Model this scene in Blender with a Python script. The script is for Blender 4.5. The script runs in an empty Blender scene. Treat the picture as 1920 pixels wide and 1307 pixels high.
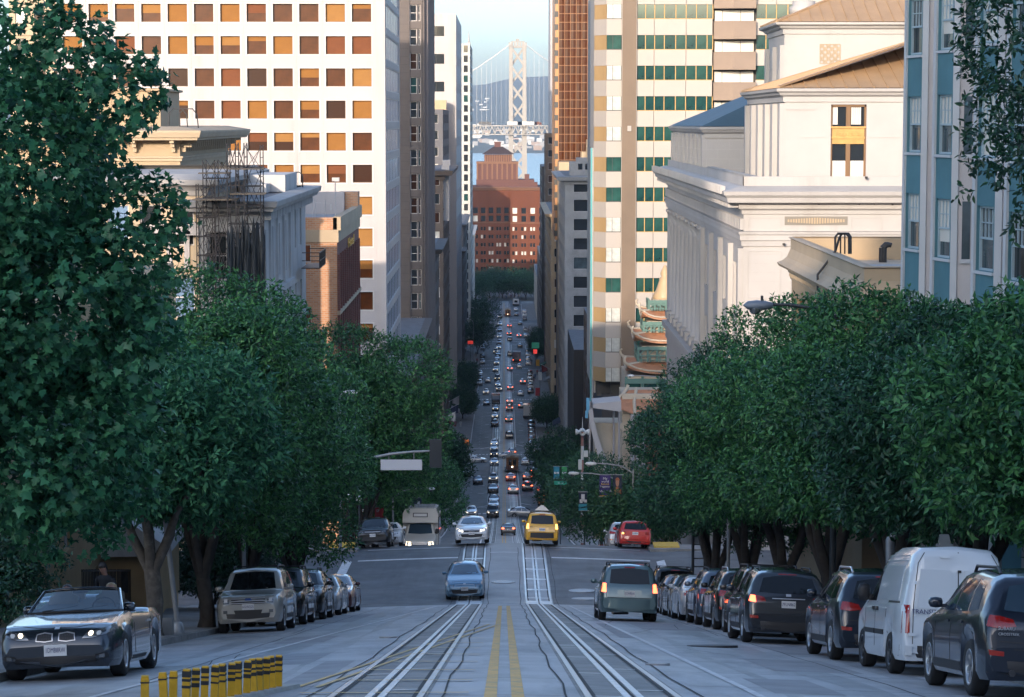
import bpy, math, random
import numpy as np
from math import sin, cos, pi, sqrt, atan2, radians, tan
from mathutils import Vector, Matrix
from mathutils.bvhtree import BVHTree
random.seed(7)
rng = np.random.default_rng(7)
SC = bpy.context.scene
COL = SC.collection
# ---------------------------------------------------------------- camera
FPX, CX, CY, HZ, VX = 4420.0, 960.0, 653.5, 228.0, 945.0
PITCH = math.atan((CY - HZ) / FPX)
YAW = math.atan((CX - VX) / FPX)
cam = bpy.data.cameras.new('camera')
cam.sensor_width = 36.0
cam.lens = FPX / 1920 * 36
cam.clip_start, cam.clip_end = 0.5, 60000
camo = bpy.data.objects.new('camera', cam)
COL.objects.link(camo)
camo.rotation_euler = (pi / 2 - PITCH, 0, -YAW)
SC.camera = camo
RM = camo.rotation_euler.to_matrix()
def P(px, py, Y):                       # photograph pixel at a distance down the street -> world point
    d = RM @ Vector(((px - CX) / FPX, (CY - py) / FPX, -1))
    return d * (Y / d.y)
def PX(px, Y, py=700): return P(px, py, Y).x
def PZ(py, Y, px=945): return P(px, py, Y).z
# ---------------------------------------------------------------- sky, sun, exposure
SUN_AZ, SUN_EL = 18.0, 12.0             # the sun stands behind the camera, to the left of the street axis
w = bpy.data.worlds.new('World'); SC.world = w; w.use_nodes = True
nt = w.node_tree
bg = nt.nodes['Background']
st = nt.nodes.new('ShaderNodeTexSky'); st.sky_type = 'NISHITA'; st.sun_disc = False
st.sun_elevation = radians(SUN_EL); st.sun_rotation = radians(180 + SUN_AZ)
st.air_density = 0.75; st.dust_density = 2.1; st.ozone_density = 2.0; st.altitude = 80
nt.links.new(st.outputs[0], bg.inputs[0]); bg.inputs[1].default_value = 0.15
sl = bpy.data.lights.new('sun', 'SUN'); sl.energy = 2.0; sl.angle = radians(0.5); sl.color = (.92, .745, .59)
so = bpy.data.objects.new('sun', sl); COL.objects.link(so)
Ld = Vector((sin(radians(SUN_AZ)) * cos(radians(SUN_EL)), cos(radians(SUN_AZ)) * cos(radians(SUN_EL)), -sin(radians(SUN_EL))))
so.rotation_euler = Ld.to_track_quat('-Z', 'Y').to_euler(); so.location = (0, 0, 80)
vs = SC.view_settings; vs.view_transform = 'Standard'; vs.look = 'None'; vs.gamma = 1; vs.exposure = 1.72; vs.use_curve_mapping = False
cy = SC.cycles; cy.max_bounces = 6; cy.diffuse_bounces = 3; cy.glossy_bounces = 3; cy.transmission_bounces = 4; cy.transparent_max_bounces = 6
cy.volume_bounces = 0; cy.use_denoising = True; cy.caustics_reflective = False; cy.caustics_refractive = False
# ---------------------------------------------------------------- materials
MATS = {}
def mat(name, col=(.5, .5, .5), rough=.6, metal=0, spec=.5, emit=None, es=0, var=0, scale=4, bump=0, bscale=40, coat=0, trans=0, alpha=1, dirt=None, dscale=.6, thresh=.5, streak=False, lane=False, brick=None, tint=None, sub=0, ior=1.5, rv=0):
    if name in MATS: return MATS[name]
    m = bpy.data.materials.new(name); m.use_nodes = True; MATS[name] = m
    n = m.node_tree.nodes; l = m.node_tree.links; b = n['Principled BSDF']
    b.inputs['Base Color'].default_value = (*col, 1); b.inputs['Roughness'].default_value = rough
    b.inputs['Metallic'].default_value = metal; b.inputs['Specular IOR Level'].default_value = spec
    b.inputs['Coat Weight'].default_value = coat; b.inputs['Coat Roughness'].default_value = .04
    b.inputs['Transmission Weight'].default_value = trans; b.inputs['Alpha'].default_value = alpha; b.inputs['IOR'].default_value = ior
    if emit: b.inputs['Emission Color'].default_value = (*emit, 1); b.inputs['Emission Strength'].default_value = es
    if not (var or bump or dirt or brick or rv): return m
    tc = n.new('ShaderNodeTexCoord'); cur = None
    mp = n.new('ShaderNodeMapping'); l.new(tc.outputs['Object'], mp.inputs[0])
    def noise(sc, det=5, vec=mp.outputs[0], ro=.6):
        x = n.new('ShaderNodeTexNoise'); x.inputs['Scale'].default_value = sc; x.inputs['Detail'].default_value = det; x.inputs['Roughness'].default_value = ro
        l.new(vec, x.inputs['Vector']); return x
    def mix(fac, a, c, mode='MIX', f=1.0):
        x = n.new('ShaderNodeMix'); x.data_type = 'RGBA'; x.blend_type = mode
        if fac is None: x.inputs[0].default_value = f
        else: l.new(fac, x.inputs[0])
        for i, q in ((6, a), (7, c)):
            if isinstance(q, tuple): x.inputs[i].default_value = (*q, 1)
            else: l.new(q, x.inputs[i])
        return x.outputs[2]
    cur = col
    bh = None
    if brick:
        # brick = (colour 2, mortar colour, width, height): only on walls too far away for single bricks
        bt = n.new('ShaderNodeTexBrick'); bt.inputs['Scale'].default_value = 1
        bt.inputs['Color1'].default_value = (*col, 1); bt.inputs['Color2'].default_value = (*brick[0], 1); bt.inputs['Mortar'].default_value = (*brick[1], 1)
        bt.inputs['Brick Width'].default_value = brick[2]; bt.inputs['Row Height'].default_value = brick[3]; bt.inputs['Mortar Size'].default_value = brick[4] if len(brick) > 4 else .012
        sx = n.new('ShaderNodeSeparateXYZ'); l.new(tc.outputs['Object'], sx.inputs[0])
        ad = n.new('ShaderNodeMath'); l.new(sx.outputs[0], ad.inputs[0]); l.new(sx.outputs[1], ad.inputs[1])
        cb = n.new('ShaderNodeCombineXYZ'); l.new(ad.outputs[0], cb.inputs[0]); l.new(sx.outputs[2], cb.inputs[1])
        l.new(cb.outputs[0], bt.inputs['Vector']); cur = bt.outputs['Color']; bh = bt.outputs['Fac']
    if var:
        nz = noise(scale)
        cr = n.new('ShaderNodeMapRange'); cr.inputs[1].default_value = .3; cr.inputs[2].default_value = .7; cr.inputs[3].default_value = 1 - var; cr.inputs[4].default_value = 1 + var
        l.new(nz.outputs[0], cr.inputs[0])
        cc = n.new('ShaderNodeCombineColor')
        for i in range(3): l.new(cr.outputs[0], cc.inputs[i])
        cur = mix(None, cur, cc.outputs[0], 'MULTIPLY')
    if dirt:
        mp2 = n.new('ShaderNodeMapping'); l.new(tc.outputs['Object'], mp2.inputs[0])
        mp2.inputs['Scale'].default_value = (1, 1, .12) if streak else (1, .05, 1) if lane else (1, 1, 1)
        nz = noise(dscale, 7, mp2.outputs[0], .7)
        cr = n.new('ShaderNodeMapRange'); cr.inputs[1].default_value = thresh; cr.inputs[2].default_value = thresh + .22
        l.new(nz.outputs[0], cr.inputs[0]); cur = mix(cr.outputs[0], cur, dirt)
    if not isinstance(cur, tuple): l.new(cur, b.inputs['Base Color'])
    if rv:
        nz = noise(scale * .7, 4)
        cr = n.new('ShaderNodeMapRange'); cr.inputs[3].default_value = max(0, rough - rv); cr.inputs[4].default_value = min(1, rough + rv); cr.inputs[1].default_value = .3; cr.inputs[2].default_value = .7
        l.new(nz.outputs[0], cr.inputs[0]); l.new(cr.outputs[0], b.inputs['Roughness'])
    if bump:
        nz = noise(bscale, 4); bp = n.new('ShaderNodeBump'); bp.inputs['Strength'].default_value = bump; bp.inputs['Distance'].default_value = .02
        l.new(nz.outputs[0], bp.inputs['Height']); l.new(bp.outputs[0], b.inputs['Normal'])
    return m
def leafmat(name, c1, c2, rough=.4, spec=.5, trans=.25):
    # leaf colour varies from leaf to leaf (random per island) over real leaf faces
    if name in MATS: return MATS[name]
    m = bpy.data.materials.new(name); m.use_nodes = True; MATS[name] = m
    n = m.node_tree.nodes; l = m.node_tree.links; b = n['Principled BSDF']
    g = n.new('ShaderNodeNewGeometry'); x = n.new('ShaderNodeMix'); x.data_type = 'RGBA'
    x.inputs[6].default_value = (*c1, 1); x.inputs[7].default_value = (*c2, 1)
    pw = n.new('ShaderNodeMath'); pw.operation = 'POWER'; pw.inputs[1].default_value = 1.25
    l.new(g.outputs['Random Per Island'], pw.inputs[0]); l.new(pw.outputs[0], x.inputs[0])
    l.new(x.outputs[2], b.inputs['Base Color']); b.inputs['Roughness'].default_value = rough; b.inputs['Specular IOR Level'].default_value = spec
    t = n.new('ShaderNodeBsdfTranslucent'); l.new(x.outputs[2], t.inputs[0]); ms = n.new('ShaderNodeMixShader'); ms.inputs[0].default_value = trans
    l.new(b.outputs[0], ms.inputs[1]); l.new(t.outputs[0], ms.inputs[2]); l.new(ms.outputs[0], n['Material Output'].inputs[0])
    return m
# ---------------------------------------------------------------- mesh builder
class MB:
    def __init__(s): s.v = []; s.f = []; s.m = []; s.s = []
    def add(s, vs, fs, mi=0, sm=False):
        k = len(s.v); s.v.extend([tuple(p) for p in vs])
        for f in fs: s.f.append(tuple(i + k for i in f)); s.m.append(mi); s.s.append(sm)
        return s
    def quad(s, a, b, c, d, mi=0): return s.add((a, b, c, d), ((0, 1, 2, 3),), mi)
    def box(s, x0, y0, z0, x1, y1, z1, mi=0, M=None):
        if x0 > x1: x0, x1 = x1, x0
        if y0 > y1: y0, y1 = y1, y0
        if z0 > z1: z0, z1 = z1, z0
        v = [(x, y, z) for z in (z0, z1) for x, y in ((x0, y0), (x1, y0), (x1, y1), (x0, y1))]
        if M: v = [M @ Vector(p) for p in v]
        return s.add(v, ((3, 2, 1, 0), (4, 5, 6, 7), (0, 1, 5, 4), (1, 2, 6, 5), (2, 3, 7, 6), (3, 0, 4, 7)), mi)
    def beam(s, a, b, w, h=None, mi=0, up=(0, 0, 1)):
        a = Vector(a); b = Vector(b); h = h or w; d = (b - a).normalized(); u = Vector(up)
        if abs(d.dot(u)) > .97: u = Vector((0, 1, 0))
        x = d.cross(u).normalized() * w / 2; y = x.cross(d).normalized() * h / 2
        v = [p + q for p in (a, b) for q in (-x - y, x - y, x + y, -x + y)]
        return s.add(v, ((3, 2, 1, 0), (4, 5, 6, 7), (0, 1, 5, 4), (1, 2, 6, 5), (2, 3, 7, 6), (3, 0, 4, 7)), mi)
    def tube(s, pts, r, n=8, mi=0, cap=True, sm=True):
        pts = [Vector(p) for p in pts]; R = r if isinstance(r, (list, tuple)) else [r] * len(pts); vs = []; fs = []
        prev = None
        for i, p in enumerate(pts):
            d = (pts[min(i + 1, len(pts) - 1)] - pts[max(i - 1, 0)]).normalized()
            if prev is None: u = Vector((0, 0, 1)) if abs(d.z) < .9 else Vector((1, 0, 0)); prev = d.cross(u).normalized()
            x = (prev - d * prev.dot(d)).normalized(); y = d.cross(x); prev = x
            vs += [p + (x * cos(2 * pi * k / n) + y * sin(2 * pi * k / n)) * R[i] for k in range(n)]
        for i in range(len(pts) - 1):
            for k in range(n): fs.append((i * n + k, i * n + (k + 1) % n, (i + 1) * n + (k + 1) % n, (i + 1) * n + k))
        s.add(vs, fs, mi, sm)
        if cap:
            s.add(vs[:n], (tuple(range(n))[::-1],), mi); s.add(vs[-n:], (tuple(range(n)),), mi)
        return s
    def lathe(s, prof, n=16, M=None, mi=0, sm=True):
        vs = [(r * cos(2 * pi * k / n), r * sin(2 * pi * k / n), z) for r, z in prof for k in range(n)]
        if M: vs = [M @ Vector(p) for p in vs]
        return s.add(vs, [(i * n + k, i * n + (k + 1) % n, (i + 1) * n + (k + 1) % n, (i + 1) * n + k) for i in range(len(prof) - 1) for k in range(n)], mi, sm)
    def prism(s, poly, a, b, M=None, mi=0):         # poly in xy, extruded from z=a to z=b
        n = len(poly); vs = [(x, y, a) for x, y in poly] + [(x, y, b) for x, y in poly]
        if M: vs = [M @ Vector(p) for p in vs]
        return s.add(vs, [tuple(range(n))[::-1], tuple(range(n, 2 * n))] + [(i, (i + 1) % n, n + (i + 1) % n, n + i) for i in range(n)], mi)
    def grid(s, rows, mi=0, sm=True, close=False):
        n = len(rows[0]); vs = [p for r in rows for p in r]
        fs = [(i * n + k, i * n + (k + 1) % n, (i + 1) * n + (k + 1) % n, (i + 1) * n + k) for i in range(len(rows) - 1) for k in range(n if close else n - 1)]
        return s.add(vs, fs, mi, sm)
    def data(s, name, mats):
        me = bpy.data.meshes.new(name); me.from_pydata(s.v, [], s.f)
        for q in (mats if isinstance(mats, (list, tuple)) else [mats]): me.materials.append(q)
        me.polygons.foreach_set('material_index', s.m); me.polygons.foreach_set('use_smooth', s.s); me.update(); return me
    def build(s, name, mats, parent=None, world=True):
        return link(name, s.data(name, mats), parent, world)
def wloc(o):
    v = Vector((0, 0, 0))
    while o is not None: v = v + o.location; o = o.parent
    return v
def link(name, me, parent=None, world=False, loc=None, rz=0):
    # world=True: the mesh is written in world coordinates and its (unrotated) parent stands somewhere else
    o = bpy.data.objects.new(name, me); COL.objects.link(o)
    if parent is not None:
        o.parent = parent
        if world: o.location = -wloc(parent)
    if loc is not None: o.location = loc
    if rz: o.rotation_euler = (0, 0, rz)
    return o
def props(o, label=None, cat=None, group=None, kind=None):
    for k, q in (('label', label), ('category', cat), ('group', group), ('kind', kind)):
        if q: o[k] = q
    return o
def thing(name, label, cat, loc=(0, 0, 0), rz=0, group=None):
    o = bpy.data.objects.new(name, None); COL.objects.link(o); o.location = loc; o.rotation_euler = (0, 0, rz); o.empty_display_size = .2
    return props(o, label, cat, group)
def struct(name, mb, m):
    return props(mb.build(name, m), kind='structure')
KIDS = {}
def kids(o): return [c for c in bpy.data.objects if c.parent == o] if o.name not in KIDS else KIDS[o.name]
def dup(root, loc, rz=None, label=None, group=None, swap=None):
    # copy of a thing with copies of its parts and sub-parts; swap: {material: other material} by object slots
    def cp(o, par):
        c = o.copy(); COL.objects.link(c); c.parent = par
        if swap and o.data is not None:
            for sl_ in c.material_slots:
                if sl_.material in swap: q = swap[sl_.material]; sl_.link = 'OBJECT'; sl_.material = q
        for ch in KIDS.get(o.name) or kids(o): cp(ch, c)
        return c
    r = cp(root, None); r.location = loc
    if rz is not None: r.rotation_euler = (0, 0, rz)
    if label: r['label'] = label
    if group: r['group'] = group
    return r
def remember(root):
    # the children of a prototype, found once so that copying stays quick
    def rec(o):
        KIDS[o.name] = [c for c in bpy.data.objects if c.parent == o]
        for c in KIDS[o.name]: rec(c)
    rec(root); return root
def text(s, size, m, parent, loc, rot=(pi / 2, 0, 0), name='lettering', ext=.004, align='CENTER', fit=0):
    cu = bpy.data.curves.new(name, 'FONT'); cu.body = s; cu.size = size; cu.extrude = ext; cu.align_x = align; cu.align_y = 'CENTER'
    cu.materials.append(m); cu.resolution_u = 3
    tmp = bpy.data.objects.new(name, cu); me = bpy.data.meshes.new_from_object(tmp); me.name = name
    if not me.materials: me.materials.append(m)
    bpy.data.objects.remove(tmp)
    if fit:
        xs_ = [v.co.x for v in me.vertices]; k = min(1, fit / max(.001, max(xs_) - min(xs_)))
        for v in me.vertices: v.co.x *= k
    o = link(name, me, parent); o.location = loc; o.rotation_euler = rot; return o
# ---------------------------------------------------------------- the street's profile
PROF = [(-400, 46), (-160, 30), (-70, 11.9), (0, -1.5), (100, -20.65), (104, -21.15), (112, -21.6), (121, -22.1), (126, -22.7), (134, -24.5), (200, -37.4), (290, -51), (330, -56.3), (345, -57.6), (480, -69.6), (500, -70.7),
        (625, -75.3), (645, -75.9), (745, -78.1), (850, -79.4), (940, -80), (1060, -80.6), (1200, -81), (1500, -81.5)]
def gz(Y):
    if Y <= PROF[0][0]: return PROF[0][1]
    for (a, za), (b, zb) in zip(PROF, PROF[1:]):
        if Y <= b: return za + (zb - za) * (Y - a) / (b - a)
    return PROF[-1][1]
def gy(py, px=945):                       # distance at which the street surface shows at a photograph row
    best = None
    for k in range(200, 12000):
        Y = k * .1
        if PZ(py, Y, px) <= gz(Y): return Y
    return 1100
# ================================================================ the setting
M_conc = mat('street_concrete', (.385, .39, .40), .55, var=.16, scale=.55, bump=.12, bscale=9, dirt=(.25, .255, .265), dscale=1.1, thresh=.47, lane=True, rv=.12)
M_asph = mat('street_asphalt', (.098, .103, .110), .6, var=.2, scale=.8, bump=.2, bscale=25, dirt=(.068, .071, .076), dscale=.9, thresh=.48, lane=True, rv=.1)
M_track = mat('track_bed', (.15, .15, .15), .55, var=.2, scale=1.2, bump=.2, bscale=14, rv=.12)
M_walk = mat('sidewalk_concrete', (.26, .25, .24), .75, var=.14, scale=1.1, bump=.1, bscale=20, dirt=(.17, .165, .16), dscale=.7, thresh=.5)
M_kerb = mat('kerb_stone', (.24, .235, .225), .75, var=.2, scale=2, dirt=(.12, .12, .12), dscale=1.5, thresh=.5)
M_steel = mat('rail_steel', (.50, .50, .51), .34, metal=.8, var=.06, scale=.4, rv=.03)
M_slot = mat('slot_steel', (.62, .62, .62), .4, metal=.55, var=.12, scale=2, rv=.12)
M_wpaint = mat('road_paint_white', (.62, .62, .62), .6, var=.12, scale=3, dirt=(.3, .3, .3), dscale=4, thresh=.5)
M_ypaint = mat('road_paint_yellow', (.70, .40, .09), .6, var=.14, scale=3, dirt=(.3, .24, .14), dscale=3.5, thresh=.49)
M_dark = mat('dark_joint', (.03, .03, .032), .8)
M_ground = mat('ground_soil', (.12, .11, .10), .9, var=.15, scale=.05)
ROADW, WALKW = 7.7, 13.0
def crown(x): return -.02 * abs(x) - .0016 * x * x * (1 if abs(x) < 8 else 0)
CROSS = [(100, 122), (330, 345), (480, 500), (625, 645), (745, 760), (850, 864), (940, 956), (1060, 1400)]
def ys(a, b):
    out = [a]
    step = 3 if b < 150 else 10
    y = a
    while y < b - 1e-6:
        nxt = min([b, y + (2.5 if y < 150 else 9)] + [k for k, _z in PROF if k > y + 1e-6]); out.append(nxt); y = nxt
    return out
def strip(mb, x0, x1, a, b, dz, mi=0, cross=True):
    # a sheet lying on the street between x0 and x1 (numbers or functions of Y)
    f0 = x0 if callable(x0) else (lambda y: x0); f1 = x1 if callable(x1) else (lambda y: x1)
    xm = [] if callable(x0) or callable(x1) else [q for q in XS if x0 + .01 < q < x1 - .01]
    rows = [[(q, y, gz(y) + dz + (crown(q) if cross else 0)) for q in [f0(y)] + xm + [f1(y)]] for y in ys(a, b)]
    mb.grid(rows, mi, False)
# ground: one sheet under everything, out to the bay
mb = MB(); Y_ = ys(-400, 1500)
Y_ = [y for i, y in enumerate(Y_) if i % 3 == 0 or y in [p[0] for p in PROF]]
xs = [-2500, -800, -300, -60, 60, 300, 800, 2500]
mb.grid([[(x, y, gz(y) - .45) for x in xs] for y in Y_] + [[(x, 1560, -90) for x in xs]], 0, False)
struct('ground', mb, M_ground)
# carriageway: concrete lanes and asphalt lanes; concrete centre and track beds
XS = [-7.7, -5.5, -3.3, -1.7, 0, 1.7, 3.3, 5.5, 7.7]
mb = MB(); mb.grid([[(x, y, gz(y) + crown(x)) for x in XS] for y in ys(-60, 100)], 0, False); struct('road', mb, M_conc)
mb = MB(); mb.grid([[(x, y, gz(y) + crown(x)) for x in XS] for y in ys(122, 1400)], 0, False); struct('road', mb, M_asph)
mb = MB(); mb.grid([[(x, y, gz(y) + crown(x if abs(x) < 8 else 8)) for x in [-90, -30, -11] + XS + [11, 30, 90]] for y in ys(100, 122)], 0, False); struct('road', mb, M_asph)
for a, b in CROSS[1:-1]:
    for s in (-1, 1):
        mb = MB(); mb.grid([[(s * x, y, gz(y) + crown(7.7)) for x in ((7.7, 40, 160) if s > 0 else (160, 40, 7.7))] for y in ys(a, b)], 0, False); struct('road', mb, M_asph)
mb = MB(); strip(mb, -.95, .95, 100, 1060, .005); struct('road_centre_strip', mb, mat('street_concrete_old', (.30, .30, .30), .55, var=.15, scale=.5, rv=.1))
M_trim = mat('track_concrete', (.36, .36, .36), .55, var=.12, scale=.8, rv=.1)
# cable car tracks: two beds, each with two rails and the slot between
TRK = (-1.515, 1.515)
for k, c in enumerate(TRK):
    mb = MB(); strip(mb, c - .62, c + .62, -40, 100, .004); struct('track_bed', mb, M_track)
    mb = MB(); strip(mb, c - .62, c + .62, 100, 1060, .009); struct('track_bed', mb, M_trim if k else M_track)
    for dx, wd, m, nm in ((-.535, .075, M_steel, 'cable_car_rail'), (.535, .075, M_steel, 'cable_car_rail'), (-.075, .085, M_slot, 'cable_slot_rail'), (.075, .085, M_slot, 'cable_slot_rail')):
        mb = MB()
        for y0, y1 in zip(ys(-40, 1060), ys(-40, 1060)[1:]):
            x0, x1 = c + dx - wd / 2, c + dx + wd / 2; z0, z1 = gz(y0) + crown(c + dx) + .021, gz(y1) + crown(c + dx) + .021
            mb.quad((x0, y0, z0), (x1, y0, z0), (x1, y1, z1), (x0, y1, z1))
            mb.quad((x0, y0, z0 - .05), (x0, y0, z0), (x0, y1, z1), (x0, y1, z1 - .05)); mb.quad((x1, y0, z0), (x1, y0, z0 - .05), (x1, y1, z1 - .05), (x1, y1, z1))
        struct(nm, mb, m)
    # flangeways beside the rails, the slot and the wandering tar joints at the edges of the bed
    mb = MB()
    for dx, wd in ((-.46, .05), (.46, .05), (0, .03)): strip(mb, c + dx - wd / 2, c + dx + wd / 2, -40, 1060, .013)
    for s in (-1, 1):
        wob = lambda y, s=s, c=c: c + s * .80 + .03 * sin(y * .7 + s) + .025 * sin(y * .23 + c)
        strip(mb, lambda y: wob(y) - .012, lambda y: wob(y) + .014, -40, 122, .0125)
    struct('track_joint', mb, M_dark)
    # cross joints and steel plates of the track
    mb = MB()
    for y in [27 + 6.1 * i for i in range(12)]:
        strip(mb, c - .45, c - .13, y, y + .10, .016); strip(mb, c + .13, c + .45, y + 1.6, y + 1.7, .016)
    for y in (103, 106, 109.5, 113, 117): strip(mb, c - .46, c + .46, y, y + .35, .016)
    for y in [130 + 14 * i for i in range(60)]: strip(mb, c - .46, c + .46, y, y + .3, .016)
    strip(mb, c - .5, c - .12, 98.3, 101.5, .016); strip(mb, c + .12, c + .5, 98.3, 101.5, .016)
    struct('track_plate', mb, M_slot)
# joints in the concrete lanes
mb = MB()
for y in [26 + 4.3 * i for i in range(17)]:
    for a, b in ((-7.6, -2.4), (2.4, 7.6)): strip(mb, a, b, y, y + .035, .003)
    strip(mb, -.7, .7, y + 1.2, y + 1.23, .003)
for x in (-5.2, 5.35): strip(mb, lambda y: x + .03 * sin(y), lambda y: x + .025 + .03 * sin(y), -40, 100, .003)
for q in range(16):                                                  # cracks that wander
    x, y = random.choice((-1, 1)) * random.uniform(2.6, 7.2), random.uniform(26, 92); L = random.uniform(2, 8); ph = random.random() * 6; sl_ = random.uniform(-.25, .25)
    strip(mb, lambda t: x + sl_ * (t - y) + .12 * sin(t * 2.1 + ph), lambda t: x + .02 + sl_ * (t - y) + .12 * sin(t * 2.1 + ph), y, y + L, .0032)
struct('road_joint', mb, M_dark)
# patches and tyre-dark bands on the road
mb = MB()
for x0, x1, a, b in ((-3.0, -2.5, 27, 39), (2.6, 3.0, 52, 66), (5.4, 7.0, 44, 49), (-7.2, -5.6, 57, 63), (3.4, 4.3, 29, 33), (-5.0, -3.9, 50, 55), (3.6, 5.2, 60, 68), (-6.6, -4.6, 70, 83), (4.2, 5.6, 36, 41), (-4.7, -3.2, 38, 43)): strip(mb, x0, x1, a, b, .0026)
struct('road_patch', mb, mat('street_patch', (.27, .27, .28), .7, var=.2, scale=1.3, bump=.1, bscale=20))
mb = MB()
for x, w_ in ((4.75, .5), (6.1, .35), (-4.3, .5), (-5.9, .35), (3.6, .22), (-3.3, .22)): strip(mb, lambda y: x - w_ / 2 + .1 * sin(y * .31 + x), lambda y: x + w_ / 2 + .08 * sin(y * .43), -20, 99, .0012)
M_oil = mat('road_oil_band', (.30, .305, .315), .5, var=.2, scale=1.5, dirt=(.20, .205, .21), dscale=1.2, thresh=.47, lane=True); struct('road_wear', mb, M_oil)
# ---- painted lines
mb = MB()
for x in (-.16, .16): strip(mb, x - .075, x + .075, 20, 93, .008)
for x in (-.16, .16): strip(mb, x - .06, x + .06, 130, 1050, .012)
XL = lambda y: max(-5.6, min(-2.78, -5.35 + (y - 26) * .0365))
lt = lambda y: -2.75 + (y - 29.8) * .0717                       # taper from the posts to the centre line
struct('road_markings_yellow', mb, M_ypaint)
mb = MB()
M_yworn = mat('road_paint_worn', (.62, .40, .12), .6, var=.15, scale=3, dirt=(.34, .31, .25), dscale=3, thresh=.46)
for o in (0, .28): strip(mb, lambda y: lt(y) + o, lambda y: lt(y) + o + .08, 29.9, 62, .0135)
for i in range(9):
    y = 24.5 + i * 3.1; xa = max(-2.6, lt(y) + .4); mb.quad(*[(x, yy, gz(yy) + crown(x) + .0225) for x, yy in ((xa, y + .9), (xa, y + .76), (-.42, y - .12), (-.42, y + .02))])
struct('road_markings_worn', mb, M_yworn)
mb = MB()
strip(mb, lambda y: XL(y) - .055, lambda y: XL(y) + .055, 20, 96, .008)
XR = lambda y: 3.12 - max(0, y - 30) * .006
strip(mb, lambda y: XR(y) - .055, lambda y: XR(y) + .055, 20, 96.5, .008)
strip(mb, 2.55, 7.4, 98.2, 98.5, .008); strip(mb, -.8, .8, 97.6, 97.9, .012); strip(mb, -.75, .75, 89.5, 89.65, .012)
strip(mb, -7.4, -2.3, 117.6, 118.0, .008); strip(mb, 2.4, 7.4, 117.6, 118.0, .008)
strip(mb, -7.2, -2.3, 122.9, 123.2, .008); strip(mb, 2.4, 7.2, 122.9, 123.2, .008); strip(mb, -.7, .7, 119.4, 119.6, .014)
mb.quad(*[(x, y, gz(y) + crown(x) + .008) for x, y in ((-8.0, 101), (-7.55, 101), (-7.7, 117.6), (-8.1, 117.6))])
mb.quad(*[(x, y, gz(y) + crown(x) + .008) for x, y in ((7.45, 104), (7.9, 104), (8.1, 117.6), (7.7, 117.6))])
for a, b in ((132, 318), (352, 470), (508, 615), (655, 735), (770, 842), (872, 932), (964, 1050)):
    for x in (-2.55, 2.55): strip(mb, x - .1, x + .1, a + 6, b - 4, .012)
    for x in (-5.5, 5.5):                                           # ticks between the parking bays
        y = a + 6
        while y < b - 6: strip(mb, x - .12, x + .12, y, y + .35, .012); y += 6.5
    for x in (-7.55, 7.55): strip(mb, x - .1, x + .1, a + 4, b - 4, .012)
    strip(mb, -7.3, -2.5, a + 4, a + 4.5, .012); strip(mb, 2.5, 7.3, b - 2.5, b - 2, .012)
    mb.quad(*[(x, y, gz(y) + .0) for x, y in ((-2.6, a + 7), (-2.6, a + 6.3), (-5.2, a + 1.2), (-5.2, a + 1.9))]); mb.quad(*[(x, y, gz(y) + .0) for x, y in ((2.6, a + 12), (2.6, a + 11.2), (4.2, a + 7.2), (4.2, a + 8))])
for a, b in CROSS[1:-1]:
    for y in (a + 1.2, b - 2):
        for i in range(7):
            for s in (-1, 1): x = s * (2.9 + i * .75); strip(mb, x - .22, x + .22, y, y + 1.6, .012)
for q in range(24):                                                 # reflectors and worn dashes on the lower blocks
    x, y = random.choice((-3.9, -4.1, 4.0)), random.uniform(350, 900); strip(mb, x - .5, x + .5, y, y + .5, .0125)
struct('road_markings_white', mb, M_wpaint)
# manhole covers
M_cov = mat('manhole_iron', (.33, .33, .34), .45, metal=.3, var=.2, scale=8)
M_cov2 = mat('manhole_iron_dark', (.05, .05, .055), .55, metal=.3, var=.2, scale=8)
def manhole(x, Y, r, m, lab):
    z = gz(Y) + crown(x) + .012; sl_ = (gz(Y + 1) - gz(Y - 1)) / 2
    M = Matrix.Translation((x, Y, z)) @ Matrix.Rotation(math.atan(sl_), 4, 'X')
    o = MB().lathe([(0, .016), (r * .82, .016), (r * .83, .008), (r * .87, .008), (r * .88, .018), (r, .018), (r, -.03)], 24, M, 0, False).build('manhole_cover', m)
    props(o, lab, 'manhole cover')
manhole(3.62, 103.5, .62, M_cov, 'pale round manhole cover on the crossing, nearer the posts of two behind the teal car')
manhole(3.55, 106.2, .6, M_cov, 'pale round manhole cover on the crossing, farther of two left of the teal car')
manhole(-.05, 108.5, .55, M_cov, 'pale manhole cover between the cable car tracks on the crossing')
manhole(4.25, 47.3, .52, M_cov2, 'dark manhole cover in the right lane beside the parked crossover')
for i, (x, y, lab) in enumerate(((2.45, 37, 'small grey utility cover between the right track and the white line'), (-2.6, 52, 'small grey utility cover left of the left track'), (5.6, 63, 'small grey utility cover behind the teal car in the right lane'))): manhole(x, y, .2, M_cov, lab)
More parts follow.
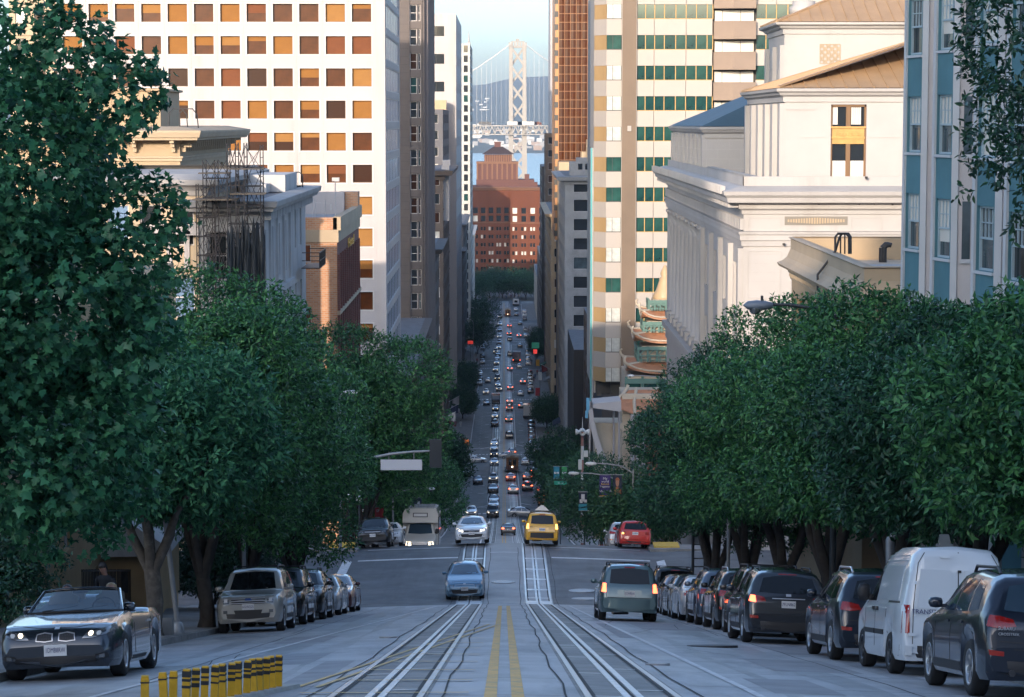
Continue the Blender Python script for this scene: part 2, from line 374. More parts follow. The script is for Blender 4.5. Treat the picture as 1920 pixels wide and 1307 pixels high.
# kerbs and pavements; a kerb is a real step
def pavement(s, a, b, x1=13.0):
    mb = MB(); rows = [[(s * x, y, gz(y) + crown(7.7) + z) for x, z in ((7.7, -.3), (7.7, .14), (7.86, .15))] for y in ys(a, b)]
    if s < 0: rows = [r[::-1] for r in rows]
    mb.grid(rows, 0, False)
    for y, flip in ((a, 1), (b, 0)):
        c = [(s * x, y, gz(y) + crown(7.7) + z) for x, z in ((7.7, -.3), (7.7, .14), (x1, .16), (x1, -.3))]; mb.add(c, ((0, 1, 2, 3),))
    struct('kerb', mb, M_kerb)
    mb = MB(); rows = [[(s * x, y, gz(y) + crown(7.7) + .152 + (.012 if x > 8 else 0)) for x in (7.86, x1)] for y in ys(a, b)]
    if s < 0: rows = [r[::-1] for r in rows]
    mb.grid(rows, 0, False); struct('sidewalk', mb, M_walk)
    mb = MB()
    if a < 140:
        y = a + 1
        while y < min(b, 180):
            mb.quad(*[(s * x, yy, gz(yy) + crown(7.7) + .168) for x, yy in ((7.9, y), (x1, y), (x1, y + .02), (7.9, y + .02))]); y += 1.5
        struct('sidewalk_joint', mb, M_dark)
ends = [-60] + [v for c in CROSS for v in c]
for s in (-1, 1):
    for i in range(0, len(ends) - 1, 2): pavement(s, ends[i], ends[i + 1], 13.4)
    for i in range(0, 1):
        mb = MB(); mb.box(s * 7.95, 123.2, gz(124) - .02, s * 9.3, 124.6, gz(124) + .06); struct('kerb_ramp', mb, mat('tactile_yellow', (.6, .38, .05), .7, var=.15, scale=5))
# raised planter edge and dropped kerb in the near left pavement
# the bay and the far shore
M_water = mat('bay_water', (.09, .13, .155), .22, var=.1, scale=.004, bump=.5, bscale=.05)
mb = MB(); mb.quad((-9000, 1400, -84), (9000, 1400, -84), (9000, 6500, -84), (-9000, 6500, -84)); struct('bay_water', mb, M_water)
M_shore = mat('shore_land', (.15, .15, .13), .9, var=.2, scale=.002)
M_hill = mat('hill_scrub', (.055, .075, .06), .95, var=.3, scale=.0025, dirt=(.13, .13, .11), dscale=.006, thresh=.52)
def ridge(x): return 30 * sin(x * .0021 + .6) + 22 * sin(x * .0047 + 2) + 12 * sin(x * .011) + 7 * sin(x * .027 + 1) - max(0, -x - 80) * .10
mb = MB(); xs = [i * 60 for i in range(-60, 61)]
rows = []
for y, h in ((6300, -83.5), (6450, -78), (7600, -60), (8500, -30), (9600, 40), (10800, 118), (12000, 178), (12600, 150), (13400, 20)):
    rows.append([(x * (y / 9000 + .2), y, h + (ridge(x) + 14 * sin(x * .013 + y) * (h > -50)) * max(0, min(1, (y - 8000) / 4000))) for x in xs])
mb.grid(rows, 0, True); struct('hills', mb, M_hill)
# ================================================================ building tools
class Fr:                                   # a facade's frame: u along it, d into it, v up
    def __init__(s, x, y, z, rz=0.0): s.o = Vector((x, y, z)); s.r = rz; s.c = cos(rz); s.s = sin(rz)
    def p(s, u, d, v): return (s.o.x + u * s.c - d * s.s, s.o.y + u * s.s + d * s.c, s.o.z + v)
    def M(s, u=0, d=0, v=0): return Matrix.Translation(s.p(u, d, v)) @ Matrix.Rotation(s.r, 4, 'Z')
SOUTH, NORTH = pi / 2, -pi / 2              # faces +X (left-hand buildings) and -X (right-hand buildings)
def facade(mb, fr, w, h, holes=(), depth=.25, mi=0, ri=None):
    ri = mi if ri is None else ri
    us = sorted({0, w} | {round(q, 4) for a in holes for q in (a[0], a[2])}); vv = sorted({0, h} | {round(q, 4) for a in holes for q in (a[1], a[3])})
    us = [u for u in us if -1e-6 <= u <= w + 1e-6]; vv = [v for v in vv if -1e-6 <= v <= h + 1e-6]
    for j in range(len(vv) - 1):
        run = None
        for i in range(len(us) - 1):
            c = ((us[i] + us[i + 1]) / 2, (vv[j] + vv[j + 1]) / 2)
            hole = any(a[0] < c[0] < a[2] and a[1] < c[1] < a[3] for a in holes)
            if hole:
                if run is not None: mb.quad(fr.p(run, 0, vv[j]), fr.p(us[i], 0, vv[j]), fr.p(us[i], 0, vv[j + 1]), fr.p(run, 0, vv[j + 1]), mi); run = None
            elif run is None: run = us[i]
        if run is not None: mb.quad(fr.p(run, 0, vv[j]), fr.p(w, 0, vv[j]), fr.p(w, 0, vv[j + 1]), fr.p(run, 0, vv[j + 1]), mi)
    for a in holes:
        q = [(a[0], a[1]), (a[2], a[1]), (a[2], a[3]), (a[0], a[3])]
        for k in range(4): (u0, v0), (u1, v1) = q[k], q[(k + 1) % 4]; mb.quad(fr.p(u0, 0, v0), fr.p(u1, 0, v1), fr.p(u1, depth, v1), fr.p(u0, depth, v0), ri)
def fbox(mb, fr, u0, d0, v0, u1, d1, v1, mi=0): mb.box(u0, d0, v0, u1, d1, v1, mi, fr.M())
WCACHE = {}
def winmesh(w, h, fw, cols, rows, mw, mf, mp, sash=False, arch=False):
    k = (round(w, 2), round(h, 2), fw, cols, rows, mw, mf.name, mp.name, sash)
    if k in WCACHE: return WCACHE[k]
    a = MB(); t = .07
    for q in ((0, 0, w, fw), (0, h - fw, w, h), (0, fw, fw, h - fw), (w - fw, fw, w, h - fw)): a.box(q[0], -t, q[1], q[2], 0, q[3])
    if sash: a.box(fw, -t * .8, h * .5 - .03, w - fw, 0, h * .5 + .03); lo = h * .5 + .03
    else: lo = fw
    for i in range(1, cols): u = fw + (w - 2 * fw) * i / cols; a.box(u - mw / 2, -t * .7, lo, u + mw / 2, 0, h - fw)
    for j in range(1, rows): v = lo + (h - fw - lo) * j / rows; a.box(fw, -t * .6, v - mw / 2, w - fw, 0, v + mw / 2)
    b = MB(); b.box(fw * .5, .0, fw * .5, w - fw * .5, .02, h - fw * .5)
    WCACHE[k] = (a.data('window', mf), b.data('pane', mp)); return WCACHE[k]
def windows(root, fr, holes, depth, mf, pick, fw=.07, cols=1, rows=1, mw=.05, sash=False, blind=None):
    ro = wloc(root)
    for a in holes:
        mp = pick() if callable(pick) else pick
        W, H = a[2] - a[0], a[3] - a[1]
        m1, m2 = winmesh(W, H, fw, cols, rows, mw, mf, mp, sash)
        o = link('window', m1, root); o.location = Vector(fr.p(a[0], depth - .03, a[1])) - ro; o.rotation_euler = (0, 0, fr.r)
        p_ = link('pane', m2, o)
        if blind:
            r = blind()
            if r:
                f, mbld = r; f = round(f * 4) / 4
                k = ('bl', round(W, 2), round(H, 2), f, mbld.name)
                if k not in WCACHE: WCACHE[k] = MB().box(fw, -.015, H - fw - (H - 2 * fw) * f, W - fw, -.004, H - fw).data('blind', mbld)
                link('blind', WCACHE[k], o)
def grid_holes(u0, du, nu, w, v0, dv, nv, h): return [(u0 + du * i, v0 + dv * j, u0 + du * i + w, v0 + dv * j + h) for j in range(nv) for i in range(nu)]
def shell(mb, x0, y0, x1, y1, z0, z1, skip='', mi=0, roof=None):
    # plain closing faces of a block; skip the faces built as facades: w(est, to the camera) s(treet +X) n(-X) e
    if 'w' not in skip: mb.quad((x0, y0, z0), (x1, y0, z0), (x1, y0, z1), (x0, y0, z1), mi)
    if 'e' not in skip: mb.quad((x1, y1, z0), (x0, y1, z0), (x0, y1, z1), (x1, y1, z1), mi)
    if 's' not in skip: mb.quad((x1, y0, z0), (x1, y1, z0), (x1, y1, z1), (x1, y0, z1), mi)
    if 'n' not in skip: mb.quad((x0, y1, z0), (x0, y0, z0), (x0, y0, z1), (x0, y1, z1), mi)
    mb.quad((x0, y0, z1), (x1, y0, z1), (x1, y1, z1), (x0, y1, z1), mi if roof is None else roof)
def cornice(mb, x0, y0, x1, y1, z, prof, mi=0):
    # a moulding run round a rectangle: prof = [(outwards, up)...]
    rows = []
    for o, v in prof: rows.append([(x0 - o, y0 - o, z + v), (x1 + o, y0 - o, z + v), (x1 + o, y1 + o, z + v), (x0 - o, y1 + o, z + v)])
    mb.grid(rows, mi, False, True)
def rc(a): return random.choice(a)
G_dark = mat('glass_dark', (.018, .022, .026), .08, spec=.8)
G_brown = mat('glass_bronze', (.065, .020, .005), .25, spec=.15, var=.3, scale=.9)
G_brown2 = mat('glass_bronze_deep', (.030, .010, .004), .25, spec=.15)
G_teal = mat('glass_teal', (.018, .066, .055), .08, spec=.9, var=.35, scale=.6)
G_teal2 = mat('glass_teal_deep', (.010, .048, .045), .08, spec=.9, var=.4, scale=.8)
G_blue = mat('glass_blue_grey', (.14, .22, .34), .1, spec=.9)
G_pale = mat('glass_pale', (.45, .47, .45), .15, spec=.7, var=.25, scale=1.5)
B_amber_sun = mat('blind_amber_sun', (.205, .088, .017), .6, spec=.15, var=.12, scale=.7)  # amber blinds with the warm sun reflection put into their colour
B_amber_sun2 = mat('blind_amber_sun_light', (.24, .115, .03), .6, spec=.15, var=.1, scale=.7)
B_rust = mat('blind_rust', (.13, .042, .014), .6, spec=.15, var=.15, scale=.7)
B_white = mat('blind_white', (.55, .54, .5), .5, coat=.2)
M_white = mat('panel_white', (.35, .332, .335), .6, var=.05, scale=.08, dirt=(.29, .27, .262), dscale=.3, thresh=.5, streak=True)
M_wframe = mat('window_frame_white', (.45, .43, .42), .5)
M_cream = mat('stucco_cream', (.38, .30, .205), .75, var=.1, scale=.4, dirt=(.34, .27, .19), dscale=.5, thresh=.56, streak=True)
M_beige = mat('stucco_beige', (.34, .255, .16), .75, var=.1, scale=.5, dirt=(.33, .25, .17), dscale=.6, thresh=.55, streak=True)
M_grey = mat('stucco_grey', (.42, .42, .42), .75, var=.12, scale=.5, dirt=(.24, .24, .24), dscale=.6, thresh=.54, streak=True)
M_roof = mat('roof_felt', (.13, .13, .14), .85, var=.2, scale=.8)
M_roofp = mat('roof_pale', (.33, .32, .31), .8, var=.15, scale=.6)
M_iron = mat('black_iron', (.015, .015, .017), .5)
M_brick = mat('brick_sunlit', (.40, .18, .085), .85, brick=((.48, .25, .13), (.40, .33, .26), .42, .15, .018), var=.1, scale=.6)  # sunlit copy of the brick, light put into the colour
M_brick_shade = mat('brick_shaded', (.17, .055, .042), .85, brick=((.13, .045, .035), (.17, .11, .09), .42, .15, .014), var=.15, scale=.8)  # shaded copy of the brick for the street front
M_stone = mat('stone_dark', (.105, .088, .082), .7, var=.16, scale=.25, dirt=(.09, .08, .078), dscale=.12, thresh=.5)
M_stone_lit = mat('stone_lit_pink', (.19, .16, .155), .7, var=.12, scale=.3)  # paler copy of the dark stone
M_green = mat('green_paint', (.02, .17, .13), .5)
# ================================================================ left-hand side of the street
# ---- white office tower with square windows
def white_tower():
    X0, X1, Y0, Y1 = PX(118, 255), -13.0, 255.0, 296.0
    zb = gz(255) - 3; zt = 34.0
    r = thing('office_tower', 'white office tower with a grid of square amber and bronze windows', 'tower', ((X0 + X1) / 2, Y0, zb))
    fr = Fr(X0, Y0, zb, 0); W = X1 - X0; H = zt - zb
    ux = lambda px: PX(px, Y0) - X0
    du = (ux(682) - ux(147)) / 11; dv = (PZ(25, Y0) - PZ(565, Y0)) / 9
    v0 = PZ(565, Y0) - zb - .93; ks = []
    while v0 > 3: v0 -= dv
    n = int((H - v0 - 2.4) / dv) + 1
    holes = grid_holes(ux(147) - 1.05, du, 12, 2.1, v0, dv, n, 1.95)
    wl = MB(); facade(wl, fr, W, H, holes, .42)
    shell(wl, X0, Y0, X1, Y1, zb, zt, 'ws')
    # upstanding ribs at the joints between the panels, and the sloped sills
    for i in range(13): u = ux(147) + du * (i - .5); fbox(wl, fr, u - .035, -.035, 0, u + .035, .01, H)
    for j in range(n): v = v0 + dv * j - (dv - 1.95) * .62; fbox(wl, fr, 0, -.02, v - .03, ux(147) + du * 11.5, .01, v + .03)
    fbox(wl, fr, ux(147) + du * 11.5 + .5, -.25, 0, W + .25, .9, H)
    frs = Fr(X1, Y0, zb, SOUTH); L = Y1 - Y0
    sh = [(1.6, v0 + dv * j - .35, L - .6, v0 + dv * j + 2.35) for j in range(n)]
    facade(wl, frs, L, H, sh, .16)
    wl.build('wall', M_white, r)
    fb = MB()
    for a in holes:                          # the splayed surround of each opening
        for q in ((a[0] - .13, a[1] - .13, a[2] + .13, a[1]), (a[0] - .13, a[3], a[2] + .13, a[3] + .13), (a[0] - .13, a[1], a[0], a[3]), (a[2], a[1], a[2] + .13, a[3])): fbox(fb, fr, q[0], -.05, q[1], q[2], .005, q[3])
    o = fb.build('window_surround', M_wframe, r); o['kind'] = 'stuff'
    def bl():
        t = random.random()
        if t < .34: return None
        return (rc((1, 1, 1, 1, .5, .75, .5, .25)), rc((B_amber_sun, B_amber_sun, B_amber_sun2, B_rust)))  # blind colours stand in for warm sun reflected in the panes
    windows(r, fr, holes, .42, mat('window_frame_bronze', (.10, .06, .035), .5), lambda: rc((G_brown, G_brown, G_brown2)), fw=.07, blind=bl)
    windows(r, frs, sh, .16, M_wframe, G_blue, fw=.12, cols=10, mw=.09)
white_tower()
# ---- pale block behind the plane tree, top left
def pale_block():
    x0, x1, Y0 = PX(30, 330), PX(117, 330), 330.0; zb = gz(Y0) - 2; zt = 32
    r = thing('office_building', 'cream office block at the left edge behind the white tower', 'building', ((x0 + x1) / 2, Y0, zb))
    fr = Fr(x0, Y0, zb); W = x1 - x0; hs = grid_holes(.9, 2.6, 3, 1.5, 3, 4.3, int((zt - zb - 5) / 4.3), 2.3)
    m = MB(); facade(m, fr, W, zt - zb, hs, .35); shell(m, x0, Y0, x1, Y0 + 25, zb, zt, 'w')
    for j in range(8): fbox(m, fr, 0, -.2, 10 + j * 8.6, W, .0, 10.7 + j * 8.6)
    m.build('wall', M_cream, r); windows(r, fr, hs, .35, M_wframe, lambda: rc((G_dark, B_white, G_brown2)), cols=2)
pale_block()
# ---- beige mansion with a bracketed cornice
def mansion():
    Y0 = 160.0; X1 = PX(343, Y0); X0 = X1 - 24; Y1 = 188.0; zb = gz(Y0) - 2; zt = PZ(237, Y0)
    r = thing('mansion_block', 'beige mansion block with a deep bracketed cornice above the scaffolding', 'building', ((X0 + X1) / 2, Y0, zb))
    zc = zt - 1.1
    m = MB(); fr = Fr(X0, Y0, zb); hs = [(a, b, a + 1.5, b + 2.3) for a in [24 - 2.7 - 3.3 * i for i in range(6)] for b in [zc - zb - 4.0 - 4.2 * j for j in range(4)]]
    facade(m, fr, 24, zc - zb, hs, .3)
    frs = Fr(X1, Y0, zb, SOUTH); hs2 = [(a, b, a + 1.5, b + 2.3) for a in (3, 8, 13, 18, 23) for b in [zc - zb - 4.0 - 4.2 * j for j in range(4)]]
    facade(m, frs, Y1 - Y0, zc - zb, hs2, .3)
    shell(m, X0, Y0, X1, Y1, zb, zc, 'ws'); m.build('wall', M_beige, r)
    windows(r, fr, hs, .3, M_wframe, G_dark, sash=True); windows(r, frs, hs2, .3, M_wframe, G_dark, sash=True)
    c = MB(); cornice(c, X0, Y0, X1, Y1, zc, [(0, 0), (.1, .02), (.12, .16), (1.35, .18), (1.38, .32), (1.5, .36), (1.62, .7), (1.62, .82), (0, 1.1)])
    cornice(c, X0, Y0, X1, Y1, zc - 1.25, [(0, 0), (.14, .02), (.14, .18), (.22, .22), (.22, .34), (0, .36)])
    cornice(c, X0, Y0, X1, Y1, zc - 3.9, [(0, 0), (.3, .05), (.36, .3), (0, .34)])
    c.build('cornice', M_cream, r)
    bk = MB(); k = 0
    def brk(fr_, u): 
        M = fr_.M(u, 0, zc - zb) @ Matrix.Rotation(pi / 2, 4, 'Y'); bk.prism([(-.16, 0), (-.16, -1.2), (.0, -1.2), (.12, -.8), (.5, -.35), (.85, 0)], -.14, .14, M) if 0 else bk.box(u - .14, -1.15, zc - zb - .02, u + .14, .02, zc - zb + .16, 0, fr_.M())
        bk.box(u - .13, -.75, zc - zb - .3, u + .13, .02, zc - zb - .02, 0, fr_.M()); bk.box(u - .12, -.35, zc - zb - .62, u + .12, .02, zc - zb - .3, 0, fr_.M())
    for i in range(8): brk(fr, 24 - .4 - 2.6 * i)
    for i in range(24): brk(frs, .5 + 1.14 * i)
    o = bk.build('bracket', M_cream, r); o['kind'] = 'stuff'
    p_ = MB(); x = PX(308, 172); shell(p_, x - 9, 172, x, 182, zt - .3, PZ(165, 172)); cornice(p_, x - 9, 172, x, 182, PZ(165, 172) - .25, [(0, 0), (.25, .05), (.25, .2), (0, .25)])
    for i in range(9): p_.box(x - 8.6 + i, 171.96, zt, x - 8.54 + i, 172.01, PZ(165, 172) - .3)
    p_.build('penthouse', M_beige, r)
    h = MB(); z0 = zt - .3
    for d in (0, 2.2): h.tube([(X1 - 1 + d * .2, 162 + d, z0), (X1 - 1 + d * .2, 162 + d, z0 + 1.2), (X1 - .7 + d * .2, 162 + d, z0 + 1.5), (X1 - .1 + d * .2, 162 + d, z0 + 1.5), (X1 + .2 + d * .2, 162 + d, z0 + 1.1), (X1 + .3 + d * .2, 162 + d, z0)], .045, 6)
    h.build('roof_ladder_rail', M_iron, r)
mansion()
# ---- cream bay house with pedimented dormers, left of the scaffolding
def bay_house():
    Y0 = 127.0; X1 = PX(388, Y0); X0 = X1 - 7.5; zb = gz(Y0) - 1; zt = PZ(335, Y0)
    r = thing('bay_house', 'cream house with a rounded roof edge and three small pediments beside the scaffolding', 'house', ((X0 + X1) / 2, Y0, zb))
    m = MB(); fr = Fr(X0, Y0, zb); H = zt - zb; W = X1 - X0
    hs = [(.5 + 1.75 * i, v, 1.65 + 1.75 * i, v + 2.2) for i in range(4) for v in (H - 3.6, H - 7.5, H - 11.5)]
    facade(m, fr, W, H, hs, .25); shell(m, X0, Y0, X1, Y0 + 26, zb, zt, 'w', roof=1); m.build('wall', [M_cream, M_roofp], r)
    windows(r, fr, hs, .25, M_wframe, lambda: rc((G_dark, G_blue)), sash=True)
    c = MB(); cornice(c, X0, Y0, X1, Y0 + 26, zt - .95, [(0, 0), (.1, .05), (.2, .3), (.45, .5), (.8, .62), (.85, .9), (.5, 1.05), (0, 1.2)])
    c.build('cornice', M_roofp, r)
    for i in range(3):
        px = 302 + 33 * i; x = PX(px, Y0 - .5); z = PZ(440 + (2 - i) * -2, Y0)
        d = MB(); d.prism([(-.75, 0), (.75, 0), (.75, .12), (0, .72), (-.75, .12)], -.9, .3, Matrix.Translation((x, Y0 - .1, z)) @ Matrix.Rotation(pi / 2, 4, 'X') @ Matrix.Scale(-1, 4, (0, 0, 1)) if 0 else Matrix.Translation((x, Y0 - .4, z)) @ Matrix.Rotation(pi / 2, 4, 'X'))
        d.box(x - .62, Y0 - .1, z - 1.9, x - .47, Y0 + .01, z); d.box(x + .47, Y0 - .1, z - 1.9, x + .62, Y0 + .01, z)
        d.build('pediment', M_white, r)
bay_house()
# ---- corner building under scaffolding
def scaffold_building():
    Y0, Y1, X1 = 126.0, 154.5, -13.0; X0 = X1 - 3.3; zb = gz(Y0) - 1.5; zt = PZ(378, Y0)
    r = thing('corner_building', 'grey classical corner building with a flat bracketed roof behind the scaffolding', 'building', ((X0 + X1) / 2, Y0, zb))
    H = zt - zb; m = MB(); fr = Fr(X0, Y0, zb); hs = [(.5, v, 1.5, v + 2.6) for v in (H - 4.2, H - 9.0)] + [(1.9, v, 2.9, v + 2.6) for v in (H - 4.2, H - 9.0)]
    facade(m, fr, 3.3, H, hs, .3)
    frs = Fr(X1, Y0, zb, SOUTH)
    h2 = [(u, v, u + 1.7, v + 3.0) for u in (1.2, 5.2, 9.2, 13.2) for v in (H - 4.6, H - 10.4, H - 15.4)] + [(u, v, u + 1.2, v + 2.6) for u in (20.4, 24.2) for v in (H - 3.6, H - 8.4, H - 13)]
    facade(m, frs, Y1 - Y0, H, h2, .4); shell(m, X0, Y0, X1, Y1, zb, zt, 'ws', roof=1)
    for u in (.35, 4.3, 8.3, 12.3, 16.3): fbox(m, frs, u, -.14, H - 11.2, u + .5, .01, H - .9)
    for v in (H - 5.5, H - 11.4): fbox(m, frs, 0, -.32, v, 17.5, .01, v + .35)
    fbox(m, frs, 18.2, -.35, 0, 28, .01, H - 10.6); fbox(m, frs, 18, -.55, H - 10.6, 28.2, .01, H - 10.1)
    m.build('wall', [M_grey, M_roof], r)
    windows(r, fr, hs, .3, M_wframe, G_dark, sash=True); windows(r, frs, h2, .4, M_wframe, G_dark, cols=2, sash=True)
    c = MB(); cornice(c, X0, Y0, X1, Y1, zt - .75, [(0, 0), (.12, .04), (.16, .2), (.75, .24), (.78, .4), (.95, .48), (1.0, .78), (.9, .82), (0, .86)]); c.build('cornice', M_roofp, r)
    d = MB()
    for i in range(30): fbox(d, frs, .3 + i * .94, -.55, H - 1.0, .62 + i * .94, .01, H - .56)
    o = d.build('bracket', M_grey, r); o['kind'] = 'stuff'
    b = MB(); xa, xb = PX(455, 142), PX(538, 142); shell(b, xa, 142, xb, 150, zt + .05, PZ(328, 142)); shell(b, xa + .6, 139.5, xb - .9, 141.9, zt + .05, PZ(345, 140)); b.build('roof_hut', M_grey, r)
    h = MB(); x, y, z = PX(550, 150), 150, zt + .1
    h.tube([(x - .3, y, z), (x - .3, y, z + .75), (x - .1, y, z + .95), (x + .5, y, z + .95), (x + .7, y, z + .75), (x + .7, y, z)], .04, 6); h.build('roof_ladder_rail', M_iron, r)
    # fire escape on the far bay
    f = thing('fire_escape', 'black iron fire escape with a railed balcony on the corner of the grey building', 'fire escape', (-12.6, 149, zb))
    a = MB()
    for v in (H - 10.2, H - 4.9):
        z = zb + v; a.box(-12.65, 147, z, -11.5, 152, z + .06)
        for k in range(21): y = 147 + k * .25; a.beam((-11.52, y, z), (-11.52, y, z + 1.0), .03)
        for zz in (.5, 1.0): a.beam((-11.52, 147, z + zz), (-11.52, 152, z + zz), .05); a.beam((-12.6, 147, z + zz), (-11.52, 147, z + zz), .05); a.beam((-12.6, 152, z + zz), (-11.52, 152, z + zz), .05)
    a.build('balcony', M_iron, f)
    a = MB()
    for y in (150.4, 150.8): a.beam((-11.7, y, zb + H - 10.2), (-11.7, y, zb + H - 16), .05)
    for k in range(18): a.beam((-11.7, 150.4, zb + H - 16 + k * .32), (-11.7, 150.8, zb + H - 16 + k * .32), .03)
    a.build('ladder', M_iron, f)
scaffold_building()
def scaffolding():
    r = thing('scaffolding', 'dark steel scaffold towers with plank decks against the grey corner building', 'scaffold', (-15.5, 124.5, gz(124.5)))
    st_ = mat('scaffold_steel', (.035, .03, .032), .5, metal=.4); pk = mat('scaffold_plank', (.20, .15, .10), .8, var=.2, scale=2)
    def tower(pa, pb, top, bot, Y0, Y1, bays):
        m = MB(); xa, xb = PX(pa, Y0), PX(pb, Y0); zt_, zb_ = PZ(top, Y0), PZ(bot, Y0); xs_ = [xa + (xb - xa) * i / bays for i in range(bays + 1)]
        for x in xs_:
            for y in (Y0, Y1): m.beam((x, y, zb_), (x, y, zt_), .05)
        z = zb_; k = 0
        while z < zt_ - .3:
            for y in (Y0, Y1): m.beam((xa, y, z), (xb, y, z), .045)
            for x in xs_: m.beam((x, Y0, z), (x, Y1, z), .04); m.beam((x - .0, Y0, z + .5), (x, Y1, z + .5), .03)
            for i in range(bays):
                a, b = (i, i + 1) if k % 2 else (i + 1, i); m.beam((xs_[a], Y0 - .03, z), (xs_[b], Y0 - .03, min(z + 2, zt_)), .03); m.beam((xs_[b], Y1, z), (xs_[a], Y1, min(z + 2, zt_)), .03)
            z += 1.0; k += 1
        return m.build('scaffold_tower', st_, r)
    tower(385, 430, 300, 585, 123.6, 125.0, 2)
    tower(430, 462, 268, 600, 122.6, 124.0, 2); tower(462, 492, 272, 600, 123.4, 124.9, 1)
    tower(372, 402, 345, 585, 125.0, 125.9, 1)
    for pa, pb, py, Y0, Y1 in ((366, 440, 376, 122.8, 125.6), (380, 428, 326, 123.5, 125.2), (430, 492, 318, 122.4, 125.2), (436, 492, 365, 122.4, 125)):
        x0, x1 = PX(pa, Y0), PX(pb, Y0); z = PZ(py, Y0)
        for i in range(6):
            y = Y0 + (Y1 - Y0) * i / 6; MB().box(x0 + random.uniform(-.2, .1), y + .02, z + .002 * i, x1 + random.uniform(-.1, .2), y + (Y1 - Y0) / 6 - .02, z + .05 + .002 * i).build('plank', pk, r)
    n = MB(); xa, xb = PX(428, 122.3), PX(500, 122.3); zt_ = PZ(430, 122.3)          # debris netting hung round the lower lifts
    nr = random.Random(3); rows = []
    for j in range(10):
        rows.append([(xa + (xb - xa) * i / 24, 122.2 + .07 * sin(i * 1.3 + j * .4) + .08 * sin(i * 2.9 + j * 1.7), zt_ - j * .95 + (nr.uniform(-.9, .9) if j == 0 else 0)) for i in range(25)])
    n.grid(rows, 0, False); n.build('debris_netting', mat('black_netting', (.012, .016, .02), .7), r)
scaffolding()
# ---- brick building
def brick_building():
    Y0, Y1, X1 = 183.5, 211.0, -13.0; X0 = X1 - 12; zb = gz(Y0) - 2; zt = PZ(408, Y0); H = zt - zb
    r = thing('brick_building', 'brick building with a sunlit orange side and a shaded dark red street front', 'building', ((X0 + X1) / 2, Y0, zb))
    fr = Fr(X0, Y0, zb); m = MB(); v = PZ(492, Y0) - zb; hs = [(PX(569, Y0) - X0, v, PX(579, Y0) - X0 + .25, v + 1.4), (PX(569, Y0) - X0, v - 5, PX(579, Y0) - X0 + .25, v - 3.6)]
    facade(m, fr, 12, H, hs, .2); shell(m, X0, Y0, X1, Y1, zb, zt - .6, 'ws', roof=1)
    m.quad((X0, Y0 + .35, zt), (X1, Y0 + .35, zt), (X1, Y0, zt), (X0, Y0, zt)); m.box(X0, Y0 + .01, zt - .7, X1 - .01, Y0 + .35, zt - .002)
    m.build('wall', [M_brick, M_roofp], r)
    s_ = MB(); frs = Fr(X1, Y0, zb, SOUTH); L = Y1 - Y0
    h2 = [(1.2 + 2.55 * i, vv, 2.55 + 2.55 * i, vv + 2.4) for i in range(10) for vv in [H - 6.6 - 3.6 * j for j in range(4)]]
    facade(s_, frs, L, H - 1.0, h2, .45)
    for i in range(11): fbox(s_, frs, .35 + 2.55 * i, -.18, 0, .85 + 2.55 * i, .01, H - 2.9)
    s_.build('street_front', M_brick_shade, r)
    windows(r, frs, h2, .45, mat('window_frame_dark', (.03, .03, .03), .5), G_dark, cols=2); windows(r, fr, hs, .2, M_wframe, B_rust)
    c = MB(); cornice(c, X0, Y0, X1, Y1, zt - 1.95, [(0, 0), (.12, .03), (.12, 1.0), (0, 1.02)]); fbox(c, frs, 0, -.3, H - 1.0, L, .3, H + .05)
    for j in range(2): fbox(c, frs, 0, -.22, H - 7.6 - 7.2 * j, L, .01, H - 7.3 - 7.2 * j)
    c.build('stone_band', M_cream, r)
    b = MB(); Yc = 207.0; b.box(PX(637, Yc), Yc, zt - .6, PX(673, Yc), Yc + 2.5, PZ(360, Yc)); b.build('chimney', M_brick, r)
    b = MB(); xa, xb = PX(574, 200), PX(634, 200); b.box(xa - 6, 206, zt - .6, xb + .2, 206.9, PZ(360, 206)); b.build('roof_wall', M_white, r)
    a = MB(); x = PX(631, 195); a.tube([(x, 195, zt - .6), (x, 195, PZ(338, 195))], .05, 6); a.box(x - .25, 194.8, PZ(340, 195), x + .35, 195.2, PZ(333, 195))
    for px in (588, 594, 612): x = PX(px, 190); a.tube([(x, 190, zt - .6), (x, 190, PZ(375, 190))], .03, 5)
    a.beam((PX(592, 190), 190, PZ(380, 190)), (PX(622, 190), 190, PZ(381, 190)), .04); a.box(PX(621, 190), 190, PZ(394, 190), PX(625, 190), 190.2, PZ(382, 190)); a.build('roof_mast', M_grey, r)
    t = text('Hotel', 1.15, mat('gilt_letters', (.75, .42, .05), .4), r, Vector((X1 + .13, 198.5, zt - 2.6)) - wloc(r), (pi / 2, 0, pi / 2), ext=.03); t.scale = (3.0, 1, 1)
brick_building()
